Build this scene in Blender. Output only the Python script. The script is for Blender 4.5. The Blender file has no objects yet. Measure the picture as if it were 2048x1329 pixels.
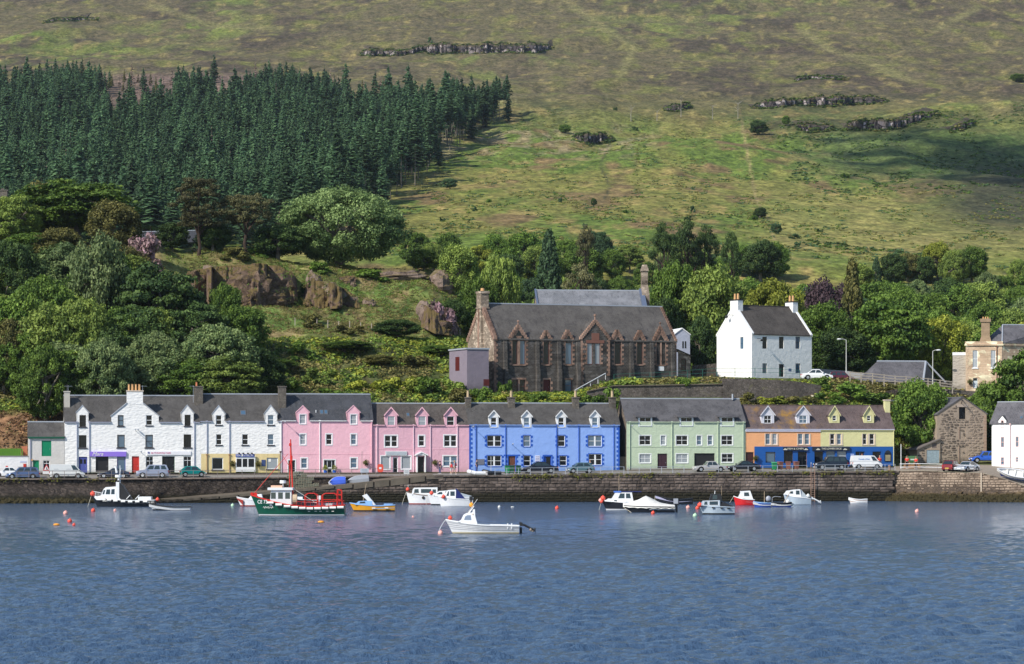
import bpy,math,random
import numpy as np
from mathutils import Vector,Matrix
from mathutils.geometry import tessellate_polygon
RN=random.Random(11)
NR=np.random.RandomState(5)
C=bpy.context.scene.collection
# ---- camera: long lens across the harbour; F = focal length in photo pixels
F,HC,YH,CX=6000.0,6.3,910.0,1024.0
cam=bpy.data.cameras.new('camera');camo=bpy.data.objects.new('camera',cam);C.objects.link(camo)
camo.location=(0,0,HC);camo.rotation_euler=(math.pi/2,0,0)
cam.sensor_width=36;cam.lens=F*36/2048;cam.shift_y=(YH-664.5)/2048
cam.clip_start=1;cam.clip_end=9000
bpy.context.scene.camera=camo
# ---- daylight
SUN_AZ,SUN_EL=math.radians(180+48),math.radians(38) # compass style, clockwise from +Y
SD=Vector((math.sin(SUN_AZ)*math.cos(SUN_EL),math.cos(SUN_AZ)*math.cos(SUN_EL),math.sin(SUN_EL)))
w=bpy.data.worlds.new('World');bpy.context.scene.world=w;w.use_nodes=True
nt=w.node_tree;bg=nt.nodes['Background']
sky=nt.nodes.new('ShaderNodeTexSky');sky.sky_type='NISHITA';sky.sun_disc=False
sky.sun_elevation=SUN_EL;sky.sun_rotation=SUN_AZ;sky.air_density=1.0;sky.dust_density=0.4;sky.ozone_density=2.0
nt.links.new(sky.outputs[0],bg.inputs[0]);bg.inputs[1].default_value=0.13
sl=bpy.data.lights.new('sun','SUN');sl.energy=4.5;sl.angle=math.radians(0.5);sl.color=(1,.94,.84)
so=bpy.data.objects.new('sun',sl);C.objects.link(so)
so.rotation_euler=SD.to_track_quat('Z','Y').to_euler();so.location=(-60,300,120)
vs=bpy.context.scene.view_settings
vs.view_transform='Standard';vs.look='None';vs.exposure=0.22;vs.gamma=1;vs.use_curve_mapping=False
bpy.context.scene.cycles.max_bounces=6
bpy.context.scene.cycles.transparent_max_bounces=4

def P(px,py,d): return Vector(((px-CX)*d/F,d,HC+(YH-py)*d/F))
def ZP(py,d): return HC+(YH-py)*d/F

# ---- objects
def tag(o,label=None,cat=None,group=None,kind=None):
    if label: o['label']=label
    if cat: o['category']=cat
    if group: o['group']=group
    if kind: o['kind']=kind
    return o
def thing(name,label,cat,loc=(0,0,0),rz=0,group=None):
    o=bpy.data.objects.new(name,None);C.objects.link(o);o.empty_display_size=.2
    o.location=loc;o.rotation_euler=(0,0,rz)
    return tag(o,label,cat,group)
def copy_thing(o,loc,rz,label,scale=None,group=None):
    r=o.copy();C.objects.link(r);r.location=loc;r.rotation_euler=(0,0,rz)
    if scale is not None: r.scale=scale
    if label: r['label']=label
    if group: r['group']=group
    for ch in o.children:
        c=ch.copy();C.objects.link(c);c.parent=r
        for g in ch.children:
            e=g.copy();C.objects.link(e);e.parent=c
    return r
def link(name,me,parent=None,loc=None,rot=None,scale=None):
    o=bpy.data.objects.new(name,me);C.objects.link(o)
    if parent is not None: o.parent=parent
    if loc is not None: o.location=loc
    if rot is not None: o.rotation_euler=rot
    if scale is not None: o.scale=scale
    return o

class MB:
    def __init__(s): s.v=[];s.f=[];s.m=[]
    def face(s,pts,m=0):
        n=len(s.v);s.v+=[tuple(p) for p in pts];s.f.append(tuple(range(n,n+len(pts))));s.m.append(m);return s
    def box(s,x0,x1,y0,y1,z0,z1,m=0):
        n=len(s.v)
        s.v+=[(x0,y0,z0),(x1,y0,z0),(x1,y1,z0),(x0,y1,z0),(x0,y0,z1),(x1,y0,z1),(x1,y1,z1),(x0,y1,z1)]
        for q in ((0,3,2,1),(4,5,6,7),(0,1,5,4),(1,2,6,5),(2,3,7,6),(3,0,4,7)):
            s.f.append(tuple(n+i for i in q));s.m.append(m)
        return s
    def hexa(s,b,t,m=0): # bottom 4 pts, top 4 pts
        n=len(s.v);s.v+=[tuple(p) for p in b]+[tuple(p) for p in t]
        for q in ((0,3,2,1),(4,5,6,7),(0,1,5,4),(1,2,6,5),(2,3,7,6),(3,0,4,7)):
            s.f.append(tuple(n+i for i in q));s.m.append(m)
        return s
    def slab(s,a,b,c,d,th,m=0): # quad with thickness downwards in z
        t=[Vector(p) for p in (a,b,c,d)]
        return s.hexa([p-Vector((0,0,th)) for p in t],t,m)
    def cyl(s,p0,p1,r0,r1=None,n=8,m=0,caps=True):
        p0=Vector(p0);p1=Vector(p1);r1=r0 if r1 is None else r1
        ax=(p1-p0).normalized();u=ax.orthogonal().normalized();v=ax.cross(u);k=len(s.v)
        for p,r in ((p0,r0),(p1,r1)):
            for i in range(n):
                a=2*math.pi*i/n;s.v.append(tuple(p+u*(r*math.cos(a))+v*(r*math.sin(a))))
        for i in range(n):
            j=(i+1) % n;s.f.append((k+i,k+j,k+n+j,k+n+i));s.m.append(m)
        if caps:
            s.f.append(tuple(k+i for i in range(n))[::-1]);s.m.append(m)
            s.f.append(tuple(k+n+i for i in range(n)));s.m.append(m)
        return s
    def tube(s,pts,r,n=6,m=0):
        for a,b in zip(pts[:-1],pts[1:]): s.cyl(a,b,r,r,n,m)
        return s
    def sph(s,c,r,n=10,k=7,m=0,sc=(1,1,1)):
        b=len(s.v);c=Vector(c)
        s.v.append((c.x,c.y,c.z-r*sc[2]))
        for j in range(1,k):
            t=math.pi*j/k
            for i in range(n):
                a=2*math.pi*i/n
                s.v.append((c.x+r*sc[0]*math.sin(t)*math.cos(a),c.y+r*sc[1]*math.sin(t)*math.sin(a),c.z-r*sc[2]*math.cos(t)))
        s.v.append((c.x,c.y,c.z+r*sc[2]));top=len(s.v)-1
        for i in range(n):
            i2=(i+1) % n
            s.f.append((b,b+1+i2,b+1+i));s.m.append(m)
            for j in range(k-2):
                q=b+1+j*n;s.f.append((q+i,q+i2,q+n+i2,q+n+i));s.m.append(m)
            q=b+1+(k-2)*n;s.f.append((q+i,q+i2,top));s.m.append(m)
        return s
    def wall(s,outer,holes,y=0.0,depth=.16,m=0,mr=None,side=False):
        # polygon in (x,z) with rectangular holes, reveals going back by depth
        mr=m if mr is None else mr
        loops=[[Vector((x,z,0)) for x,z in outer]]
        for (x0,x1,z0,z1) in holes:
            loops.append([Vector(p) for p in ((x0,z0,0),(x0,z1,0),(x1,z1,0),(x1,z0,0))])
        flat=[p for l in loops for p in l];n=len(s.v)
        def w3(x,z,yy): return (x,yy,z) if not side else (yy,x,z)
        s.v+=[w3(p.x,p.y,y) for p in flat]
        for t in tessellate_polygon(loops): s.f.append(tuple(n+i for i in t));s.m.append(m)
        for (x0,x1,z0,z1) in holes:
            for a,b in (((x0,z0),(x1,z0)),((x1,z0),(x1,z1)),((x1,z1),(x0,z1)),((x0,z1),(x0,z0))):
                s.face([w3(a[0],a[1],y),w3(b[0],b[1],y),w3(b[0],b[1],y+depth),w3(a[0],a[1],y+depth)],mr)
        return s
    def mesh(s,name,mats,smooth=False):
        me=bpy.data.meshes.new(name);me.from_pydata(s.v,[],s.f)
        for m in (mats if isinstance(mats,(list,tuple)) else [mats]): me.materials.append(m)
        if any(s.m): me.polygons.foreach_set('material_index',s.m)
        if smooth: me.polygons.foreach_set('use_smooth',[True]*len(s.f))
        me.update();return me
    def build(s,name,mats,parent=None,smooth=False,**k):
        return link(name,s.mesh(name,mats,smooth),parent,**k)

def np_mesh(name,V,Q,mats,col=None,smooth=False,midx=None):
    me=bpy.data.meshes.new(name);V=np.asarray(V,np.float32);Q=np.asarray(Q,np.int32)
    k=Q.shape[1]
    me.vertices.add(len(V));me.vertices.foreach_set('co',V.ravel())
    me.loops.add(Q.size);me.loops.foreach_set('vertex_index',Q.ravel())
    me.polygons.add(len(Q));me.polygons.foreach_set('loop_start',np.arange(0,Q.size,k,dtype=np.int32))
    me.polygons.foreach_set('loop_total',np.full(len(Q),k,np.int32))
    for m in (mats if isinstance(mats,(list,tuple)) else [mats]): me.materials.append(m)
    if midx is not None: me.polygons.foreach_set('material_index',midx)
    if smooth: me.polygons.foreach_set('use_smooth',np.ones(len(Q),bool))
    if col is not None:
        a=me.color_attributes.new('col','FLOAT_COLOR','POINT');cc=np.ones((len(V),4),np.float32);cc[:,:col.shape[1]]=col
        a.data.foreach_set('color',cc.ravel())
    me.update(calc_edges=True);me.validate();return me

# ---- numpy value noise
_NT=NR.rand(512,512).astype(np.float32)
def vnoise(x,y):
    x=np.asarray(x,float);y=np.asarray(y,float)
    xi=np.floor(x).astype(int);yi=np.floor(y).astype(int);fx=x-xi;fy=y-yi
    fx=fx*fx*(3-2*fx);fy=fy*fy*(3-2*fy)
    g=lambda a,b: _NT[a & 511,b & 511]
    return (g(xi,yi)*(1-fx)+g(xi+1,yi)*fx)*(1-fy)+(g(xi,yi+1)*(1-fx)+g(xi+1,yi+1)*fx)*fy
def fbm(x,y,o=4,g=.5):
    s=0;a=1;t=0
    for i in range(o):
        s=s+a*vnoise(x*2**i+17*i,y*2**i+31*i);t+=a;a*=g
    return s/t

# ---- materials
class NT:
    def __init__(s,name):
        s.m=bpy.data.materials.new(name);s.m.use_nodes=True;s.t=s.m.node_tree
        s.b=s.t.nodes['Principled BSDF'];s.co=None
    def n(s,ty,**k):
        o=s.t.nodes.new(ty)
        for a,v in k.items(): setattr(o,a,v)
        return o
    def l(s,a,b): s.t.links.new(a,b)
    def coord(s,which='Object',stretch=(1,1,1),wall=False):
        tc=s.n('ShaderNodeTexCoord');out=tc.outputs[which]
        if which=='World':
            pass
        if wall:
            sp=s.n('ShaderNodeSeparateXYZ');s.l(out,sp.inputs[0]);ad=s.n('ShaderNodeMath',operation='ADD')
            s.l(sp.outputs[0],ad.inputs[0]);s.l(sp.outputs[1],ad.inputs[1]);cb=s.n('ShaderNodeCombineXYZ')
            s.l(ad.outputs[0],cb.inputs[0]);s.l(sp.outputs[2],cb.inputs[1]);out=cb.outputs[0]
        if tuple(stretch)!=(1,1,1):
            mp=s.n('ShaderNodeMapping');mp.inputs['Scale'].default_value=stretch;s.l(out,mp.inputs[0]);out=mp.outputs[0]
        return out
    def noise(s,scale,co,detail=4,rough=.6):
        o=s.n('ShaderNodeTexNoise');o.inputs['Scale'].default_value=scale;o.inputs['Detail'].default_value=detail
        o.inputs['Roughness'].default_value=rough;s.l(co,o.inputs['Vector']);return o.outputs[0]
    def ramp(s,f,lo,hi,a=(0,0,0,1),b=(1,1,1,1)):
        if lo>hi: lo,hi,a,b=hi,lo,b,a
        r=s.n('ShaderNodeValToRGB');r.color_ramp.elements[0].position=lo;r.color_ramp.elements[1].position=hi
        r.color_ramp.elements[0].color=a;r.color_ramp.elements[1].color=b;s.l(f,r.inputs[0]);return r.outputs[0]
    def mix(s,f,a,b,mode='MIX'):
        m=s.n('ShaderNodeMix',data_type='RGBA',blend_type=mode)
        for v,i in ((f,0),(a,6),(b,7)):
            if isinstance(v,(int,float)): m.inputs[i].default_value=v
            elif isinstance(v,(tuple,list)): m.inputs[i].default_value=tuple(v)+((1,) if len(v)==3 else ())
            else: s.l(v,m.inputs[i])
        return m.outputs[2]
    def bump(s,h,dist,strength=1,prev=None):
        b=s.n('ShaderNodeBump');b.inputs['Distance'].default_value=dist;b.inputs['Strength'].default_value=strength
        s.l(h,b.inputs['Height'])
        if prev is not None: s.l(prev,b.inputs['Normal'])
        return b.outputs[0]
    def fin(s,col=None,rough=.8,spec=.3,normal=None,metal=0):
        if col is not None:
            if isinstance(col,(tuple,list)): s.b.inputs['Base Color'].default_value=tuple(col)+((1,) if len(col)==3 else ())
            else: s.l(col,s.b.inputs['Base Color'])
        s.b.inputs['Roughness'].default_value=rough;s.b.inputs['Specular IOR Level'].default_value=spec;s.b.inputs['Metallic'].default_value=metal
        if normal is not None: s.l(normal,s.b.inputs['Normal'])
        return s.m
_pm={}
def paint(name,col,rough=.5,spec=.4,metal=0,dirt=.12,scale=2.0):
    if name in _pm: return _pm[name]
    t=NT(name);co=t.coord();n=t.noise(scale,co,5)
    d=t.ramp(n,.35,.75,(1,1,1,1),(1-dirt,)*3+(1,));c=t.mix(1.0,col,d,'MULTIPLY')
    _pm[name]=t.fin(c,rough,spec,metal=metal);return _pm[name]
def harl(name,col,rub=0.0,dirt=.10,rs=3.0): # painted render; rub = depth of the rubble showing through
    t=NT(name);co=t.coord(wall=True);cs=t.coord(wall=True,stretch=(rs*.75,rs*1.5,1))
    n1=t.noise(.6,co,6);c=t.mix(t.ramp(n1,.4,.72),col,tuple(x*(1-dirt) for x in col))
    st=t.noise(1.0,t.coord(wall=True,stretch=(3.0,.25,1)),4);c=t.mix(t.ramp(st,.56,.8),c,tuple(x*(1-dirt*1.6) for x in col))
    sz_=t.n('ShaderNodeSeparateXYZ');t.l(t.coord(),sz_.inputs[0]);dz=t.n('ShaderNodeMath',operation='MULTIPLY_ADD');t.l(t.noise(1.3,co,5),dz.inputs[0]);dz.inputs[1].default_value=-1.6;t.l(sz_.outputs[2],dz.inputs[2])
    c=t.mix(_maprange(t,dz.outputs[0],-.75,.1),tuple(x*(1-dirt*3.2) for x in col),c)
    st2=t.noise(1.0,t.coord(wall=True,stretch=(9.0,.5,1)),4);c=t.mix(t.ramp(st2,.60,.78),c,tuple(x*(1-dirt*1.3) for x in col))
    nb=t.bump(t.noise(9,co,3),.03,.6)
    if rub:
        v=t.n('ShaderNodeTexVoronoi',feature='SMOOTH_F1');v.inputs['Scale'].default_value=1.0;t.l(cs,v.inputs['Vector'])
        nb=t.bump(t.ramp(v.outputs['Distance'],0.1,.75,(1,1,1,1),(0,0,0,1)),rub,1,nb)
        g=t.noise(3.5,co,5);c=t.mix(t.ramp(g,.6,.74),c,tuple(x*.72 for x in col))
    else: nb=t.bump(t.noise(1.6,co,3),.09,.6,nb)
    return t.fin(c,.85,.2,nb)
def slate(name,c1,c2,patch=None,hi=(.2,.19,.17)):
    t=NT(name);co=t.coord(wall=False);sp=t.n('ShaderNodeSeparateXYZ');t.l(co,sp.inputs[0])
    cb=t.n('ShaderNodeCombineXYZ');t.l(sp.outputs[0],cb.inputs[0]);t.l(sp.outputs[2],cb.inputs[1])
    b=t.n('ShaderNodeTexBrick');t.l(cb.outputs[0],b.inputs['Vector'])
    b.inputs['Scale'].default_value=1;b.inputs['Brick Width'].default_value=.34;b.inputs['Row Height'].default_value=.17
    b.inputs['Mortar Size'].default_value=.012;b.inputs['Color1'].default_value=c1+(1,);b.inputs['Color2'].default_value=c2+(1,)
    b.inputs['Mortar'].default_value=tuple(x*.4 for x in c1)+(1,);b.inputs['Bias'].default_value=0
    c=b.outputs[0];n=t.noise(.5,co,6,.65);c=t.mix(t.ramp(n,.42,.68),c,tuple(x*1.22 for x in c2),'MIX')
    n3=t.noise(14,co,2,.8);c=t.mix(t.ramp(n3,.60,.68),c,hi);c=t.mix(t.ramp(t.noise(1.0,t.coord(stretch=(2.5,1,.35)),4),.55,.75),c,tuple(x*.62 for x in c1))
    if patch:
        pcol,lo,h,x0,x1,sc=patch
        n2=t.noise(sc,co,7,.7);f=t.ramp(n2,lo,h)
        xm=t.n('ShaderNodeMapRange');xm.inputs['From Min'].default_value=x0;xm.inputs['From Max'].default_value=x1;t.l(sp.outputs[0],xm.inputs[0])
        pp=t.ramp(xm.outputs[0],0.0,1.0,(0,0,0,1),(0,0,0,1))
        rr=pp.node.color_ramp;e=rr.elements.new(.25);e.color=(1,1,1,1);e=rr.elements.new(.75);e.color=(1,1,1,1)
        f2=t.mix(1.0,f,pp,'MULTIPLY');c=t.mix(f2,c,pcol)
    nb=t.bump(b.outputs['Fac'],.02,.7);nb=t.bump(t.noise(6,co,3),.03,.6,nb)
    return t.fin(c,.75,.3,nb)
def rubble(name,c1,c2,mortar,scale=(2.2,3.6),edge=.06,bumpd=.09,wet=None,moss=None,use3d=False,jag=0.0):
    t=NT(name);wl=not use3d
    co=t.coord(wall=wl,stretch=(scale[0],scale[1],1) if wl else (scale[0],scale[0],scale[1]));cw=t.coord(wall=wl)
    nz=t.noise(1.2,cw,3);jm=t.n('ShaderNodeMix',data_type='VECTOR');jm.inputs[0].default_value=.12+jag
    t.l(co,jm.inputs[4]);nz2=t.n('ShaderNodeTexNoise');nz2.inputs['Scale'].default_value=1.5;t.l(co,nz2.inputs['Vector'])
    va=t.n('ShaderNodeVectorMath',operation='ADD');t.l(co,va.inputs[0]);t.l(nz2.outputs['Color'],va.inputs[1]);t.l(va.outputs[0],jm.inputs[5])
    v=t.n('ShaderNodeTexVoronoi',feature='DISTANCE_TO_EDGE');v.inputs['Scale'].default_value=1;t.l(jm.outputs[1],v.inputs['Vector'])
    v2=t.n('ShaderNodeTexVoronoi',feature='F1');v2.inputs['Scale'].default_value=1;t.l(jm.outputs[1],v2.inputs['Vector'])
    sr=t.n('ShaderNodeSeparateColor');t.l(v2.outputs['Color'],sr.inputs[0])
    c=t.mix(sr.outputs[0],c1,c2);c=t.mix(t.ramp(t.noise(5,cw,5),.3,.8),c,tuple(x*.55 for x in c1))
    e=t.ramp(v.outputs['Distance'],edge*.3,edge);c=t.mix(e,mortar,c)
    big=t.noise(.35,cw,5);c=t.mix(t.ramp(big,.5,.75),c,tuple(x*.5 for x in c1))
    if moss: c=t.mix(t.ramp(t.noise(.9,cw,6,.7),moss[1],moss[2]),c,moss[0])
    if wet:
        g=t.n('ShaderNodeNewGeometry');sp=t.n('ShaderNodeSeparateXYZ');t.l(g.outputs['Position'],sp.inputs[0])
        zz=t.n('ShaderNodeMath',operation='MULTIPLY_ADD');t.l(t.noise(1.1,cw,4),zz.inputs[0]);zz.inputs[1].default_value=-.9;t.l(sp.outputs[2],zz.inputs[2])
        c=t.mix(t.ramp(zz.outputs[0],wet[1],wet[1]+.35,(1,1,1,1),(0,0,0,1)),c,wet[0]) if False else t.mix(_maprange(t,zz.outputs[0],wet[1],wet[1]+.5),wet[0],c)
    nb=t.bump(e,bumpd,1);nb=t.bump(t.noise(7,cw,5),.05,.8,nb)
    return t.fin(c,.9,.15,nb)
def _maprange(t,f,a,b):
    m=t.n('ShaderNodeMapRange');m.inputs['From Min'].default_value=a;m.inputs['From Max'].default_value=b;t.l(f,m.inputs[0]);return m.outputs[0]
def stonem(name,c1,c2,wet=None): # one cut stone: colour differs from stone to stone
    t=NT(name);oi=t.n('ShaderNodeObjectInfo');cw=t.coord();c=t.mix(oi.outputs['Random'],c1,c2)
    g=t.n('ShaderNodeNewGeometry');n=t.n('ShaderNodeTexNoise');n.inputs['Scale'].default_value=2.2;n.inputs['Detail'].default_value=6;t.l(g.outputs['Position'],n.inputs['Vector'])
    n2=t.n('ShaderNodeTexNoise');n2.inputs['Scale'].default_value=.25;n2.inputs['Detail'].default_value=4;t.l(g.outputs['Position'],n2.inputs['Vector'])
    c=t.mix(t.ramp(n.outputs[0],.4,.75),c,tuple(x*.5 for x in c1));c=t.mix(t.ramp(n2.outputs[0],.45,.7),c,tuple(x*1.35 for x in c2))
    if wet:
        sp=t.n('ShaderNodeSeparateXYZ');t.l(g.outputs['Position'],sp.inputs[0])
        zz=t.n('ShaderNodeMath',operation='MULTIPLY_ADD');t.l(n2.outputs[0],zz.inputs[0]);zz.inputs[1].default_value=-1.2;t.l(sp.outputs[2],zz.inputs[2])
        c=t.mix(_maprange(t,zz.outputs[0],wet[1],wet[1]+.6),wet[0],c)
    nb=t.bump(n.outputs[0],.08,.8)
    return t.fin(c,.9,.15,nb)
def ashlar(name,c1,c2,mortar,bw,bh,ms=.02,bumpd=.03):
    t=NT(name);co=t.coord(wall=True);b=t.n('ShaderNodeTexBrick');t.l(co,b.inputs['Vector'])
    b.inputs['Scale'].default_value=1;b.inputs['Brick Width'].default_value=bw;b.inputs['Row Height'].default_value=bh
    b.inputs['Mortar Size'].default_value=ms;b.inputs['Color1'].default_value=c1+(1,);b.inputs['Color2'].default_value=c2+(1,)
    b.inputs['Mortar'].default_value=mortar+(1,);c=b.outputs[0]
    v=t.n('ShaderNodeTexVoronoi');v.inputs['Scale'].default_value=1;t.l(t.coord(wall=True,stretch=(1/bw*.8,1/bh*.7,1)),v.inputs['Vector'])
    sr=t.n('ShaderNodeSeparateColor');t.l(v.outputs['Color'],sr.inputs[0])
    c=t.mix(t.ramp(sr.outputs[1],.55,.95),c,tuple(min(1,x*1.9) for x in c2));c=t.mix(t.ramp(t.noise(.5,co,5),.45,.75),c,tuple(x*.6 for x in c1))
    nb=t.bump(b.outputs['Fac'],-bumpd,1);nb=t.bump(t.noise(8,co,4),.03,.7,nb)
    return t.fin(c,.9,.15,nb)
def leafm(name,dark,light,trans=.25):
    sp_='needles' in name
    t=NT(name);a=t.n('ShaderNodeAttribute');a.attribute_name='col';oi=t.n('ShaderNodeObjectInfo')
    sr=t.n('ShaderNodeSeparateColor');t.l(a.outputs['Color'],sr.inputs[0])
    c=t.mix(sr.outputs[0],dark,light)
    h=t.n('ShaderNodeHueSaturation');mm=t.n('ShaderNodeMapRange');mm.inputs['To Min'].default_value=.55 if sp_ else .78;mm.inputs['To Max'].default_value=1.45 if sp_ else 1.22
    t.l(oi.outputs['Random'],mm.inputs[0]);t.l(mm.outputs[0],h.inputs['Value']);t.l(c,h.inputs['Color'])
    t.fin(h.outputs[0],.65,.25)
    tr=t.n('ShaderNodeBsdfTranslucent');t.l(h.outputs[0],tr.inputs[0]);mx=t.n('ShaderNodeMixShader');mx.inputs[0].default_value=trans
    out=t.t.nodes['Material Output'];t.l(t.b.outputs[0],mx.inputs[1]);t.l(tr.outputs[0],mx.inputs[2]);t.l(mx.outputs[0],out.inputs[0])
    return t.m
# ---- ground form.  v = metres behind the quay line, profile entries (v, photo row) or (v, None, height)
TH=math.atan(.1716);CT,ST=math.cos(TH),math.sin(TH)
def qd(px): return 399.4/(1-.1716*(px-CX)/F)
NEAR={
 -350: [(8,948),(17,942),(20,885),(30,810),(45,745),(60,680),(80,560),(95,480),(108,465),(130,None,38),(170,None,34),(230,None,38),(300,None,46)],
 0: [(8,946),(17,941),(20,890),(25,845),(31,815),(45,755),(60,690),(80,560),(93,495),(105,480),(130,None,36),(170,None,33),(230,None,36),(300,None,45)],
 150: [(8,946),(17,941),(19,880),(24,830),(30,800),(45,750),(60,690),(80,560),(93,500),(105,488),(130,None,36),(170,None,33),(230,None,36),(300,None,45)],
 300: [(8,946),(17,941),(20,870),(28,805),(40,755),(60,665),(80,560),(92,503),(101,494),(125,None,34),(170,None,31),(230,None,34),(300,None,44)],
 400: [(8,946),(17,941),(20,870),(26,805),(40,745),(55,670),(70,628),(82,615),(87,600),(91,548),(97,508),(103,498),(125,None,34),(170,None,31),(230,None,34),(300,None,44)],
 520: [(8,946),(17,941),(20,870),(26,805),(36,765),(48,700),(60,655),(72,622),(84,608),(88,595),(92,545),(98,512),(104,504),(125,None,33),(170,None,30),(230,None,33),(300,None,43)],
 620: [(8,946),(17,941),(20,870),(26,805),(35,770),(48,705),(60,660),(72,635),(84,618),(89,600),(92,562),(98,535),(106,524),(125,None,31),(170,None,28),(230,None,32),(300,None,42)],
 760: [(8,946),(17,941),(20,870),(26,800),(35,775),(48,712),(60,668),(72,640),(84,612),(90,596),(94,580),(102,548),(110,533),(128,None,28),(170,None,25),(230,None,29),(300,None,40)],
 860: [(8,945),(17,940),(20,870),(26,800),(35,775),(48,732),(60,695),(72,662),(82,630),(88,600),(94,572),(103,552),(112,545),(130,None,25),(170,None,22),(230,None,27),(300,None,39)],
 925: [(8,945),(17,940),(20,870),(26,803),(36,778),(48,742),(60,706),(72,680),(84,640),(95,610),(104,597),(112,596),(130,None,22),(170,None,21),(230,None,26),(300,None,38)],
 990: [(8,945),(17,940),(20,870),(24,812),(30,795),(36,789),(50,787),(70,775),(90,755),(110,None,17),(130,None,18.5),(170,None,20),(230,None,26),(300,None,38)],
 1150: [(8,943),(17,938),(20,865),(24,810),(30,792),(36,788),(50,785),(70,770),(90,755),(110,None,18),(130,None,18.5),(170,None,20),(230,None,26),(300,None,38)],
 1230: [(8,941),(17,937),(20,865),(24,805),(27.0,800),(28.2,771),(31,764),(36,758),(60,752),(110,None,18.5),(170,None,20),(230,None,26),(300,None,38)],
 1440: [(8,938),(17,934),(20,865),(24,806),(27.0,801),(28.2,767),(31,762),(36,757),(60,753),(110,None,18.5),(170,None,20),(230,None,26),(300,None,38)],
 1640: [(8,935),(17,932),(20,865),(24,806),(27.0,803),(28.8,774),(34,764),(40,760),(60,756),(110,None,18.5),(170,None,20),(230,None,26),(300,None,38)],
 1720: [(8,934),(17,931),(20,865),(23,812),(27,790),(31,778),(36,766),(40,762),(60,757),(110,None,18.5),(170,None,20),(230,None,27),(300,None,38)],
 1790: [(8,933),(17,930),(20,880),(23,830),(28,800),(33,785),(38,768),(60,763),(110,None,18),(170,None,20),(230,None,27),(300,None,38)],
 1850: [(8,931),(17,927),(22,905),(27,850),(32,800),(38,776),(60,768),(110,None,18),(170,None,20),(230,None,27),(300,None,38)],
 1930: [(8,929),(14,925),(24,915),(28,850),(33,805),(38,786),(60,780),(110,None,17),(170,None,20),(230,None,27),(300,None,38)],
 2000: [(8,932),(14,920),(22,902),(27,880),(32,820),(38,792),(60,782),(110,None,17),(170,None,20),(230,None,27),(300,None,38)],
 2400: [(8,932),(14,922),(22,902),(27,880),(32,820),(38,792),(60,782),(110,None,17),(170,None,20),(230,None,27),(300,None,38)],
}
FARD=[820,900,1000,1100,1200,1300,1400,1500,1600,1700,1800,1900,2000,2100,2200,2400,2600,2800,3000,3300]
FARP={
 -350: [520,478,432,395,358,322,287,252,222,195,170,146,125,106,85,45,0,-40,-75,-120],
 350: [515,474,432,395,358,322,287,252,222,195,170,146,125,106,85,45,0,-40,-75,-120],
 750: [512,466,425,392,356,318,280,248,220,196,174,154,137,121,88,48,5,-38,-75,-120],
 1050: [508,460,418,385,350,312,276,246,222,198,174,154,138,122,86,46,5,-38,-75,-120],
 1250: [508,462,420,385,350,318,290,262,236,208,180,156,136,116,92,50,8,-38,-75,-120],
 1520: [520,478,436,400,366,332,300,272,245,226,190,166,144,122,98,54,10,-38,-75,-120],
 1720: [528,490,448,412,378,344,310,276,238,222,190,165,144,122,98,54,10,-38,-75,-120],
 1880: [532,496,456,418,382,346,308,268,226,218,196,168,146,122,98,54,10,-38,-75,-120],
 2060: [536,500,462,424,388,350,308,262,215,213,196,170,148,122,98,54,10,-38,-75,-120],
 2400: [540,504,466,428,392,352,308,256,208,209,194,170,148,122,98,54,10,-38,-75,-120],
}
VG=np.concatenate([np.arange(7.8,32,.6),np.arange(32,130,1.0),np.arange(130,400,4.0),400*np.exp(np.arange(0,2.0,.0065))])
DG=None
PS=5.0;PX=np.arange(-340,2396,PS)
def _col_near(px):
    ks=sorted(NEAR);out=[]
    for k in ks:
        vv=[e[0] for e in NEAR[k]];zz=[ZP(e[1],qd(k)+e[0]) if e[1] is not None else e[2] for e in NEAR[k]]
        out.append(np.interp(VG,vv,zz))
    return np.array(ks),np.array(out)
kn,zn=_col_near(None)
kf=sorted(FARP);far=[]
for k in kf:
    d=qd(k)+VG;p=np.interp(d,FARD,FARP[k]);far.append(HC+(YH-p)*d/F)
far=np.array(far)
ZG=np.zeros((len(PX),len(VG)))
for j in range(len(VG)):
    a=np.interp(PX,kn,zn[:,j]);b=np.interp(PX,kf,far[:,j])
    t=min(1,max(0,(VG[j]-300)/110.));t=t*t*(3-2*t)
    ZG[:,j]=a*(1-t)+b*t
def _blur(A,n,ax):
    k=np.hanning(n+2)[1:-1];k /= k.sum();pad=n//2
    B=np.pad(A,[(pad,pad) if i==ax else (0,0) for i in range(2)],mode='edge')
    return np.apply_along_axis(lambda r: np.convolve(r,k,'valid'),ax,B)
fm=(VG>330)
ZG=np.where(fm[None,:],_blur(_blur(ZG,37,0),9,1),_blur(ZG,9,0))
XX=(PX[:,None]-CX)*(qd(PX)[:,None]+VG[None,:])/F;YY=qd(PX)[:,None]+VG[None,:]
hill=np.clip((YY-900)/500,0,1)
ZG=ZG+hill*((fbm(XX/90,YY/150,5)-.5)*14+(fbm(XX/22+9,YY/40,4)-.5)*6)
kn_m=np.clip((VG-22)/15,0,1)*np.clip((PX[:,None]-0+2000)/1,0,1)*np.clip((960-PX[:,None])/60,0,1)*np.clip((140-VG)/30,0,1)
ZG=ZG+kn_m*((fbm(XX/6,YY/6,4)-.5)*2.6)
def zt(px,d):
    v=d-qd(px);i=np.clip((px-PX[0])/PS,0,len(PX)-1.001);i0=int(i);fi=i-i0
    j=np.clip(np.interp(v,VG,np.arange(len(VG))),0,len(VG)-1.001);j0=int(j);fj=j-j0
    return float((ZG[i0,j0]*(1-fi)+ZG[i0+1,j0]*fi)*(1-fj)+(ZG[i0,j0+1]*(1-fi)+ZG[i0+1,j0+1]*fi)*fj)
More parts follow.
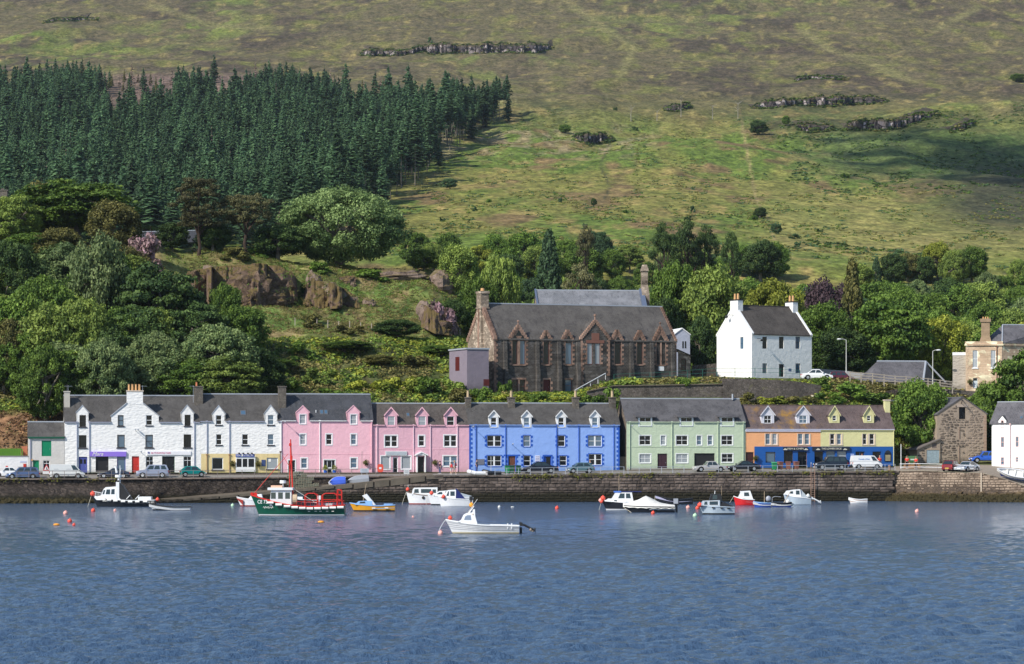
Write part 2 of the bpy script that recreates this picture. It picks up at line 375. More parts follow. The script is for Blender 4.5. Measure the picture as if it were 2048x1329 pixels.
def zt_arr(px,d):
    v=d-qd(px);i=np.clip((px-PX[0])/PS,0,len(PX)-1.001);i0=i.astype(int);fi=i-i0
    j=np.clip(np.interp(v,VG,np.arange(len(VG))),0,len(VG)-1.001);j0=j.astype(int);fj=j-j0
    return (ZG[i0,j0]*(1-fi)+ZG[i0+1,j0]*fi)*(1-fj)+(ZG[i0,j0+1]*(1-fi)+ZG[i0+1,j0+1]*fi)*fj
def hit(px,py,dmin=430): # first ground seen along the ray of photo point (px, py) beyond dmin
    v=dmin-qd(px)
    while v<2600:
        d=qd(px)+v
        if YH-(zt(px,d)-HC)*F/d<=py: return d
        v+=max(.5,v*.004)
    return qd(px)+2600
# colours of turf, heather, bracken, with some cloud shade painted in
NI,NJ=ZG.shape
PYG=YH-(ZG-HC)*F/YY
n1=fbm(XX/45+3,YY/130,5);n2=fbm(XX/14,YY/42+5,4);n3=fbm(XX/120+40,YY/260,4);n4=fbm(XX/6+60,YY/18,3)
def L3(a,b,f): return a+(b-a)*np.clip(f,0,1)[...,None]
heather=np.array([.115,.098,.055]);hdark=np.array([.078,.063,.044]);grass=np.array([.185,.185,.058]);bright=np.array([.135,.195,.036]);ochre=np.array([.225,.185,.075])
brown=np.array([.155,.115,.06]);green=np.array([.10,.145,.033])
up=np.clip((275-PYG)/90,0,1) # the heather moor above the crags
c_up=L3(np.broadcast_to(heather,XX.shape+(3,)),hdark,(n1-.44)*5);c_up=L3(c_up,grass*.8,(n2-.56)*4.5);c_up=L3(c_up,bright*.8+grass*.2,(n3-.60)*5*np.clip((n2-.4)*5,0,.7));c_up=L3(c_up,ochre,(n4-.62)*5)
c_lo=L3(np.broadcast_to(grass*.9,XX.shape+(3,)),green,(n1-.47)*8);c_lo=L3(c_lo,brown,(n2-.57)*8);c_lo=L3(c_lo,ochre,(n4-.58)*5);c_lo=L3(c_lo,bright*.7+grass*.3,np.clip((n3-.57)*5,0,.7))
rg=np.clip((PX[:,None]-1500)/60,0,1)*np.clip((PYG-370)/60,0,1)*np.clip((530-PYG)/40,0,1)
c_lo=L3(c_lo,np.array([.215,.205,.075]),rg*.7)
bk=np.clip((PX[:,None]-1560)/120,0,1)*np.clip((PYG-240)/30,0,1)*np.clip((380-PYG)/50,0,1)
c_lo=L3(c_lo,np.array([.055,.10,.035]),bk*.75)
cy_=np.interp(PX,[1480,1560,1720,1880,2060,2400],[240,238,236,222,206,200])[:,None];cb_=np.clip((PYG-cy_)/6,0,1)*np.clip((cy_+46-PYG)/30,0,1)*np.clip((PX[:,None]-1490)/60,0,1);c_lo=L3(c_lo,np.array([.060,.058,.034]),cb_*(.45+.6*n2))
fl_=np.abs(PX[:,None]-np.interp(PYG,[215,400,440,520],[1478,1512,1538,1560]));c_lo=L3(c_lo,np.array([.25,.20,.11]),np.clip(1.2-fl_/4,0,1)*.7*(PYG>215))
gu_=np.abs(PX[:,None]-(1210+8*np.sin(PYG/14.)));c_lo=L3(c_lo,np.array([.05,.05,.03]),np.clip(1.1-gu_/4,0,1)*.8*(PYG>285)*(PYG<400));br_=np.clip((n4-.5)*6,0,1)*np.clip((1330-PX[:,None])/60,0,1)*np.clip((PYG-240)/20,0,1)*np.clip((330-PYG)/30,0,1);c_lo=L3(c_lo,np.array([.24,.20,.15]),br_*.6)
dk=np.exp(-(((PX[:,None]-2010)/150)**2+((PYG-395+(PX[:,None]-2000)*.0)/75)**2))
c_lo=L3(c_lo,np.array([.055,.058,.036]),dk*1.2*(n1*1.2+.3))  # darker oval at the right: cloud shade painted into the turf colour
for pth in ([(1600,60),(1660,100),(1730,120),(1790,150),(1830,165)],[(1130,0),(1180,40),(1270,95),(1240,150)],[(1870,60),(1950,20)],[(300,10),(420,50),(560,60)]):
    for a,b in zip(pth[:-1],pth[1:]):
        ax,ay=PX[:,None]-a[0],PYG-a[1];bx,by=b[0]-a[0],b[1]-a[1];tt=np.clip((ax*bx+ay*by)/(bx*bx+by*by),0,1);dd=np.hypot(ax-tt*bx,(ay-tt*by)*1.6);c_up=L3(c_up,np.array([.19,.175,.075]),np.clip(1.3-dd/11,0,1)*.75*(.4+n2))
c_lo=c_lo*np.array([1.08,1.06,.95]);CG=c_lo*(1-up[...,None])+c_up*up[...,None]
# the knoll above the houses
kc=L3(np.broadcast_to(np.array([.165,.17,.06]),XX.shape+(3,)),np.array([.10,.155,.04]),(fbm(XX/5,YY/9,4)-.42)*6)
kc=L3(kc,np.array([.22,.17,.085]),(fbm(XX/3+8,YY/4,4)-.56)*7)
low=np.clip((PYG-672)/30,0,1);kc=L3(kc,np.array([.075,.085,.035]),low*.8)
dz_=np.clip((PX[:,None]-150)/60,0,1)*np.clip((560-PX[:,None])/60,0,1)*np.clip((225-PYG)/15,0,1)*np.clip((PYG-140)/15,0,1);CG=L3(CG,np.array([.15,.105,.09]),dz_*.9)
bank=np.clip((150-PX[:,None])/30,0,1)*np.clip((PYG-815)/20,0,1);kc=L3(kc,np.array([.20,.115,.065]),bank*(.6+.6*fbm(XX/2,YY/2,3)))
clf=np.clip((np.gradient(ZG,axis=1)/np.gradient(YY,axis=1)-.85)*2.2,0,1)*(VG>60)*(VG<120)
kc=L3(kc,np.array([.17,.115,.075]),clf)
nearm=np.clip((260-VG)/100,0,1)[None,:]
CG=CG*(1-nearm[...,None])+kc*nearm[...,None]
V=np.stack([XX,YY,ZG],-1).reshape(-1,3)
idx=np.arange(NI*NJ).reshape(NI,NJ)
Q=np.stack([idx[:-1,:-1],idx[1:,:-1],idx[1:,1:],idx[:-1,1:]],-1).reshape(-1,4)
t=NT('moor_turf');a=t.n('ShaderNodeAttribute');a.attribute_name='col';g=t.n('ShaderNodeNewGeometry')
def mp(s):
    m=t.n('ShaderNodeMapping');m.inputs['Scale'].default_value=s;t.l(g.outputs['Position'],m.inputs[0]);return m.outputs[0]
cd=t.n('ShaderNodeCameraData') if False else None
na=t.noise(1,mp((.55,.28,.55)),6,.72);nb_=t.noise(1,mp((.11,.05,.11)),5,.65);nc=t.noise(1,mp((.9,.45,.9)),3,.8)
c=t.mix(1,a.outputs['Color'],t.ramp(t.noise(1,mp((.22,.10,.22)),3,.6),.38,.62,(.80,.80,.80,1),(1.26,1.26,1.2,1)),'MULTIPLY')
c=t.mix(1,c,t.ramp(na,.32,.68,(.34,.34,.34,1),(1.66,1.66,1.66,1)),'MULTIPLY')
c=t.mix(1,c,t.ramp(nb_,.35,.65,(.80,.86,.78,1),(1.16,1.10,1.12,1)),'MULTIPLY')
c=t.mix(t.ramp(nc,.665,.72),c,(.34,.31,.22));c=t.mix(t.ramp(nc,.30,.26),c,(.035,.045,.02))
nb=t.bump(na,.35,.5)
TURF=t.fin(c,.95,.1,nb)
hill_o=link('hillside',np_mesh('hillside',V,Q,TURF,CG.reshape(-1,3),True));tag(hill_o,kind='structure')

# ---- sea: wind-rippled surface, real waves where the camera can see them, flat beyond
t=NT('sea_water');g=t.n('ShaderNodeNewGeometry')
w2=t.noise(1,mp((3.6,1.9,1)),5,.64);w3=t.noise(1,mp((.06,.02,1)),3)
nb=t.bump(w2,.30,.9)
c=t.mix(t.ramp(w3,.3,.7),(.045,.088,.160),(.053,.098,.172))
SEA=t.fin(c,.10,.5,nb);t.b.inputs['IOR'].default_value=1.33
yy=72*np.exp(np.arange(0,1.77,.0023));yy=yy[yy<418]
xx=np.linspace(-.25,.26,660)
WX=xx[None,:]*(yy[:,None]+30);WY=np.repeat(yy[:,None],len(xx),1);WZ=np.zeros_like(WX)
wr=np.random.RandomState(3)
for k in range(54):
    lam=.5*2**(wr.rand()*1.9);th=math.pi/2+wr.randn()*.55+.35;kk=2*math.pi/lam;a=.0105*lam**.95*(1 if lam<1.5 else .7)
    cut=np.clip((lam-1.1*np.gradient(yy)*2)/(.5*lam),0,1)[:,None]
    ph=kk*(WX*math.cos(th)+WY*math.sin(th))+wr.rand()*6.28+1.5*vnoise(WX/7+k*3,WY/9)
    WZ+=cut*a*(np.sin(ph)+.25*np.sin(2*ph))
gust=.92+.16*fbm(WX/25,WY/60,3);WZ=WZ*gust
nI,nJ=WX.shape;idx=np.arange(nI*nJ).reshape(nI,nJ)
Q=np.stack([idx[:-1,:-1],idx[:-1,1:],idx[1:,1:],idx[1:,:-1]],-1).reshape(-1,4)
sea=link('sea',np_mesh('sea',np.stack([WX,WY,WZ],-1).reshape(-1,3),Q,SEA,None,True));tag(sea,kind='structure')
wb=MB();wb.face([(-6000,-8000,-.25),(6000,-8000,-.25),(6000,470,-.25),(-6000,470,-.25)])
tag(wb.build('open_water',SEA),kind='structure')
# ---- foliage meshes: every crown is thousands of separate leaf-clump faces spread through its volume
def leaves(centres,radii,n_each,size,seed,flat=1.0,tint=None,up=.35,nquad=True):
    r=np.random.RandomState(seed);C0=np.asarray(centres,float);Rr=np.asarray(radii,float)
    if Rr.ndim==1: Rr=np.stack([Rr,Rr,Rr*flat],-1)
    k=len(C0);N=k*n_each
    d=r.randn(N,3);d /= np.linalg.norm(d,axis=1)[:,None]
    rad=r.rand(N)**.38
    ci=np.repeat(np.arange(k),n_each)
    p=C0[ci]+d*rad[:,None]*Rr[ci]
    nrm=d*.8+r.randn(N,3)*.55;nrm[:,2]+=up;nrm /= np.linalg.norm(nrm,axis=1)[:,None]
    t=np.cross(nrm,r.randn(N,3));t /= np.linalg.norm(t,axis=1)[:,None];b=np.cross(nrm,t)
    s=size*(.6+.8*r.rand(N))[:,None]
    bend=nrm*s*.22
    V=np.stack([p-t*s*.62-bend,p-b*s*.42,p+t*s*.62-bend,p+b*s*.42],1).reshape(-1,3)
    Q=np.arange(N*4).reshape(N,4)
    base=r.rand(k)*.55+.1 if tint is None else np.asarray(tint)
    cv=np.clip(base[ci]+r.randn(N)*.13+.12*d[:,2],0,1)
    col=np.repeat(np.stack([cv]*3,-1),4,0)
    return V,Q,col
def crown_pts(w,h,z0,n,seed,shape='round',hollow=.45):
    r=np.random.RandomState(seed);out=[]
    while len(out)<n:
        d=r.randn(3);d /= np.linalg.norm(d);q=hollow+(1-hollow)*r.rand()**.5
        if d[1]>.75 and r.rand()<.4: continue
        p=d*q;x,y,z=p
        if shape=='round': z=z if z>0 else z*(.85)*1.1;x,y=(x,y) if z>-.2 else (x*1.15,y*1.15)
        if shape=='dome':
            if z<-.25: continue
            z=(z+.25)/1.25*2-1
        if shape=='cone':
            zz=(z+1)/2;f=(1-zz)**.75*1.05+.06;x*=f/max(.25,math.sqrt(max(1e-3,1-z*z)));y*=f/max(.25,math.sqrt(max(1e-3,1-z*z)))
        if shape=='column':
            x /= max(.35,math.sqrt(max(1e-3,1-z*z)));y /= max(.35,math.sqrt(max(1e-3,1-z*z)));
        out.append((x*w/2,y*w/2,z0+(z+1)/2*h))
    return np.array(out)
def limbs_mb(pts,h,z0,seed,r0=.28,n=7,spread=.6):
    mb=MB();r=random.Random(seed);prev=Vector((0,0,-.6));k=[]
    lean=Vector((r.uniform(-.05,.05),r.uniform(-.05,.05),1))
    top=z0+h*.55;segs=5
    for i in range(1,segs+1):
        q=Vector((lean.x*top*i/segs+r.uniform(-.1,.1),lean.y*top*i/segs,top*i/segs))
        mb.cyl(prev,q,r0*(1-.13*(i-1)),r0*(1-.13*i),7,caps=False);prev=q;k.append(q)
    for j in range(n):
        c=pts[r.randrange(len(pts))];a=k[min(len(k)-1,1+j % (len(k)-1))];e=Vector(c)*1.0
        m=a.lerp(e,.5)+Vector((0,0,.08*h*r.uniform(-.3,1)))
        mb.cyl(a,m,r0*.45,r0*.3,5,caps=False);mb.cyl(m,e,r0*.3,r0*.08,5,caps=False)
        for q in range(2):
            e2=Vector(pts[r.randrange(len(pts))]);
            if (e2-m).length<h*.5: mb.cyl(m,e2,r0*.16,r0*.05,4,caps=False)
    return mb
BARK=paint('bark',(.10,.085,.07),.9,.1,dirt=.5,scale=1.5);BARKG=paint('grey_bark',(.20,.18,.15),.9,.1,dirt=.5,scale=1.5)
PBARK=paint('pine_bark',(.07,.050,.040),.9,.1,dirt=.4,scale=1.5)
LM={
 'mid': leafm('leaves_mid_green',(0.048,0.104,0.019),(0.225,0.341,0.053)),
 'light': leafm('leaves_light_green',(0.087,0.143,0.030),(0.354,0.448,0.091)),
 'cream': leafm('leaves_cream_green',(.070,.125,.035),(.330,.440,.165)),
 'silver': leafm('leaves_silver_green',(0.063,0.117,0.041),(0.319,0.395,0.152)),
 'dark': leafm('leaves_dark_green',(0.024,0.057,0.018),(0.118,0.185,0.045)),
 'bluegreen': leafm('leaves_blue_green',(0.032,0.075,0.039),(0.133,0.224,0.088)),
 'yellow': leafm('leaves_yellow_green',(0.122,0.160,0.021),(0.461,0.486,0.068)),
 'purple': leafm('leaves_copper_purple',(0.036,0.023,0.030),(0.116,0.074,0.083)),
 'olive': leafm('leaves_olive',(0.078,0.088,0.027),(0.290,0.263,0.076)),
 'pine': leafm('needles_pine',(0.066,0.069,0.030),(0.206,0.195,0.083),.1),
 'spruce': leafm('needles_spruce',(.026,.066,.032),(.155,.265,.120),.3),
 'dead': leafm('dead_twigs',(0.140,0.099,0.079),(0.363,0.272,0.214),.05),
 'pink': leafm('blossom_pink',(.12,.10,.06),(.46,.28,.34),.2),
 'rust': leafm('leaves_rust',(.10,.055,.03),(.27,.16,.09),.1),
 'moss': leafm('leaves_heath',(0.124,0.116,0.036),(0.330,0.272,0.099),.15),
}
_tm={}
def crown_mesh(kind,w,h,z0,var):
    """real-size crown; kind picks build, var the seed"""
    key=(kind,var)
    if key in _tm: return _tm[key]
    sd=abs(hash(kind)) % 1000 if False else sum(map(ord,kind))*7+var*31
    r=np.random.RandomState(sd)
    area=w*h*3.0
    if kind=='layered':
        pts=crown_pts(w,h,z0,int(34+area*.44),sd,'round',.5);rad=np.stack([r.uniform(.9,1.8,len(pts)),r.uniform(.9,1.8,len(pts)),r.uniform(.35,.65,len(pts))],-1)*min(1.3,w/9)
        V,Q,c=leaves(pts,rad,150,.30,sd,up=.9)
    elif kind=='sycamore':
        pts=crown_pts(w,h,z0,int(36+area*.46),sd,'round',.7);rad=r.uniform(.8,1.4,len(pts))*min(1.4,w/12)
        if w>15: pts=crown_pts(w*.92,h*.92,z0,300,sd,'round',.66);rad=r.uniform(1.1,2.1,len(pts));V,Q,c=leaves(pts,rad,230,.32,sd,.7,up=.6)
        else: V,Q,c=leaves(pts,rad,175,.30,sd,.68,up=.6)
    elif kind=='pinecrown':
        pts=crown_pts(w,h,z0,int(14+area*.35),sd,'dome',.55);rad=np.stack([r.uniform(.8,1.5,len(pts)),r.uniform(.8,1.5,len(pts)),r.uniform(.25,.45,len(pts))],-1)
        V,Q,c=leaves(pts,rad,150,.20,sd,up=.8)
    elif kind=='cypress':
        pts=crown_pts(w,h,z0,110,sd,'cone',.75);V,Q,c=leaves(pts,np.full(len(pts),w*.11),75,.34,sd,1.5,up=.2)
    elif kind=='bush':
        pts=np.stack([r.uniform(-.38,.38,16)*w,r.uniform(-.34,.34,16)*w,z0+h*r.uniform(.1,.78,16)**1.0*np.ones(16)],-1);pts[:,2]-=(np.abs(pts[:,0])/w*h*.6);V,Q,c=leaves(pts,w*r.uniform(.11,.24,16),170,.24,sd,.85)
    else:
        pts=crown_pts(w,h,z0,int(34+area*.42),sd,'round',.55);rad=r.uniform(.7,1.35,len(pts))*min(1.25,w/7.5)
        V,Q,c=leaves(pts,rad,175,.28,sd,.8)
    _tm[key]=(V,Q,c,pts,w,h,z0);return _tm[key]
_tmm={}
TREEN={}
def tree(px,d,top,wpx,kind,pal,label,name='broadleaf_tree',cat='tree',var=0,base_z=None,trunkfrac=.22,group=None,bark=None,lean=0,real=False):
    zb=zt(px,d) if base_z is None else base_z;H=max(1.5,ZP(top,d)-zb);W=wpx*d/F
    std={'round': (8,7.8,.9),'layered': (9,7.4,1.2),'sycamore': (12,9.2,.8),'pinecrown': (7,3.4,7.0),'cypress': (5,10,.4),'bush': (3,2.2,-.3)}[kind]
    if real: std=(W,H*(1-trunkfrac)+.4,H*trunkfrac-.4)
    V,Q,c,pts,w0,h0,z0=crown_mesh(kind,std[0],std[1],std[2],var if not real else 1000+int(px))
    k=(kind,var if not real else 1000+int(px))
    if k not in _tmm:
        cm=np_mesh('crown',V,Q,LM[pal],c)
        tm=limbs_mb(pts,h0,max(z0,.5),sum(map(ord,kind))+var,r0=.045*w0+.04,n=8 if kind!='pinecrown' else 12).mesh('trunk',bark or (PBARK if kind=='pinecrown' else BARKG))
        _tmm[k]=(cm,tm)
    cm,tm=_tmm[k];tot=z0+h0
    P0=P(px,910,d)
    sx=W/w0*.97;sz=H/tot
    if kind=='bush':
        o=link(name,cm,None,(P0.x,d,zb),(0,0,RN.uniform(0,6.28)),(sx,sx,sz));o.material_slots[0].link='OBJECT';o.material_slots[0].material=LM[pal];tag(o,label,cat,group);return o
    e=thing(name,label,cat,(P0.x,d,zb),RN.uniform(0,6.28),group);e.scale=(sx,sx,sz)
    o=link('crown',cm,e);o.material_slots[0].link='OBJECT';o.material_slots[0].material=LM[pal];link('trunk',tm,e)
    return e
# ---- conifer meshes
def spruce_arrays(h,w,seed,bare=.1,dead=False):
    r=np.random.RandomState(seed);V=[];Q=[];col=[]
    tiers=19
    for i in range(tiers):
        f=i/(tiers-1);z=h*(bare+(1-bare)*f**.92);rad=w/2*((1-f)**.72)*(.62+.5*r.rand())+.10
        nb=max(4,int(11-6*f));a0=r.rand()*6.28
        for j in range(nb):
            a=a0+6.28*j/nb+r.randn()*.22;L=rad*(.7+.5*r.rand());dr=-.22-.25*r.rand();wd=L*.34+.1
            if dead and r.rand()<.45: continue
            ca,sa=math.cos(a),math.sin(a);base=len(V);tw=r.randn()*.3
            z0_=z;z=z+r.randn()*h*.016
            V+=[(0,0,z+.3),(ca*L*.55-sa*wd,sa*L*.55+ca*wd,z+dr*L*.45+tw*.4),(ca*L,sa*L,z+dr*L*.8+.05),(ca*L*.55+sa*wd,sa*L*.55-ca*wd,z+dr*L*.45-tw*.2)]
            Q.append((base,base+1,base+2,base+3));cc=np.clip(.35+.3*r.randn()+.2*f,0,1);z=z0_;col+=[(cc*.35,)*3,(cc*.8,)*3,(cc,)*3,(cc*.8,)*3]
    return np.array(V),np.array(Q),np.array(col)
def spruce_mesh(h,w,seed,bare,mat,dead=False):
    V,Q,c=spruce_arrays(h,w,seed,bare,dead)
    if not dead:
        r=np.random.RandomState(seed+50);f=r.rand(34)**1.1;a=r.rand(34)*6.28;rad=w/2*((1-f)**.75)*(.55+.5*r.rand(34));cp=np.stack([np.cos(a)*rad,np.sin(a)*rad,h*(bare+(1-bare)*f*.97)-.3],-1);V2,Q2_,c2=leaves(cp,np.stack([.3+(1-f)*.75,.3+(1-f)*.75,.25+(1-f)*.35],-1),9,.62,seed,up=.1);Q=np.vstack([Q,Q2_+len(V)]);V=np.vstack([V,V2]);c=np.vstack([c,c2])
    mb=MB();mb.cyl((0,0,-.5),(0,0,h*.97),.18,.03,5,caps=False)
    nv=np.array(mb.v);nf=np.array(mb.f)+len(V)
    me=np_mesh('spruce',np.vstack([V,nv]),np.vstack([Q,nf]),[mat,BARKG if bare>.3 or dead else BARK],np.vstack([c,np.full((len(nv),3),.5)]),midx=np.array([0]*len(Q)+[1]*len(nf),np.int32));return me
def gn_scatter(name,pts,scl,rot,idx,meshes,label=None,kind='stuff'):
    """one object whose points carry an instance each of a few source meshes"""
    me=bpy.data.meshes.new(name);me.vertices.add(len(pts));me.vertices.foreach_set('co',np.asarray(pts,np.float32).ravel())
    for nm,ty,ar in (('scl','FLOAT_VECTOR',scl),('rz','FLOAT_VECTOR',rot),('vi','INT',idx)):
        a=me.attributes.new(nm,ty,'POINT')
        if ty=='INT': a.data.foreach_set('value',np.asarray(ar,np.int32))
        else: a.data.foreach_set('vector',np.asarray(ar,np.float32).ravel())
    o=link(name,me);ng=bpy.data.node_groups.new(name,'GeometryNodeTree')
    ng.interface.new_socket('Geometry',in_out='INPUT',socket_type='NodeSocketGeometry');ng.interface.new_socket('Geometry',in_out='OUTPUT',socket_type='NodeSocketGeometry')
    N=ng.nodes.new;gi=N('NodeGroupInput');go=N('NodeGroupOutput');jn=N('GeometryNodeJoinGeometry')
    def at(nm,ty):
        a=N('GeometryNodeInputNamedAttribute');a.data_type=ty;a.inputs[0].default_value=nm;return a
    s=at('scl','FLOAT_VECTOR');rz=at('rz','FLOAT_VECTOR');vi=at('vi','INT')
    for k,m in enumerate(meshes):
        src=bpy.data.objects.new(name+'_source',m);oi=N('GeometryNodeObjectInfo');oi.inputs['Object'].default_value=src
        cp=N('FunctionNodeCompare');cp.data_type='INT';cp.operation='EQUAL'
        ng.links.new([q for q in vi.outputs if q.enabled][0],cp.inputs[2]);cp.inputs[3].default_value=k
        ip=N('GeometryNodeInstanceOnPoints');ng.links.new(gi.outputs[0],ip.inputs['Points']);ng.links.new(cp.outputs[0],ip.inputs['Selection'])
        ng.links.new(oi.outputs['Geometry'],ip.inputs['Instance']);ng.links.new([q for q in s.outputs if q.enabled][0],ip.inputs['Scale'])
        er=N('FunctionNodeEulerToRotation');ng.links.new([q for q in rz.outputs if q.enabled][0],er.inputs[0]);ng.links.new(er.outputs[0],ip.inputs['Rotation'])
        ng.links.new(ip.outputs[0],jn.inputs[0])
    ng.links.new(jn.outputs[0],go.inputs[0])
    md=o.modifiers.new('scatter','NODES');md.node_group=ng
    return tag(o,label,None,None,kind)

# ---- the plantation on the hill
SPM=[spruce_mesh(17,6.4,1,.12,LM['spruce']),spruce_mesh(19,6.2,2,.30,LM['spruce']),spruce_mesh(15,6.4,3,.10,LM['bluegreen']),spruce_mesh(21,5.6,4,.56,LM['spruce']),spruce_mesh(14,3.6,5,.2,LM['dead'],True),spruce_mesh(10,3.2,6,.3,LM['olive'],True)]
edge_x=[-400,0,120,250,480,560,640,700,800,870,930,985,1035] # upper limit of the wood (ground row)
edge_y=[ 195,190,170,175,172,176,190,200,222,236,232,228,240]
rite_y=[225,240,262,290,325,345,395,430,520];rite_x=[1050,1030,960,925,870,858,796,740,640]
sp=[];rr=np.random.RandomState(8)
for d in np.arange(850,2150,7.0):
    px0=-230
    xs=np.arange((px0-CX)*d/F,(1045-CX)*d/F,6.8)
    for x in xs:
        x2=x+rr.randn()*2.4;d2=d+rr.randn()*2.4;px=CX+x2*F/d2;z=zt(px,d2);py=YH-(z-HC)*F/d2
        if py<np.interp(px,edge_x,edge_y)+rr.randn()*7+10*(vnoise(px/28.,4)-.5): continue
        if px>np.interp(py,rite_y,rite_x)+rr.randn()*5: continue
        inclear=(195<px<350 and 190<py<246) or (430<px<485 and 150<py<232) or (692<px<760 and 200<py<246)
        if inclear and rr.rand()<.92: continue
        brown=inclear or (210<px<520 and py<215) or (690<px<790 and 195<py<238) or (640<px<690 and py<215)
        edge=(np.interp(py,rite_y,rite_x)-px)<(120 if py>290 else 60)
        if rr.rand()<.07 or (vnoise(x2/14+9,d2/30)<.16 and rr.rand()<.8 and not edge): continue
        if brown and rr.rand()<.35: continue
        if brown and rr.rand()<.7: k=4+int(rr.rand()<.5)
        elif edge and rr.rand()<.8: k=3 if rr.rand()<.8 else 1
        elif rr.rand()<.035: k=4
        else: k=int(rr.rand()*3)
        s=.70+.62*rr.rand()+.10*(vnoise(x2/25,d2/60)-.5)
        if py<215 and px<640: s*=.8
        if rr.rand()<.08: s*=1.2
        sp.append((x2,d2,z,k,s,px,py))
sp=sorted(sp,key=lambda q: q[1])
vis=[q for q in sp if q[6]<(470 if q[5]>560 else (490 if q[5]>250 else 430)) and-10<q[5]<1050]
big=vis[:300];ids=set(map(id,big));rest=[q for q in sp if id(q) not in ids]
SLAB='slender spruce tree packed in the plantation above the round-crowned trees'
for q in big:
    o=link('spruce_tree',SPM[q[3]],None,(q[0],q[1],q[2]-.3),(0,0,RN.uniform(0,6.28)),(q[4]*1.05,)*2+(q[4],))
    dead=q[3]>=4
    tag(o,'bare brown dead conifer among the green spruces of the hillside plantation' if dead else ('tall spruce with a long bare trunk at the open edge of the plantation' if q[3]==3 else SLAB),'tree',
        'dead conifers in the plantation' if dead else ('bare-trunked spruces along the plantation edge' if q[3]==3 else 'spruces at the foot of the plantation'))
gn_scatter('spruce_plantation',[(q[0],q[1],q[2]-.3) for q in rest],[(q[4]*1.05,q[4]*1.05,q[4]) for q in rest],[(0,0,rr.rand()*6.28) for q in rest],[q[3] for q in rest],SPM,'dark dense mass of spruce plantation covering the upper left hillside')

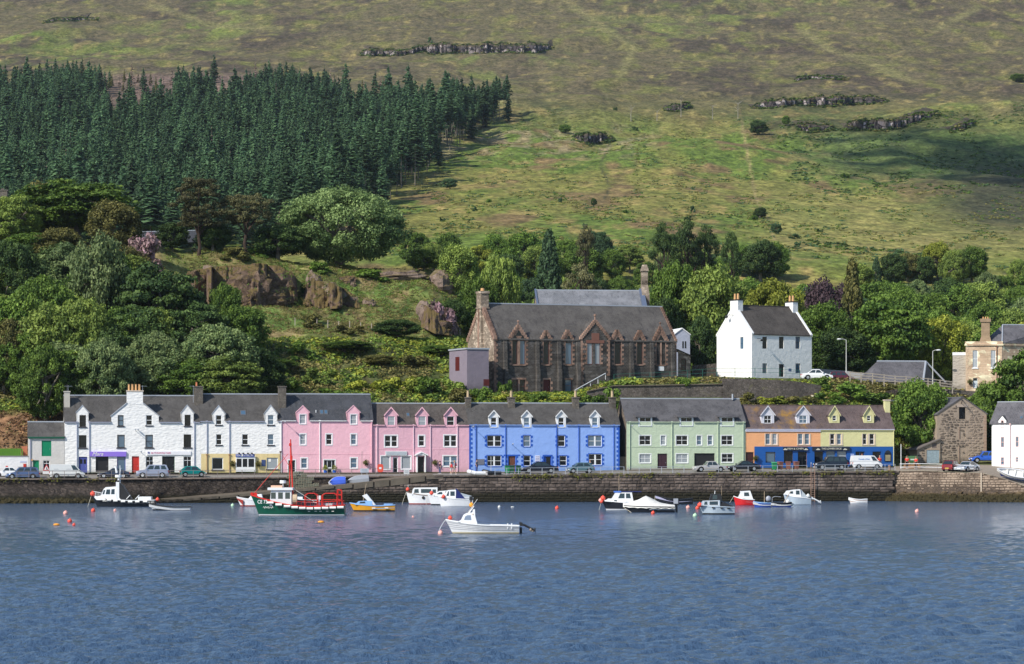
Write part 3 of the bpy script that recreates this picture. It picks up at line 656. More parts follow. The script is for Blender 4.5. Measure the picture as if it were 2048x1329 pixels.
# ---- trees of the knoll (photo column, distance, top row, crown width in photo px, kind, palette)
rw0=random.Random(77);PN={'mid': 'green','silver': 'grey-green','light': 'light green','dark': 'dark green','olive': 'olive','yellow': 'yellow-green'}
T=[
 (20,484,392,120,'sycamore','light','pale green sycamore at the left edge on top of the wooded knoll'),
 (150,492,360,225,'layered','mid','broad layered deep green tree forming the dome left of the two pines'),
 (100,500,368,130,'round','olive','brownish olive crown just showing behind the broad layered dome'),
 (225,482,405,100,'round','olive','loose yellow-olive tree on the right flank of the broad green dome'),
 (60,476,470,120,'round','mid','mid green tree below the pale sycamore at the left edge'),
 (345,491,447,62,'round','dark','small dark bushy tree just left of the taller pine trunk'),
 (425,492,448,66,'round','dark','small dark bushy tree between the two pines'),
 (556,494,452,100,'round','dark','dark bushy tree at the left foot of the great cream-tinted sycamore'),
 (120,474,458,100,'round','olive','rounded olive-green bushy tree under the broad dome at left'),
 (195,466,480,120,'round','silver','grey-green birch-like tree in the middle of the left bank'),
 (255,470,495,80,'round','olive','small olive tree below the pinkish rhododendron'),
 (320,462,530,170,'layered','dark','dark cedar-like tree with level boughs left of the rock face'),
 (395,452,610,130,'layered','dark','dark level-boughed tree under the left end of the rock face'),
 (280,452,610,150,'layered','dark','very dark spreading tree in the hollow above the white chimney stack'),
 (85,455,560,150,'sycamore','mid','bright leafy tree in the middle of the far left bank'),
 (10,450,600,110,'round','mid','leafy tree cut by the left edge halfway up the bank'),
 (165,446,600,130,'sycamore','light','light green sycamore hanging over the dark hollow at left'),
 (40,442,660,130,'sycamore','mid','mid green spreading tree low on the far left bank'),
 (130,440,690,120,'layered','mid','drooping green tree just above the end chimney of the white row'),
 (218,442,660,110,'round','dark','shaded dark tree directly behind the four-pot chimney'),
 (312,436,668,120,'sycamore','silver','silvery green sycamore behind the white house between two chimneys'),
 (440,437,652,160,'sycamore','silver','larger silvery green sycamore behind the chimney of the white houses'),
 (520,438,700,90,'round','dark','dark tree in the shade right of the silvery sycamores'),
 (450,462,572,70,'round','mid','small green tree at the foot of the left boulders'),
 (560,434,745,70,'round','mid','low green tree behind the first pink house roof'),
 (690,446,690,110,'bushy','mid','bright rounded tree alone in the middle of the slope below the grass shelf'),
 (795,458,640,90,'round','dark','dark rounded tree at the right end of the grass shelf'),
 (760,440,718,60,'round','olive','thin olive tree right of the bright rounded tree on the slope'),
 (872,452,700,60,'round','mid','small green tree left of the grey lean-to of the church'),
 (848,506,500,60,'round','light','light sapling at the right foot of the great sycamore'),
 (915,500,492,75,'round','light','airy light green tree above the pink rhododendron'),
 (1000,484,515,90,'sycamore','light','bright green tree right behind the crow-stepped chimney gable'),
 (955,478,560,80,'round','mid','green tree behind the left gable chimney of the church'),
 (905,474,600,50,'round','dark','small dark tree behind the pink rhododendron'),
 (1350,492,530,120,'sycamore','mid','deep green tree just right of the church belfry'),
 (1330,486,600,70,'round','dark','dark tree in shade between church roof end and belfry tree'),
 (1430,490,540,140,'round','light','tall yellowish green tree left of the white gabled house'),
 (1400,470,640,60,'round','dark','small dark tree low between church and white gabled house'),
 (1545,486,566,140,'sycamore','yellow','yellow-green tree peeping over the ridge of the white gabled house'),
 (1650,478,610,110,'round','mid','green tree touching the right gable of the white house'),
 (1690,472,660,110,'round','dark','dark tree in shade behind the left street lamp'),
 (1705,520,528,66,'cypress','olive','dark domed cypress standing out in front of the wood'),
 (1655,540,565,100,'round','purple','purple-leaved copper beech above the white house'),
 (1780,478,592,150,'layered','mid','big drooping lime tree behind the low slate shed'),
 (1885,484,636,110,'round','yellow','fresh yellow-green tree left of the sandstone house'),
 (1842,428,764,104,'round','mid','green tree filling the gap between yellow house and stone store'),
 (1812,432,810,70,'round','dark','dark shaded tree hard against the right gable of the yellow house'),
 (1874,440,830,40,'round','dark','dark tree just behind the left eave of the stone store'),
 (2056,428,704,150,'layered','mid','large bright tree at the right edge above the white cottage'),
 (1976,436,772,66,'round','mid','spreading green tree behind the peak of the stone store'),
 (1992,430,790,60,'round','dark','dark leafy tree between stone store and white cottage'),
 (1806,456,752,26,'round','mid','little round tree in front of the slate shed by the rails'),
]
for i,(px,d,top,wp,kind,pal,lab) in enumerate(T):
    if px<540 and d<470: d=qd(px)+(d-qd(px))*.66
    tree(px,d,top,wp,'round' if kind=='bushy' else kind,pal,lab,var=i % 3)
rows=[('low on the bank',690,735,24),('halfway up the bank',610,675,36),('high on the bank',530,600,52),('near the top of the bank',475,525,68)];fills=[('behind the far left store',20),('left of the end chimney',85),('above the end chimney',150),('left of the four-pot chimney',215),('right of the four-pot chimney',300),('left of the grey chimney',370),('right of the grey chimney',450)]
for ri,(rn,y0,y1,d0) in enumerate(rows):
    for fi,(fn,x) in enumerate(fills):
        if (ri==2 and x>340) or (ri==3 and x>260) or (ri==0 and x<60): continue
        for k in range(2):
            xx=x+rw0.uniform(-12,12)+k*34;top=rw0.uniform(y0,y1)-(0 if ri else 10);d=qd(xx)+d0+rw0.uniform(-2,4)+(5 if k else 0);pal=rw0.choice(['mid','mid','silver','light','light','dark','olive'] if ri else ['mid','mid','light','dark','silver']);kd=rw0.choice(['round','round','sycamore','sycamore','layered'])
            if top>YH-(zt(xx,d)-HC)*F/d-50: top=YH-(zt(xx,d)-HC)*F/d-rw0.uniform(50,80)
            tree(xx,d,top,rw0.uniform(95,135),kd,pal,f"{'smaller' if k else 'bigger'} {PN[pal]} {dict(round='rounded', sycamore='billowing', layered='level-boughed')[kd]} tree {rn} {fn}",var=rw0.randrange(3))
tree(680,503,372,268,'sycamore','cream','great cream-tinted sycamore with a huge dome crown on the knoll',var=0,real=True,trunkfrac=.1)
# two Scots pines with bare crooked stems
def scots(px,d,top,wp,crown_bottom,lab,seed,forks):
    zb=zt(px,d);H=ZP(top,d)-zb;W=wp*d/F;zc=ZP(crown_bottom,d)-zb;r=np.random.RandomState(seed)
    P0=P(px,910,d);e=thing('pine_tree',lab,'tree',(P0.x,d,zb));mb=MB();pts=[]
    base=Vector((0,0,-.5));pv=base;stem=[Vector((r.uniform(-.25,.25),0,(zc*.95)*k/3)) for k in range(1,4)]
    rad=.34
    for q in stem: mb.cyl(pv,q,rad,rad*.85,8,caps=False);rad*=.85;pv=q
    for k in range(forks):
        a=k/forks*6.28+r.rand();u=W*.42*(.3+.7*r.rand());e1=Vector((math.cos(a)*u,math.sin(a)*u*.8,zc+(H-zc)*(.15+.7*r.rand())))
        s=stem[1+k % 2];m=s.lerp(e1,.45)+Vector((r.uniform(-.3,.3),0,.2));mb.cyl(s,m,.17,.11,6,caps=False);mb.cyl(m,e1,.11,.05,5,caps=False)
        for q in range(3): mb.cyl(m.lerp(e1,.4+.2*q),e1+Vector((r.randn()*.9,r.randn()*.6,r.rand()*.5)),.05,.02,4,caps=False)
        pts.append(e1)
    for k in range(int(W*(H-zc)*1.7)):
        a=r.rand()*6.28;u=r.rand()**.5;v=r.rand();env=math.sqrt(max(.05,1-(v*1.05-.15)**2)) if v>.3 else .75
        pts.append(Vector((math.cos(a)*u*W/2*env,math.sin(a)*u*W/2*env*.8,zc+(H-zc)*v)))
    cp=np.array([tuple(p) for p in pts]);rd=np.stack([r.uniform(.5,1.1,len(cp)),r.uniform(.5,1.1,len(cp)),r.uniform(.28,.5,len(cp))],-1)
    Vv,Qq,cc=leaves(cp,rd,170,.17,seed,up=.7)
    link('crown',np_mesh('crown',Vv,Qq,LM['pine'],cc),e);mb.build('trunk',PBARK,e)
scots(397,489,357,112,452,'taller of the two rust-green pines, with a forked bare stem on the knoll',4,8)
scots(492,491,391,140,446,'flat-topped spreading pine with twin stems beside the great sycamore',9,9)
# ---- the wood behind the church and the white house
marks=[(860,'the grassy knoll end'),(960,'the gable chimney'),(1080,'the pale roof end'),(1190,'the pale church roof'),(1300,'the belfry'),(1400,'the church outbuilding'),(1470,'the left white chimney'),(1585,'the right white chimney'),(1690,'the left street lamp'),(1790,'the slate shed'),(1870,'the right street lamp'),(1965,'the sandstone chimney'),(2040,'the sandstone house roof')]
names={'mid': 'green','light': 'light green','dark': 'dark green','bluegreen': 'blue-green','yellow': 'yellow-green','olive': 'olive','silver': 'grey-green','purple': 'purple-leaved'}
used={}
rw=random.Random(21);wood=[]
for row,(d0,sp_) in enumerate([(522,52),(560,46),(604,42),(655,38),(712,34),(770,32)]):
    x=830+rw.uniform(0,30)
    while x<2120:
        d=d0+rw.uniform(-16,16)
        if not (row<2 and x<930) and not (row==5 and 1560<x<1700): wood.append((x,d,row))
        x+=sp_*rw.uniform(.75,1.25)
rowname=['in the front rank','in the second rank','in the third rank','in the fourth rank','in the fifth rank','in the topmost rank']
for x,d,row in wood:
    pal=rw.choices(['mid','light','dark','bluegreen','yellow','olive','silver','purple'],[50,24,5,9 if row>2 else 3,7 if row<4 else 2,3,4,1])[0]
    h=rw.uniform(9.5,14)*(1 if row<4 else .72);kind=rw.choices(['round','sycamore','layered','cypress'],[50,25,12,3 if row>1 else 1])[0]
    if kind=='cypress': pal=rw.choice(['dark','bluegreen']);h*=1.15
    w_=h*rw.uniform(.72,1.0)*(.45 if kind=='cypress' else 1);z=zt(x,d);top=YH-(z+h-HC)*F/d
    m=min(marks,key=lambda q: abs(q[0]-x))[1]
    lab=f"{names[pal]} {'pointed conifer' if kind == 'cypress' else ('spreading tree' if kind == 'layered' else ('billowing tree' if kind == 'sycamore' else 'rounded tree'))} {rowname[row]} above {m}"
    used[lab]=used.get(lab,0)+1
    if used[lab]>1: lab=['','','second ','third ','fourth ','fifth '][min(5,used[lab])]+lab
    tree(x,d,top,w_*F/d,kind,pal,lab,name='conifer_tree' if kind=='cypress' else 'broadleaf_tree',var=rw.randrange(3))
for i,(x,d,top,wp) in enumerate([(1325,640,448,60),(1375,650,442,66),(1410,655,452,56),(1462,640,466,42),(1172,720,452,34),(1160,600,528,70)]):
    tree(x,d,top,wp,'pinecrown','dark' if i<4 else 'pine',['left dark pine of the trio standing above the belfry','middle dark pine of the trio standing above the belfry','right dark pine of the trio standing above the belfry','lone upright dark pine right of the trio above the wood','small flat-topped pine on the pasture edge above the church','brownish pine with pale limbs amid the wood over the church roof'][i],name='pine_tree',var=i % 2)
tree(1098,690,462,62,'cypress','bluegreen','broad pointed blue-green conifer rising above the wood over the church',name='conifer_tree')
# ---- lone shrubs on the far pasture
SH=[(900,372,30,24,'small round shrub beside the plantation shadow'),(1518,262,36,34,'dark round tree under the right crag'),(1690,352,18,14,'dark shrub alone in the right pasture'),(1552,462,20,24,'small tree by the fence line low on the hill'),(1520,430,26,24,'bushy clump low on the hill beside the fence line'),(1508,436,16,16,'little bush left of the bushy clump by the fence'),(1170,455,14,14,'shrub under the pasture pine'),(1270,258,18,16,'shrub right of the small dark crag'),(1130,262,24,20,'shrub left of the small dark crag'),(950,420,12,12,'tiny bush low on the left pasture'),
      (885,440,12,14,'tiny bush near the great sycamore edge'),(978,402,10,12,'tiny bush high on the left pasture'),(1120,402,11,12,'tiny bush in the mid pasture'),(1188,408,12,18,'upright little bush right of the mid pasture'),(1250,424,14,9,'low dark bush in the mid pasture'),(1385,420,14,16,'little tree at the lower mid hill'),(1375,436,18,14,'wide bush beside the little tree at the lower mid hill'),(1572,245,16,22,'small tree on the right crag shelf'),(860,82,12,14,'lone dark shrub on the long upper crag'),(1855,494,18,14,'grey-green bush low on the right pasture'),(1905,510,16,10,'low bush further right on the pasture'),(1595,492,20,14,'bare reddish bush near the bracken strip'),(1640,462,16,8,'small dark bush above the bracken strip'),(2035,160,30,20,'bright shrub clump at the right edge of the moor'),(1590,475,30,10,'dark low bush left end of the bracken strip'),(1230,218,10,12,'little dark bush on the moor by the gully')]
for i,(x,y,wp,hp,lab) in enumerate(SH):
    d=hit(x,y+hp*.3,700);tree(x,d,y-hp*.6,wp,'round' if hp>16 else 'bush',['bluegreen','dark','mid'][i % 3],lab,name='shrub',cat='shrub',var=i % 3)
for i,(x,y0,y1) in enumerate([(1362,200,238),(1425,212,240),(1476,205,240),(1262,215,246),(1314,222,243)]):
    d=hit(x,y1,900);z=zt(x,d);H=(y1-y0)*d/F;r=random.Random(i);mb=MB();mb.cyl((0,0,-.5),(0,0,H),.24,.06,5)
    for k in range(9):
        a=r.uniform(0,6.28);zz=H*r.uniform(.3,.95);mb.cyl((0,0,zz),(math.cos(a)*2.2,math.sin(a)*2.2,zz+r.uniform(.8,2.4)),.12,.03,4)
    o=mb.build('dead_tree',paint('bleached_wood',(.28,.25,.21)),None,loc=((x-CX)*d/F,d,z));tag(o,['tallest bleached dead tree left of the stone-topped ridge','short bleached dead tree between two taller ones','forked bleached dead tree at the top of the fence line','leftmost thin bleached dead tree on the hill','small bleached dead tree above the bramble patch'][i],'dead tree')
# ---- bushes of the slope
BU=[(600,700,60,34,'mid','green bush high on the slope above the first pink roof'),(640,745,70,40,'light','light green bush above the pink roof skylight'),(735,770,80,34,'yellow','yellow-green bush above the valley between pink roofs'),(580,775,60,36,'mid','bush peeping over the first pink roof'),(660,785,60,30,'mid','rounded bush over the right end of the first pink roof'),(800,765,70,40,'yellow','wide yellow-green bush above the second pink house'),(860,775,70,40,'mid','wide green bush above the second pink house chimney end'),(905,765,60,40,'light','light bush under the grey lean-to corner'),(925,785,60,34,'olive','brownish bush left of the lower church window'),(960,790,50,30,'mid','bush under the church corner'),(1008,770,32,44,'mid','tall ivy bush at the church wall left of the double window'),(830,720,60,30,'olive','olive bush halfway up above the second pink house'),(620,640,50,26,'olive','olive bush under the boulders'),(700,655,60,20,'olive','low brown-green bush below the fence posts'),(745,545,80,24,'mid','long bush on the crest right of the sycamore'),(640,535,50,22,'mid','bush at the foot of the great sycamore'),(560,540,40,30,'mid','leafy bush between the two biggest boulders'),(615,575,36,44,'mid','upright bush in the gap of the rock face'),(285,492,60,40,'pink','pink-flowering rhododendron among the left trees'),(884,604,54,50,'pink','pink-flowering rhododendron left of the church chimney'),(530,500,70,24,'mid','scrubby bush on the knoll crest under the flat pine'),(470,505,60,22,'olive','olive scrub on the crest above the rock face'),(88,520,34,30,'dead','brownish bare patch of scrub at far left'),
      (1020,795,60,24,'yellow','bright bush below the double church window'),(1075,797,50,22,'mid','bush under the church door'),(1130,795,60,22,'yellow','bright bush under the right lower church window'),(1180,798,50,26,'mid','bush at the foot of the church stair'),(1225,795,40,40,'mid','ivy clump left of the green house ridge'),(1318,742,22,18,'mid','bush on the terrace before the church'),(1370,765,28,16,'mid','bush on the ledge at the end of the rails'),(1500,804,50,12,'olive','low olive growth over the green house end'),(1540,803,60,12,'yellow','grass clump over the orange roof'),(1600,803,60,12,'olive','olive growth behind the log pile'),(1700,785,90,38,'mid','broad-leaved butterbur patch above the yellow roof'),(1650,792,60,26,'mid','smaller leafy patch left of the butterbur'),(1745,795,70,30,'mid','leafy patch above the yellow roof end'),(1640,765,40,18,'mid','bush under the parked white saloon'),(1770,775,50,20,'olive','dry bush above the bank stones')]
for i,(x,y,wp,hp,pal,lab) in enumerate(BU):
    d=hit(x,y+hp*.45,424);big_=1.35 if pal=='pink' else 1.1;d-=(5 if x<500 else 13) if pal=='pink' else 0;tree(x,d,y-hp*.5*big_,wp*big_,'bush',pal,lab,name='bush',cat='bush',var=i % 3)
# ---- ivy, bramble and bracken covering the slope: nobody could count it
def tuft(seed,pal,n=16,r=.5,s=.22,fl=.45):
    V,Q,c=leaves([(0,0,.12)],[r],n,s,seed,fl,up=.7,tint=[.5]);return np_mesh('tuft',V,Q,LM[pal],c)
TU=[tuft(1,'yellow'),tuft(2,'mid'),tuft(3,'olive'),tuft(4,'mid'),tuft(5,'moss',14,.6,.2),tuft(6,'dark'),tuft(7,'light'),tuft(8,'rust',14,.55,.2)]
pts=[];sc=[];ro=[];ii=[];rg_=np.random.RandomState(4)
for k in range(40000):
    px=rg_.uniform(-60,2110) if k<30000 else rg_.uniform(380,960);v=rg_.uniform(17.5 if k<30000 else 58,112 if px<960 else (36 if px<1800 else 44));d=qd(px)+v
    if px>1170 and px<1640 and ((v>24.2 and v<28.4) or v>33 or (v>24 and rg_.rand()<.75)): continue
    if 960<px<1175 and v>33: continue
    if 1905<px<1985 and v<27: continue
    z=zt(px,d);py=YH-(z-HC)*F/d
    n=fbm(px/60+7,py/30,3)+rg_.randn()*.05
    if px<140 and 828<py:
        if rg_.rand()<.3: continue
        k_=7 if rg_.rand()<.8 else 4
    elif px<960 and 615<py<672 and px>440: # grass shelf
        if rg_.rand()<.35: continue
        k_=int(rg_.choice([4,2,7,1],p=[.5,.3,.08,.12]))
    elif px<960 and py<615:
        if rg_.rand()<.2: continue
        k_=int(rg_.choice([4,2,1,6],p=[.35,.3,.2,.15]))
    else:
        if n>.57: k_=int(rg_.choice([2,4]))
        elif n>.44: k_=int(rg_.choice([0,1,6,3]))
        elif n>.38: k_=int(rg_.choice([1,5,0]))
        else: k_=int(rg_.choice([0,6,0,1]))
    s=rg_.uniform(.7,1.7)*(.55 if py<680 else 1.15)
    pts.append(((px-CX)*d/F,d,z));sc.append((s,s,s*rg_.uniform(.6,1.1)));ro.append((rg_.randn()*.2,rg_.randn()*.2,rg_.rand()*6.28));ii.append(k_)
gn_scatter('slope_undergrowth',pts,sc,ro,ii,TU,'tangle of ivy, bramble and bracken covering the bank behind the houses')
# far bracken, tussocks and rushes of the hill
pts=[];sc=[];ro=[];ii=[]
FT=[tuft(11,'mid',14,.8,.5),tuft(12,'olive',12,.8,.45),tuft(13,'dark',14,.8,.5),tuft(14,'bluegreen',14,.8,.5)]
for k in range(16000):
    px=rg_.uniform(740,2140);py=rg_.uniform(235,530)
    if px<np.interp(py,rite_y,rite_x)+10: continue
    d=np.interp(py,[235,300,400,460,535],[1600,1400,1080,930,800]);v=d-qd(px)
    n=fbm(px/40+3,py/16+9,4)
    br=1560<px and 240<py<370;strip=1600<px<1860 and abs(py-(480+(px-1600)*.07))<7
    if not strip and n<(.50 if br else .55)+rg_.randn()*.03: continue
    z=zt(px,d);s=rg_.uniform(.5,1.1)*(1.3 if strip or br else 1)
    pts.append(((px-CX)*d/F,d,z));sc.append((s*1.4,s*1.4,s));ro.append((0,0,rg_.rand()*6.28));ii.append(int(rg_.choice([0,3,2])) if (br or strip) else int(rg_.choice([0,1,1,3])))
gn_scatter('hill_bracken',pts,sc,ro,ii,FT,'scattered bracken, rushes and brash on the open pasture of the hill')
# ---- local frames: a building's own axes; photo measurements are turned into metres on its front
class Fr:
    def __init__(s,ox,oy,th,oz=0.0): s.ox,s.oy,s.th,s.oz=ox,oy,th,oz;s.c,s.s=math.cos(th),math.sin(th)
    def x(s,px,y=0.0):
        k=(px-CX)/F;return (k*(s.oy+y*s.c)-s.ox+y*s.s)/(s.c-k*s.s)
    def y(s,px,x=0.0):
        k=(px-CX)/F;return (s.ox+x*s.c-k*(s.oy+x*s.s))/(s.s+k*s.c)
    def d(s,x,y=0.0): return s.oy+x*s.s+y*s.c
    def z(s,px,py,y=0.0): return ZP(py,s.d(s.x(px,y),y))-s.oz
    def w(s,x,y=0.0,z=0.0): return Vector((s.ox+x*s.c-y*s.s,s.oy+x*s.s+y*s.c,s.oz+z))
ROW=Fr(0,399.4,TH)
def rowfr(px0,base_py,t=9.0):
    b=Fr(-t*ST,399.4+t*CT,TH);x=b.x(px0);o=b.w(x);return Fr(o.x,o.y,TH,ZP(base_py,o.y))
GLASS=NT('window_glass').fin((.006,.009,.014),.06,.38)
GLASSB=NT('curtained_glass').fin((.30,.33,.36),.15,.6)
GLASSL=NT('sky_lit_glass').fin((.07,.13,.20),.05,.9)
WHITE=paint('white_paint',(.80,.81,.82),.55,.3,dirt=.08)
STONE_T=paint('pale_stone_trim',(.62,.52,.42),.8,.2);DKSILL=paint('dark_sill',(.05,.05,.06),.7,.2)
LEAD=paint('lead_flashing',(.42,.45,.50),.5,.4,.2);CHST=rubble('chimney_stone',(.15,.13,.11),(.26,.23,.19),(.12,.11,.10),(2.5,4),.08,.03)
POT=paint('chimney_pot',(.62,.36,.17),.8,.2);POTR=paint('red_chimney_pot',(.55,.20,.10),.8,.2)
GREYPIPE=paint('grey_pipe',(.36,.38,.48),.6,.3);IRON=paint('galvanised_rail',(.50,.53,.58),.45,.4,.4);BLACK=paint('black_paint',(.02,.02,.022),.5,.4)
def hole(f,a,b,t,u,y=0.0): return (f.x(a,y),f.x(b,y),f.z((a+b)/2,u,y),f.z((a+b)/2,t,y))
def window(par,h,y,style='sash',fm=None,pm=None,dep=.14,fw=.07,sill=None,surround=None,sw=.10):
    x0,x1,z0,z1=h;fm=fm or WHITE;pm=pm or RN.choices([GLASS,GLASSL,GLASSB],[6,2,1])[0];yy=y+dep-.02;mb=MB()
    mb.box(x0,x0+fw,yy-.05,yy,z0,z1).box(x1-fw,x1,yy-.05,yy,z0,z1).box(x0+fw,x1-fw,yy-.05,yy,z0,z0+fw).box(x0+fw,x1-fw,yy-.05,yy,z1-fw,z1)
    def v(x,wd=.05): mb.box(x-wd/2,x+wd/2,yy-.046,yy-.004,z0+fw,z1-fw)
    def hz(z,wd=.06): mb.box(x0+fw,x1-fw,yy-.048,yy-.002,z-wd/2,z+wd/2)
    if 's' in style: hz((z0+z1)/2)
    if 'd' in style: v((x0+x1)/2,.22)
    if 'v' in style: v((x0+x1)/2)
    if 'g' in style:
        for k in (.25,.75): hz(z0+(z1-z0)*k,.035)
    if 't' in style: hz(z0+(z1-z0)*.70);v((x0+x1)/2,.04)
    o=mb.build('window',fm,par)
    MB().box(x0+.01,x1-.01,yy-.012,yy+.03,z0+.01,z1-.01).build('pane',pm or GLASS,o)
    if sill: MB().box(x0-.12,x1+.12,y-.10,y+dep-.07,z0-.16,z0-.003).build('sill',sill,o)
    if surround:
        s=MB();s.box(x0-sw,x0-.002,y-.025,y+.02,z0-sw,z1+sw).box(x1+.002,x1+sw,y-.025,y+.02,z0-sw,z1+sw).box(x0-.002,x1+.002,y-.024,y+.02,z1+.002,z1+sw).box(x0-.002,x1+.002,y-.06,y+.02,z0-sw,z0-.002)
        s.build('surround',surround,o)
    return o
def door(par,h,y,mat,dep=.2,glazed=None,frame=None,name='door',panels=True):
    x0,x1,z0,z1=h;fr=frame or mat;w=x1-x0
    mb=MB();mb.box(x0+.06,x1-.06,y+dep-.05,y+dep,z0+.02,z1-.06)
    if panels and not glazed:
        for a in (.12,.55):
            for b in (0,1): mb.box(x0+.06+(.12+b*.45)*w*.85,x0+.06+(.12+b*.45+.33)*w*.85,y+dep-.07,y+dep-.05,z0+(z1-z0)*a,z0+(z1-z0)*(a+.35))
    o=mb.build(name,mat,par)
    MB().box(x0,x0+.06,y+dep-.09,y+dep,z0,z1).box(x1-.06,x1,y+dep-.09,y+dep,z0,z1).box(x0+.06,x1-.06,y+dep-.09,y+dep,z1-.06,z1).build('frame',fr,o)
    if glazed:
        for (a,b,c,e) in glazed: MB().box(x0+a*w,x0+b*w,y+dep-.075,y+dep-.052,z0+c*(z1-z0),z0+e*(z1-z0)).build('pane',GLASS,o)
    MB().box(x1-.22,x1-.14,y+dep-.12,y+dep-.05,z0+(z1-z0)*.45,z0+(z1-z0)*.45+.05).build('handle',IRON,o)
    return o
def chimney(par,x0,x1,y0,y1,z0,z1,mat,pots=(),pz=.7,pm=None,cap=None,r=.14):
    o=MB().box(x0,x1,y0,y1,z0,z1).build('chimney',mat,par)
    MB().box(x0-.08,x1+.08,y0-.08,y1+.08,z1,z1+.16).build('cap',cap or mat,o)
    for p in pots:
        m=MB();m.cyl((p,(y0+y1)/2,z1+.16),(p,(y0+y1)/2,z1+.16+pz),r*1.05,r*.85,10);m.cyl((p,(y0+y1)/2,z1+.16+pz),(p,(y0+y1)/2,z1+.2+pz),r*1.1,r*1.1,10)
        m.build('chimney_pot',pm or POT,o)
    return o
def text(par,s,loc,size,mat,name='lettering',width=None,shear=0,rot=(math.pi/2,0,0),align='CENTER',spacing=1.0,wait=None):
    cu=bpy.data.curves.new(name,'FONT');cu.body=s;cu.size=size;cu.align_x=align;cu.align_y='CENTER';cu.shear=shear;cu.extrude=.008;cu.space_character=spacing
    cu.resolution_u=3;cu.materials.append(mat)
    tmp=bpy.data.objects.new(name,cu);C.objects.link(tmp);me=bpy.data.meshes.new_from_object(tmp.evaluated_get(bpy.context.evaluated_depsgraph_get()));bpy.data.objects.remove(tmp)
    me.name=name
    o=link(name,me,par,loc,rot)
    if width:
        xs=[v.co.x for v in me.vertices];o.scale=(width/(max(xs)-min(xs)),1,1)
    return o
def lamp_bracket(par,x,z,y=0,out=1.0):
    mb=MB();mb.cyl((x,y,z),(x-.05,y-out,z+.12),.04,.03,6);mb.sph((x-.05,y-out-.2,z+.1),.2,8,5,sc=(.7,1.4,.5));mb.build('wall_lamp',IRON,par)
def pipe(par,x,z0,z1,mat,y=0):
    mb=MB();mb.cyl((x,y-.10,z0),(x,y-.10,z1),.055,.055,8);mb.box(x-.12,x+.12,y-.18,y-.02,z1-.02,z1+.16);mb.build('downpipe',mat,par)
def basket(x,y,z,fr,lab):
    W0=fr.w(x,y,z);pts=np.array([(W0.x+dx,W0.y-.35,W0.z+dz) for dx,dz in ((0,0),(.2,.1),(-.2,.08),(0,.2),(.1,-.12),(-.12,-.1))])
    V,Q,c=leaves(pts-np.array([W0.x,W0.y,W0.z]),np.full(6,.26),40,.13,3)
    o=link('hanging_basket',np_mesh('hanging_basket',V,Q,LM['olive'],c),None,W0);tag(o,lab,'hanging basket','hanging baskets on the fronts')
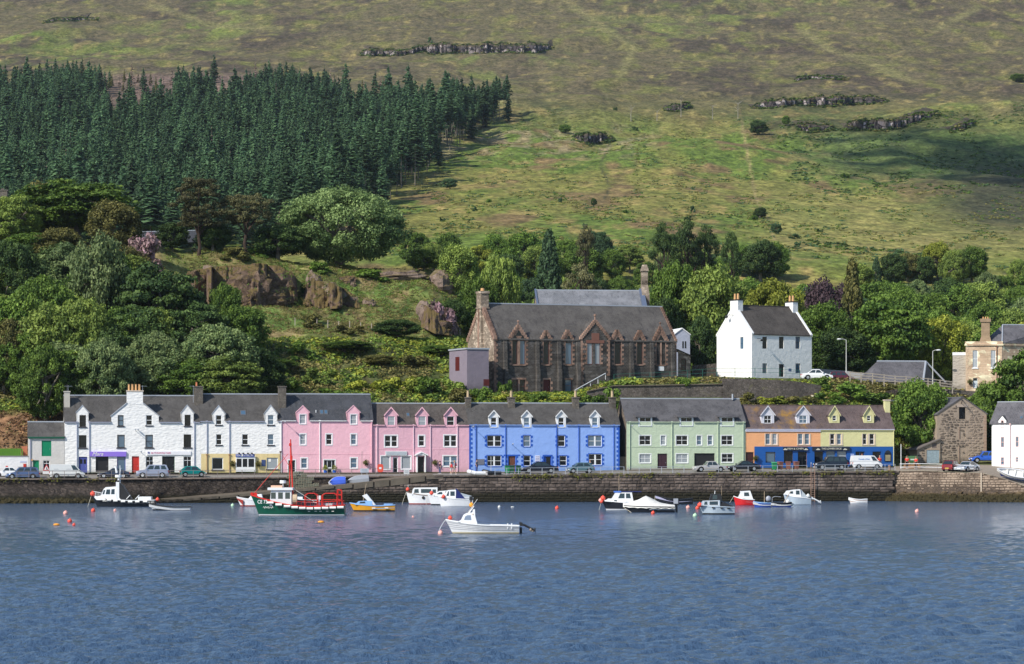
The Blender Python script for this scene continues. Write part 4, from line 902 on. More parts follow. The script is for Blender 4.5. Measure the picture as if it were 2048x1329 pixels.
# ---- one house of the quayside row, measured from the photo
def house(name,label,px0,px1,base,eaves,ridge,wallm,roofm,holes=(),bumps=(),depth=7.2,t=9.0,rx=None,trim=None,gm=None,lower=None,ridge_m=None,fascia=None,eave_over=.12,xcuts=()):
    f=rowfr(px0,base,t);W=f.x(px1);pc=(px0+px1)/2
    ze=f.z(pc,eaves);yr=depth/2;zr=f.z(pc,ridge,yr);sl=(zr-ze)/yr
    T=thing(name,label,'house',f.w(0,0,0),TH,'houses of the quayside row');T['_']=0;del T['_']
    outer=[(0,-1.2),(W,-1.2),(W,ze)]
    for bb in sorted(bumps,reverse=True,key=lambda q: q[0]): # flush wallhead gables: left, right px, eave row, apex px, apex row
        if isinstance(bb[2],list): outer+=[(f.x(bb[1]),ze)]+[(f.x(q[0]),f.z(q[0],q[1])) for q in bb[2][::-1]]+[(f.x(bb[0]),ze)];continue
        a,b,pe,pa,pyap=bb
        xa,xb=f.x(a),f.x(b);z1=f.z((a+b)/2,pe);za=f.z(pa,pyap)
        outer+=[(xb,ze),(xb,z1),(f.x(pa),za),(xa,z1),(xa,ze)]
    outer.append((0,ze));hs=[hole(f,*h[:4]) for h in holes]
    wb_=MB();wb_.wall(outer,hs,0,.18,0)
    for xx in (0.012,W-.012): wb_.face([(xx,0,-1.2),(xx,depth,-1.2),(xx,depth,ze),(xx,yr,zr),(xx,0,ze)],1)
    wb_.face([(0,depth,-1.2),(W,depth,-1.2),(W,depth,ze),(0,depth,ze)],1)
    wb_.face([(0.02,.19,-1.2),(W-.02,.19,-1.2),(W-.02,.19,ze),(.02,.19,ze)],2)
    wl=wb_.build('wall',[wallm,gm or wallm,BLACK],T)
    # roof, notched where wallhead gables break the eaves
    rb=MB();e=eave_over;th=.14
    cuts=[(0,W)]
    for (a,b) in [q[:2] for q in bumps]+list(xcuts):
        xa,xb=f.x(a)-.02,f.x(b)+.02;new=[]
        for (p,q) in cuts:
            if xa>p and xb<q: new+=[(p,xa),(xb,q)]
            else: new.append((p,q))
        cuts=new
    for (p,q) in cuts:
        p2=p-(.10 if p==0 else 0);q2=q+(.10 if q==W else 0);yc=.9
        rb.slab((p2,-e,ze-e*sl+.14),(q2,-e,ze-e*sl+.14),(q2,yc,ze+yc*sl+.14),(p2,yc,ze+yc*sl+.14),th)
    full=.9
    rb.slab((-.10,full,ze+full*sl+.143),(W+.10,full,ze+full*sl+.143),(W+.10,yr,zr+.14),(-.10,yr,zr+.14),th)
    rb.slab((-.10,yr,zr+.14),(W+.10,yr,zr+.14),(W+.10,depth+e,ze-e*sl+.14),(-.10,depth+e,ze-e*sl+.14),th)
    for (a,b,pe,pa,pyap) in [q for q in bumps if len(q)==5]: # little roofs over the gables
        xa,xb,xm=f.x(a),f.x(b),f.x(pa);z1=f.z((a+b)/2,pe);za=f.z(pa,pyap);y1=(z1-ze)/sl;ya=(za-ze)/sl
        rb.face([(xa-.08,.16,z1+.02),(xm,.16,za+.05),(xm,ya,za+.05),(xa-.08,max(y1,.2),z1+.02)]);rb.face([(xb+.08,.16,z1+.02),(xm,.16,za+.05),(xm,ya,za+.05),(xb+.08,max(y1,.2),z1+.02)])
        wbm=MB();wbm.face([(xa,0.0,ze),(xa,0.0,z1),(xa,max(y1,.01),z1)]);wbm.face([(xb,0.0,ze),(xb,0.0,z1),(xb,max(y1,.01),z1)])
        wbm.box(xa,xa+.15,.0,.19,ze,z1-.03).box(xb-.15,xb,.0,.19,ze,z1-.03)
        dm=wbm.build('dormer',wallm,T)
        cp=MB() # skew stones
        for p,q in (((xa-.1,z1-.04),(xm,za)),((xb+.1,z1-.04),(xm,za))):
            cp.hexa([(p[0],-.06,p[1]),(q[0],-.06,q[1]),(q[0],.18,q[1]),(p[0],.18,p[1])],[(p[0],-.06,p[1]+.12),(q[0],-.06,q[1]+.14),(q[0],.18,q[1]+.14),(p[0],.18,p[1]+.12)])
        cp.build('coping',trim or wallm,dm)
    rf=rb.build('roof',roofm,T)
    MB().box(-.1,W+.1,yr-.13,yr+.13,zr+.08,zr+.24).build('ridge_cap',ridge_m or LEAD,rf)
    g=MB()
    for (p,q) in cuts: g.box(p+.01,q-.01,-.21,-.09,ze-.10,ze+.0)
    g.build('gutter',fascia or GREYPIPE,T)
    for h,hs_ in zip(holes,hs):
        st=h[4] if len(h)>4 else 'sash'
        if st is None: continue
        if callable(st): st(T,hs_,f);continue
        o=st if isinstance(st,dict) else {'style': st}
        window(T,hs_,0,**o)
    T['front']=0;del T['front']
    return T,f,W,ze,zr,sl,yr
def dormer(T,f,yf,faceL,faceR,bot,eave,apx,apy,winr,wallm,roofm,trim,ze,sl,kind='gable',wst=None,sash='sash'):
    """box dormer standing on the roof slope, front set back yf"""
    xa,xb=f.x(faceL,yf),f.x(faceR,yf);pc=(faceL+faceR)/2
    z0,z1,za=f.z(pc,bot,yf),f.z(pc,eave,yf),f.z(apx,apy,yf);xm=(xa+xb)/2
    h=hole(f,*winr,yf);mb=MB()
    outer=[(xa,z0),(xb,z0),(xb,z1)]+([(xm,za)] if kind=='gable' else [])+[(xa,z1)]
    mb.wall(outer,[h],yf,.12,0)
    yb=max(yf+.1,(z1-ze)/sl);y0=(z0-ze)/sl
    for xx in (xa,xb): mb.face([(xx,yf,z0-.2),(xx,yf,z1),(xx,yb,z1)])
    mb.face([(xa+.03,yf+.13,z0),(xb-.03,yf+.13,z0),(xb-.03,yf+.13,z1),(xa+.03,yf+.13,z1)],1)
    dm=mb.build('dormer',[wallm,BLACK],T);o=.14;r=MB()
    if kind=='gable':
        yr_=(za-ze)/sl
        for sgn,xe in ((-1,xa),(1,xb)):
            e0=(xe+sgn*o,yf-.16,z1-o*(za-z1)/(xm-xa));e1=(xe+sgn*o,yb,e0[2]);c0=(xm,yf-.16,za+.0);c1=(xm,yr_,za+.0)
            up=Vector((0,0,.10));q=[Vector(p) for p in (e0,e1,c1,c0)]
            r.hexa(q,[p+up for p in q])
        b=MB()
        for sgn,xe in ((-1,xa),(1,xb)):
            p=(xe+sgn*(o+.02),z1-o*(za-z1)/(xm-xa)-.06);q=(xm,za-.04)
            b.hexa([(p[0],yf-.20,p[1]),(q[0],yf-.20,q[1]),(q[0],yf-.163,q[1]),(p[0],yf-.163,p[1])],[(p[0],yf-.20,p[1]+.20),(q[0],yf-.20,q[1]+.20),(q[0],yf-.163,q[1]+.20),(p[0],yf-.163,p[1]+.20)])
        b.build('bargeboard',trim,dm)
    else:
        yk=(za-ze)/sl+.3;r.slab((xa-.45,yf-.35,z1+.03),(xb+.45,yf-.35,z1+.03),(xb+.45,yk,za+.25),(xa-.45,yk,za+.25),.12)
    r.build('dormer_roof',roofm,dm)
    window(T,h,yf,sash,trim if wst is None else wst,dep=.10,sill=None,surround=trim,sw=.09)
    return dm
def skylight(T,f,ze,sl,a,b,t,u):
    zc=f.z((a+b)/2,(t+u)/2,1.2);yc=(zc-ze)/sl;x0,x1=f.x(a,yc),f.x(b,yc);z0=f.z(a,u,yc);z1=f.z(a,t,yc);y0=(z0-ze)/sl;y1=(z1-ze)/sl
    fm=MB();up=.24;fm.slab((x0,y0,z0+up),(x1,y0,z0+up),(x1,y1,z1+up),(x0,y1,z1+up),.12);o=fm.build('skylight',paint('skylight_frame',(.12,.12,.13),.5),T)
    MB().slab((x0+.08,y0+.06,z0+.012+up+.06*sl),(x1-.08,y0+.06,z0+.012+up+.06*sl),(x1-.08,y1-.06,z1+.012+up-.06*sl),(x0+.08,y1-.06,z1+.012+up-.06*sl),.02).build('pane',GLASSL,o)
WRUB=harl('whitewashed_rubble',(.84,.83,.81),.034,.035);PINK1=harl('pink_harling',(.82,.47,.545),.0,.05);PINK2=harl('dusty_pink_harling',(.70,.41,.49),.0,.07)
BLUE=harl('light_blue_harling',(.26,.41,.80),.0,.06);DBLUE=paint('deep_blue_paint',(.022,.10,.48),.6,.3);GREEN=harl('sage_green_harling',(.49,.58,.43),.0,.06)
ORANGE=harl('orange_harling',(.80,.40,.20),.0,.07);YEL=harl('pale_yellow_harling',(.66,.63,.33),.0,.06);YELG=harl('butter_yellow_ground_floor',(.72,.58,.30),.0,.06)
SHOPBLUE=paint('shopfront_blue',(.012,.095,.36),.45,.4,dirt=.15)
SL1=slate('weathered_slate',(.060,.056,.054),(.082,.077,.074));SL2=slate('dark_blue_slate',(.040,.044,.053),(.056,.059,.070));SL3=slate('brown_grey_slate',(.064,.054,.050),(.088,.075,.068))
SL4=slate('grey_slate_green_house',(.070,.069,.076),(.10,.097,.104))
SL5=slate('purple_slate_with_lichen',(.092,.066,.066),(.125,.092,.090),((.30,.17,.04),.50,.64,.2,11.5,.55))
SHEDW=harl('grey_white_harling',(.62,.60,.57),.0,.12)
GRN=paint('green_door_paint',(.0,.22,.10),.45,.4);DKGRN=paint('dark_green_paint',(.01,.09,.05),.5,.4);NAVY=paint('violet_blue_paint',(.08,.10,.36),.5,.4)
PURP=paint('purple_sign',(.28,.18,.68),.5,.3,dirt=.04);RED=paint('red_paint',(.55,.035,.025),.45,.4);BROWN=paint('brown_door',(.16,.06,.035),.5,.4)
CREAMW=paint('cream_white',(.85,.83,.78),.5)
sash_dk={'style': 'sash','sill': DKSILL,'fm': BLACK,'dep': .2};sash_w={'style': 'sash','sill': DKSILL,'fm': WHITE}
sash_p={'style': 'sash','surround': WHITE,'sw': .14}
nf={'style': '','fm': BLACK,'dep': .2,'sill': DKSILL}
def mkdoor(mat,**k): return lambda T,h,f: door(T,h,0,mat,**k)
# white house A
T,f,W,ze,zr,sl,yr=house('terraced_house','white rubble house with the broad chimney gable and purple shop sign',129.4,400.5,948,844.4,793.8,WRUB,SL1,
  holes=[(159,172,830.7,853.8,sash_dk),(235.6,247.2,830.7,852,{'style':'sash','fm':BLACK,'dep':.2,'sill':DKSILL,'pm':GLASSL}),(292.2,304.6,830.7,851,sash_w),(369.2,381.3,830,852,sash_dk),
         (157.9,173,870.8,895.7,nf),(234.4,249.6,870,895.3,nf),(290.8,306,870,895.3,sash_dk),(367.3,382.5,869.3,895.3,nf),
         (157.4,174.5,914,949,mkdoor(NAVY,glazed=[(.15,.42,.6,.86),(.58,.85,.6,.86)])),(191.3,217,913.4,949,mkdoor(NAVY,glazed=[(.05,.3,.1,.8),(.36,.62,.05,.88),(.68,.95,.05,.88)],dep=.3)),(234,251.2,913.4,945,{'style':'','fm':NAVY,'pm':GLASSL,'fw':.1}),
         (263.6,278.3,913,949,mkdoor(RED)),(291.6,306.7,913.2,944,{'style':'t','pm':GLASS}),(324.2,349.4,913.2,946,mkdoor(DKGRN,glazed=[(.06,.3,.35,.9),(.42,.9,.3,.9)],dep=.25)),(366.9,383,913.2,940,{'style':'t'})],
  bumps=[(152.8,177.3,826.5,164.9,812.2),(362.2,387.6,827.6,374.3,811.5),(222.5,317.5,[(222.5,833),(254,808),(254,806.5),(285.9,806.5),(285.9,808),(317.5,833)])],trim=LEAD)
# the broad gable with its chimney, standing on the wall head
gx=[f.x(q) for q in (222.5,254.0,285.9,317.5)];gz=[ze,f.z(222,833),f.z(254,808),f.z(285,808),f.z(317,833)]
def yat(z): return (z-ze)/sl
ga=T
mb=MB()
for (xa,za,xb,zb) in ((gx[0]-.1,gz[1]-.05,gx[1],gz[2]+.05),(gx[3]+.1,gz[4]-.05,gx[2],gz[3]+.05)):
    mb.hexa([(xa,-.1,za),(xb,-.1,zb),(xb,yat(zb)+.1,zb),(xa,yat(za)+.15,za)],[(xa,-.1,za+.13),(xb,-.1,zb+.13),(xb,yat(zb)+.1,zb+.13),(xa,yat(za)+.15,za+.13)])
mb.build('coping',LEAD,ga)
chimney(T,gx[1],gx[2],-.02,.95,gz[2]-.1,f.z(270,783.5),WRUB,[f.x(q) for q in (258.4,265.4,272.4,279.4)],.78,cap=STONE_T,r=.15)
chimney(T,-.02,f.x(140.5),1.9,2.6,zr-2.2,f.z(135,785,2.2),paint('harled_stack',(.50,.47,.42),.9,.1),[f.x(135)],.9,BLACK,r=.06)
chimney(T,f.x(391.5),f.x(408.5)-.02,2.2,3.3,zr-2.4,f.z(400,775,2.7),CHST,[f.x(396)],.5,POTR)
for q in (153.9,178.6,388.6): pipe(T,f.x(q),0,ze-.1,GREYPIPE)
sg=MB().box(f.x(179.8),f.x(252.4),-.22,-.003,f.z(216,913.4),f.z(216,903.8)).build('shop_sign',PURP,T)
text(sg,'Mara',(f.x(195),-.23,f.z(195,908.6)),.72,CREAMW,shear=.35)
sg=MB().box(f.x(293.4),f.x(381.8),-.12,-.003,f.z(340,910.4),f.z(340,903)).build('shop_sign',paint('sign_white',(.82,.82,.86),.5),T)
text(sg,'BLYTHSWOOD CARE',(f.x(322),-.135,f.z(322,906.6)),.33,paint('sign_pink_letters',(.75,.18,.30),.5),width=f.x(342)-f.x(303))
MB().cyl((f.x(297.5),-.15,f.z(297,906)),(f.x(297.5),-.12,f.z(297,906)),.13,.13,8).build('emblem',paint('badge_blue',(.05,.06,.25),.5),sg)
lamp_bracket(T,f.x(270.5),f.z(270,861))
for q in (137,287,389):
    m=MB();z_=f.z(q,790);m.cyl((f.x(q),2.5,z_-1),(f.x(q),2.5,z_+1.3),.03,.03,4).cyl((f.x(q)-.5,2.5,z_+1.2),(f.x(q)+.6,2.5,z_+1.2),.02,.02,4)
    for e in range(5): m.cyl((f.x(q)-.4+e*.22,2.2,z_+1.2),(f.x(q)-.4+e*.22,2.8,z_+1.2),.015,.015,4)
    m.build('aerial',IRON,T)
lamp_bracket(T,f.x(276),f.z(276,861),out=.2);lamp_bracket(T,f.x(282),f.z(282,905),out=.6)
MB().box(f.x(179),f.x(236),-.03,-.003,f.z(200,947.6),f.z(200,944)).build('plinth',paint('grey_plinth',(.35,.34,.33),.9),T)
# white house B with yellow ground floor
T,f,W,ze,zr,sl,yr=house('terraced_house','white rubble house over a butter yellow cafe front',400.6,563.2,948.5,842.8,790.8,WRUB,SL1,
  holes=[(431.8,443.5,831,849.8,sash_w),(535.6,547.7,830.4,849.8,sash_w),(432.3,443.5,868.9,890,sash_w),(484.3,496.4,868.9,890,sash_w),(535.6,547.7,868.9,890,sash_w)]+
        [(424,446.3,915.8,939.6,None),(472,509.8,909.2,949,None),(533.3,556,915.8,938.4,None)],bumps=[(424.8,450.5,829.3,437.2,812.4),(528.6,554.7,829.3,541.4,811.4)],trim=LEAD)
gh=[hole(f,424,446.3,915.8,939.6),hole(f,471.2,510.6,909,949),hole(f,533.3,556,915.8,938.4)]
mb=MB();mb.wall([(f.x(402.2),-.6),(f.x(559.6),-.6),(f.x(559.6),f.z(480,908)),(f.x(402.2),f.z(480,908))],gh,-.035,.2);mb.build('ground_floor_front',YELG,T)
window(T,gh[0],-.035,'',WHITE,sill=DKSILL,dep=.16,fw=.09);window(T,gh[2],-.035,'',WHITE,sill=DKSILL,dep=.16,fw=.09)
MB().box(f.x(537),f.x(542),.06,.07,f.z(540,924),f.z(540,918.5)).build('notice',CREAMW,T)
bx0,bx1,bz0,bz1=gh[1];bay=MB();bay.box(bx0+.02,bx1-.02,-.30,.15,bz0+.35,f.z(490,934.5)).box(bx0+.02,bx1-.02,-.30,.15,f.z(490,918),f.z(490,914.2))
for q in (471.6,483.6,495,508.6): bay.box(f.x(q)-.04,f.x(q)+.1,-.299,.15,f.z(q,934.5),f.z(q,918))
by=bay.build('porch',WHITE,T)
for a,b in ((472.6,482.9),(484.8,494.3),(496.5,508)): MB().box(f.x(a)+.02,f.x(b)-.02,-.22,-.2,f.z(a,934.5),f.z(a,918)).build('pane',GLASS,by)
sg=MB().box(f.x(471),f.x(508),-.42,-.302,f.z(490,914),f.z(490,908.4)).build('shop_sign',paint('sign_royal_blue',(.04,.09,.42),.5),T)
text(sg,'SEA',(f.x(476),-.43,f.z(490,911.2)),.34,CREAMW);text(sg,'BREEZES',(f.x(496.5),-.43,f.z(490,911.2)),.34,CREAMW,width=1.25)
MB().cyl((f.x(483.5),-.44,f.z(490,911)),(f.x(483.5),-.42,f.z(490,911)),.16,.16,8).build('emblem',CREAMW,sg)
for q in (477.7,486,495.2,503.2): MB().sph((f.x(q),-.55,f.z(q,907)),.13,8,5,sc=(1.2,1,.7)).cyl((f.x(q),-.5,f.z(q,907)),(f.x(q),-.36,f.z(q,909)),.02,.02,4).build('spotlight',BLACK,sg)
MB().box(f.x(522.8),f.x(531),-.09,-.037,f.z(527,933),f.z(527,920)).build('menu_board',paint('board_navy',(.05,.08,.2),.4),T)
for q,m in ((413.8,GREYPIPE),(458.8,GREYPIPE)): pipe(T,f.x(q),f.z(q,908),ze-.1,m);pipe(T,f.x(q),0,f.z(q,908)-.2,paint('brown_pipe',(.33,.2,.11),.6),-.04)
pipe(T,f.x(560.8),0,f.z(560,905),paint('dark_brown_post',(.10,.06,.05),.6));pipe(T,f.x(562.3),0,ze-.1,WHITE)
skylight(T,f,ze,sl,480.8,491.8,824.8,833.5)
chimney(T,f.x(563.0)-.25,f.x(574.5),1.6,2.5,zr-2.6,f.z(569,775,2),CHST,[],cap=CHST)
basket(f.x(465),0,f.z(465,928),f,'hanging basket left of the white cafe porch');basket(f.x(516.5),0,f.z(516,928.5),f,'hanging basket between white cafe porch and blue menu board')
# pink house 1
T,f,W,ze,zr,sl,yr=house('terraced_house','bright pink house with dark blue slates and white window surrounds',563.4,745.6,947.8,841.6,790.8,PINK1,SL2,
  holes=[(599.7,611.4,829.5,848,dict(sash_p,sw=.1)),(701.2,713.3,829.5,848.6,dict(sash_p,sw=.1)),(600.4,611.2,868.8,889.5,dict(sash_p,pm=GLASSB)),(652.3,663.6,868.8,889.5,sash_p),(702,712.6,868.8,889.5,sash_p),
         (576.2,591,920.5,949,mkdoor(BLACK,frame=WHITE,glazed=[(.08,.3,.1,.9),(.55,.9,.1,.9)])),(602.4,614.4,917,937,dict(sash_p,pm=GLASSL)),(647.4,670.4,920,949,mkdoor(WHITE,glazed=[(.04,.28,.35,.95),(.34,.66,.5,.93),(.34,.66,.08,.4),(.72,.96,.35,.95)],panels=False)),(701.4,714,916.5,936.5,dict(sash_p,pm=GLASSL))],
  bumps=[(592.7,618.4,826,606,813),(693.5,719.9,826,707,812.6)],trim=PINK1,gm=PINK1,fascia=WHITE)
for x0,x1,t_,b_ in ((575.2,592,919,948.6),(646.4,671.4,918.4,948.6)): MB().box(f.x(x0)-.02,f.x(x0)+.1,-.03,.01,0,f.z(x0,t_)).box(f.x(x1)-.1,f.x(x1)+.02,-.03,.01,0,f.z(x0,t_)).box(f.x(x0)+.1,f.x(x1)-.1,-.03,.01,f.z(x0,t_)-.12,f.z(x0,t_)).build('door_surround',WHITE,T)
pipe(T,f.x(639.4),.2,ze-.1,WHITE);lamp_bracket(T,f.x(570),f.z(570,845.5));pipe(T,f.x(743),.1,ze-.1,PINK1)
MB().box(0.02,W-.02,-.03,-.003,-.3,f.z(650,945.4)).build('plinth',paint('plum_plinth',(.10,.06,.08),.9),T)
MB().box(0.02,W-.02,-.03,-.003,f.z(650,909.6),f.z(650,908.8)).build('string_course',PINK1,T)
skylight(T,f,ze,sl,639.4,647,823.4,831.8);skylight(T,f,ze,sl,648,655.7,823.4,831.8);MB().cyl((f.x(632,1),1.0,f.z(632,834,1)),(f.x(632,1),1.0,f.z(632,820.5,1)),.06,.06,6).build('flue',WHITE,T)
basket(f.x(732),0,f.z(732,926),f,'hanging basket at the right end of the bright pink house')
for q in (650,668):
    o=MB().cyl(f.w(f.x(q),-.5,0),f.w(f.x(q),-.5,.45),.2,.25,8).build('flower_pot',DBLUE);V_,Q_,c_=leaves([(0,0,0)],[.42],90,.14,5)
    tag(o,['left','right'][q>655]+' potted shrub at the glazed door of the bright pink house','plant pot');l=link('plant',np_mesh('plant',V_+np.array(f.w(f.x(q),-.5,.75)),Q_,LM['yellow'],c_),o)
# pink house 2
T,f,W,ze,zr,sl,yr=house('terraced_house','lower dusty pink house with three pink dormers and a grey shop front',745.8,938.2,946.4,850.3,809.4,PINK2,SL3,
  holes=[(769.6,794.4,871.6,893.8,dict(sash_p,style='sd')),(837.4,848.8,871.6,892.5,sash_p),(888.2,913,871,893.4,dict(sash_p,style='sd')),(762,779.8,912.6,938.5,{'style':'','pm':GLASSB,'surround':WHITE,'sw':.12}),(785.6,796.2,914,948,mkdoor(WHITE,glazed=[(.18,.82,.1,.92)],panels=False)),(803,821.5,912.6,938.5,{'style':'','pm':GLASSB,'surround':WHITE,'sw':.12}),
         (834.6,847.8,914,948,mkdoor(WHITE,glazed=[(.2,.48,.08,.9),(.54,.82,.08,.9)],panels=False,dep=.3)),(886.6,914.6,912.4,932.8,dict(sash_p,style='sd',pm=GLASSL))],t=9.15,xcuts=[(770.4,793.8),(832.6,855.2),(889.7,912.8)],gm=PINK2,ridge_m=LEAD,fascia=PINK1)
for L_,R_,ax,wl_,wr_ in ((769.9,794.2,780.5,775.2,789.6),(832.2,855.6,842.5,836.8,851.6),(889.3,913.2,900,893.5,908.3)):
    dormer(T,f,-.02,L_,R_,853.6,830.2,ax,816.2,(wl_,wr_,833,852.6),PINK2,SL3,PINK1,ze,sl,wst=WHITE)
for q in (753.8,826.8,860.6,914.5): pipe(T,f.x(q),.1,ze-.1,paint('pink_pipe',(.86,.62,.70),.5))
MB().box(0.02,W-.02,-.03,-.003,f.z(840,899.4),f.z(840,898.4)).build('string_course',PINK1,T);MB().box(0.02,W-.02,-.03,-.003,-.3,f.z(650,944.6)).build('plinth',paint('plum_plinth',(.10,.06,.08),.9),T)
sg=MB().box(f.x(770.6),f.x(813.3),-.15,-.003,f.z(790,911.4),f.z(790,903)).build('shop_sign',paint('sign_grey',(.62,.66,.68),.5),T)
MB().box(f.x(770.6)+.12,f.x(813.3)-.12,-.17,-.151,f.z(790,911.4)+.1,f.z(790,903)-.1).build('sign_panel',paint('sign_grey_panel',(.42,.47,.52),.5),sg)
pm_=MB();xa,xb=f.x(829),f.x(855);xm=(xa+xb)/2;zb=f.z(842,910);za=f.z(842,903.6)
for sg_,xe in ((-1,xa),(1,xb)): pm_.slab((xe,-.75,zb),(xm,-.75,za),(xm,.0,za),(xe,.0,zb),.14)
pm_.face([(xa+.25,-.6,zb-.1),(xb-.25,-.6,zb-.1),(xm,-.6,za-.1)]);pm_.box(f.x(831.8),f.x(834.2),-.6,-.005,0,zb-.1).box(f.x(848.2),f.x(850.6),-.6,-.005,0,zb-.1);pm_.build('porch',WHITE,T)
skylight(T,f,ze,sl,812.6,819.2,829.6,836);basket(f.x(870.4),0,f.z(870,926),f,'hanging basket right of the white porch on the dusty pink house')
# blue house
T,f,W,ze,zr,sl,yr=house('terraced_house','long light blue house with dark blue quoins and four white dormers',938.4,1239.2,944.5,850.0,809.0,BLUE,SL1,
  holes=[(974.2,1002.6,871.4,893.4,{'style':'sd','surround':DBLUE}),(1046.6,1060.6,871.4,893.4,{'style':'sash','surround':DBLUE,'pm':GLASSL}),(1115.6,1130,871.4,893.4,{'style':'sash','surround':DBLUE}),(1176,1203.6,871.4,893.4,{'style':'sd','surround':DBLUE,'pm':GLASSL}),
         (974.2,1002.6,911.6,932.6,{'style':'sd','surround':DBLUE}),(1016.8,1031.4,911,946,mkdoor(BROWN,frame=DBLUE)),(1047,1061,911.6,932.6,{'style':'sash','surround':DBLUE}),(1088,1102.6,913,946,mkdoor(DBLUE,glazed=[(.3,.9,.3,.95)],panels=False)),(1119,1133.2,912,931.6,{'style':'sash','surround':DBLUE}),(1177.4,1203.4,908.4,930.6,{'style':'sd','surround':DBLUE})],t=9.1,xcuts=[(978.2,996.6),(1044.2,1062.6),(1113.2,1131.4),(1180.8,1198.8)],gm=BLUE,fascia=BLUE)
for L_,R_,ax in ((977.9,996.9,985.9),(1043.8,1062.9,1052),(1112.8,1131.8,1120.6),(1180.4,1199.2,1187.6)):
    dormer(T,f,-.02,L_,R_,855.4,833,ax,822.4,(L_+3.8,R_-3.8,835.4,854.4),WHITE,SL1,WHITE,ze,sl)
qb=MB().box(0,.42,-.03,0,0,.30).mesh('quoin',DBLUE);qs=MB().box(0,.22,-.03,0,0,.30).mesh('quoin',DBLUE)
zt_=ze-.35;k=0;z=.1
while z<zt_:
    if k % 2==0: link('quoin',qb,T,(.02,-.001,z));link('quoin',qb,T,(W-.44,-.001,z+.15))
    z+=.305;k+=1
MB().box(.003,.2,-.028,-.002,0,ze-.1).box(W-.2,W-.003,-.028,-.002,0,ze-.1).build('corner_band',DBLUE,T)
for a,b,t_,u_ in ((974.2,1002.6,871.4,893.4),(1046.6,1060.6,871.4,893.4),(1115.6,1130,871.4,893.4),(1176,1203.6,871.4,893.4),(974.2,1002.6,911.6,932.6),(1047,1061,911.6,932.6),(1119,1133.2,912,931.6),(1177.4,1203.4,908.4,930.6),(1016.8,1031.4,911,935),(1088,1102.6,913,935)):
    z0,z1=f.z(a,u_),f.z(a,t_)
    for j in range(3):
        zz=z0+(z1-z0)*(.02+.38*j)
        link('quoin',qs,T,(f.x(a)-.33,-.002,zz));link('quoin',qs,T,(f.x(b)+.11,-.002,zz))
MB().box(f.x(1007.5),f.x(1040),-.026,-.003,f.z(1020,912.5),f.z(1020,909.6)).build('door_lintel',DBLUE,T)
MB().box(f.x(1015),f.x(1016.8)-.01,-.03,-.003,0,f.z(1020,912.5)).box(f.x(1031.4)+.01,f.x(1033.4),-.03,-.003,0,f.z(1020,912.5)).build('door_surround',DBLUE,T)
MB().box(f.x(1085.4),f.x(1088)-.01,-.03,-.003,0,f.z(1090,910)).box(f.x(1102.6)+.01,f.x(1105),-.03,-.003,0,f.z(1090,910)).box(f.x(1088),f.x(1102.6),-.03,-.003,f.z(1090,912.9),f.z(1090,910)).build('door_surround',DBLUE,T)
for q in (951.4,1010.9,1113.0,1157.2,1227.4): pipe(T,f.x(q),.1,ze-.1,DBLUE)
MB().box(f.x(954.9),f.x(968.4),-.08,-.003,f.z(960,929.8),f.z(960,918.6)).build('notice_board',paint('board_grey',(.16,.17,.22),.5),T)
sb=MB().box(f.x(1070),f.x(1079.5),-.05,-.003,f.z(1075,926),f.z(1075,911.4)).build('notice',paint('notice_white',(.70,.72,.85),.6),T)
for j in range(4): MB().box(f.x(1071),f.x(1078.5),-.06,-.051,f.z(1075,914.6+j*3),f.z(1075,913.6+j*3)).build('lettering',NAVY,sb)
for a,b in ((930.8,941),(1016,1029),(1144.8,1157),(1218.4,1230.4)): chimney(T,f.x(a,3.2),f.x(b,3.2),2.7,3.7,zr-1.3,f.z((a+b)/2,797,3.2),CHST,[(f.x(a,3.2)+f.x(b,3.2))/2],.85,paint('buff_pot',(.50,.38,.24),.8,.1),cap=CHST,r=.19)
lamp_bracket(T,f.x(1024),f.z(1024,889.6));lamp_bracket(T,f.x(945),f.z(945,855))
# green house
T,f,W,ze,zr,sl,yr=house('terraced_house','sage green house with three flat-roofed dormers and a wide garage opening',1253.0,1490.6,940.5,844.0,800.0,GREEN,SL4,
  holes=[(1278.8,1301.4,871.6,890.4,{'style':'sv','surround':WHITE}),(1321.6,1331.4,871.6,890.4,{'style':'sash','surround':WHITE,'pm':GLASSB}),(1352.2,1375.4,871.6,890.4,{'style':'sv','surround':WHITE}),(1393.6,1403.2,871.6,890.4,{'style':'sash','surround':WHITE}),(1415.6,1425.2,871.6,890.4,{'style':'sash','surround':WHITE}),(1442.8,1465.2,871.6,890.4,{'style':'sv','surround':WHITE}),
         (1278.8,1301.4,908.6,926,{'style':'sv','surround':WHITE,'pm':GLASSB}),(1315,1334.4,907.6,942,mkdoor(paint('dark_door',(.05,.02,.03),.4))),(1352.4,1375.8,908.4,926,{'style':'sv','surround':WHITE,'pm':GLASSB}),(1388.6,1429.6,907,942,None),(1443.4,1465.8,908,925,{'style':'sv','surround':WHITE})],depth=7.6,gm=rubble('stone_gable',(.20,.16,.13),(.34,.28,.22),(.25,.22,.19)),fascia=GREEN,t=9.2,xcuts=[(1277,1304.2),(1359.4,1386.6),(1440.8,1468.2)])
for L_,R_ in ((1276.6,1304.6),(1359,1387),(1440.4,1468.6)): dormer(T,f,-.02,L_,R_,853.6,834,(L_+R_)/2,830.5,(L_+2.4,R_-2.4,835.2,851.6),paint('pale_blue_dormer',(.52,.62,.66),.6),SL4,WHITE,ze,sl,kind='shed',sash='sv')
gd=hole(f,1388.6,1429.6,907,942);MB().box(gd[0],gd[1],1.2,1.25,gd[2],gd[3]).build('garage_door',paint('garage_dark',(.035,.035,.03),.7),T);MB().box(f.x(1422),f.x(1425.6),1.15,1.19,f.z(1424,918),f.z(1424,913.6)).build('notice',WHITE,T)
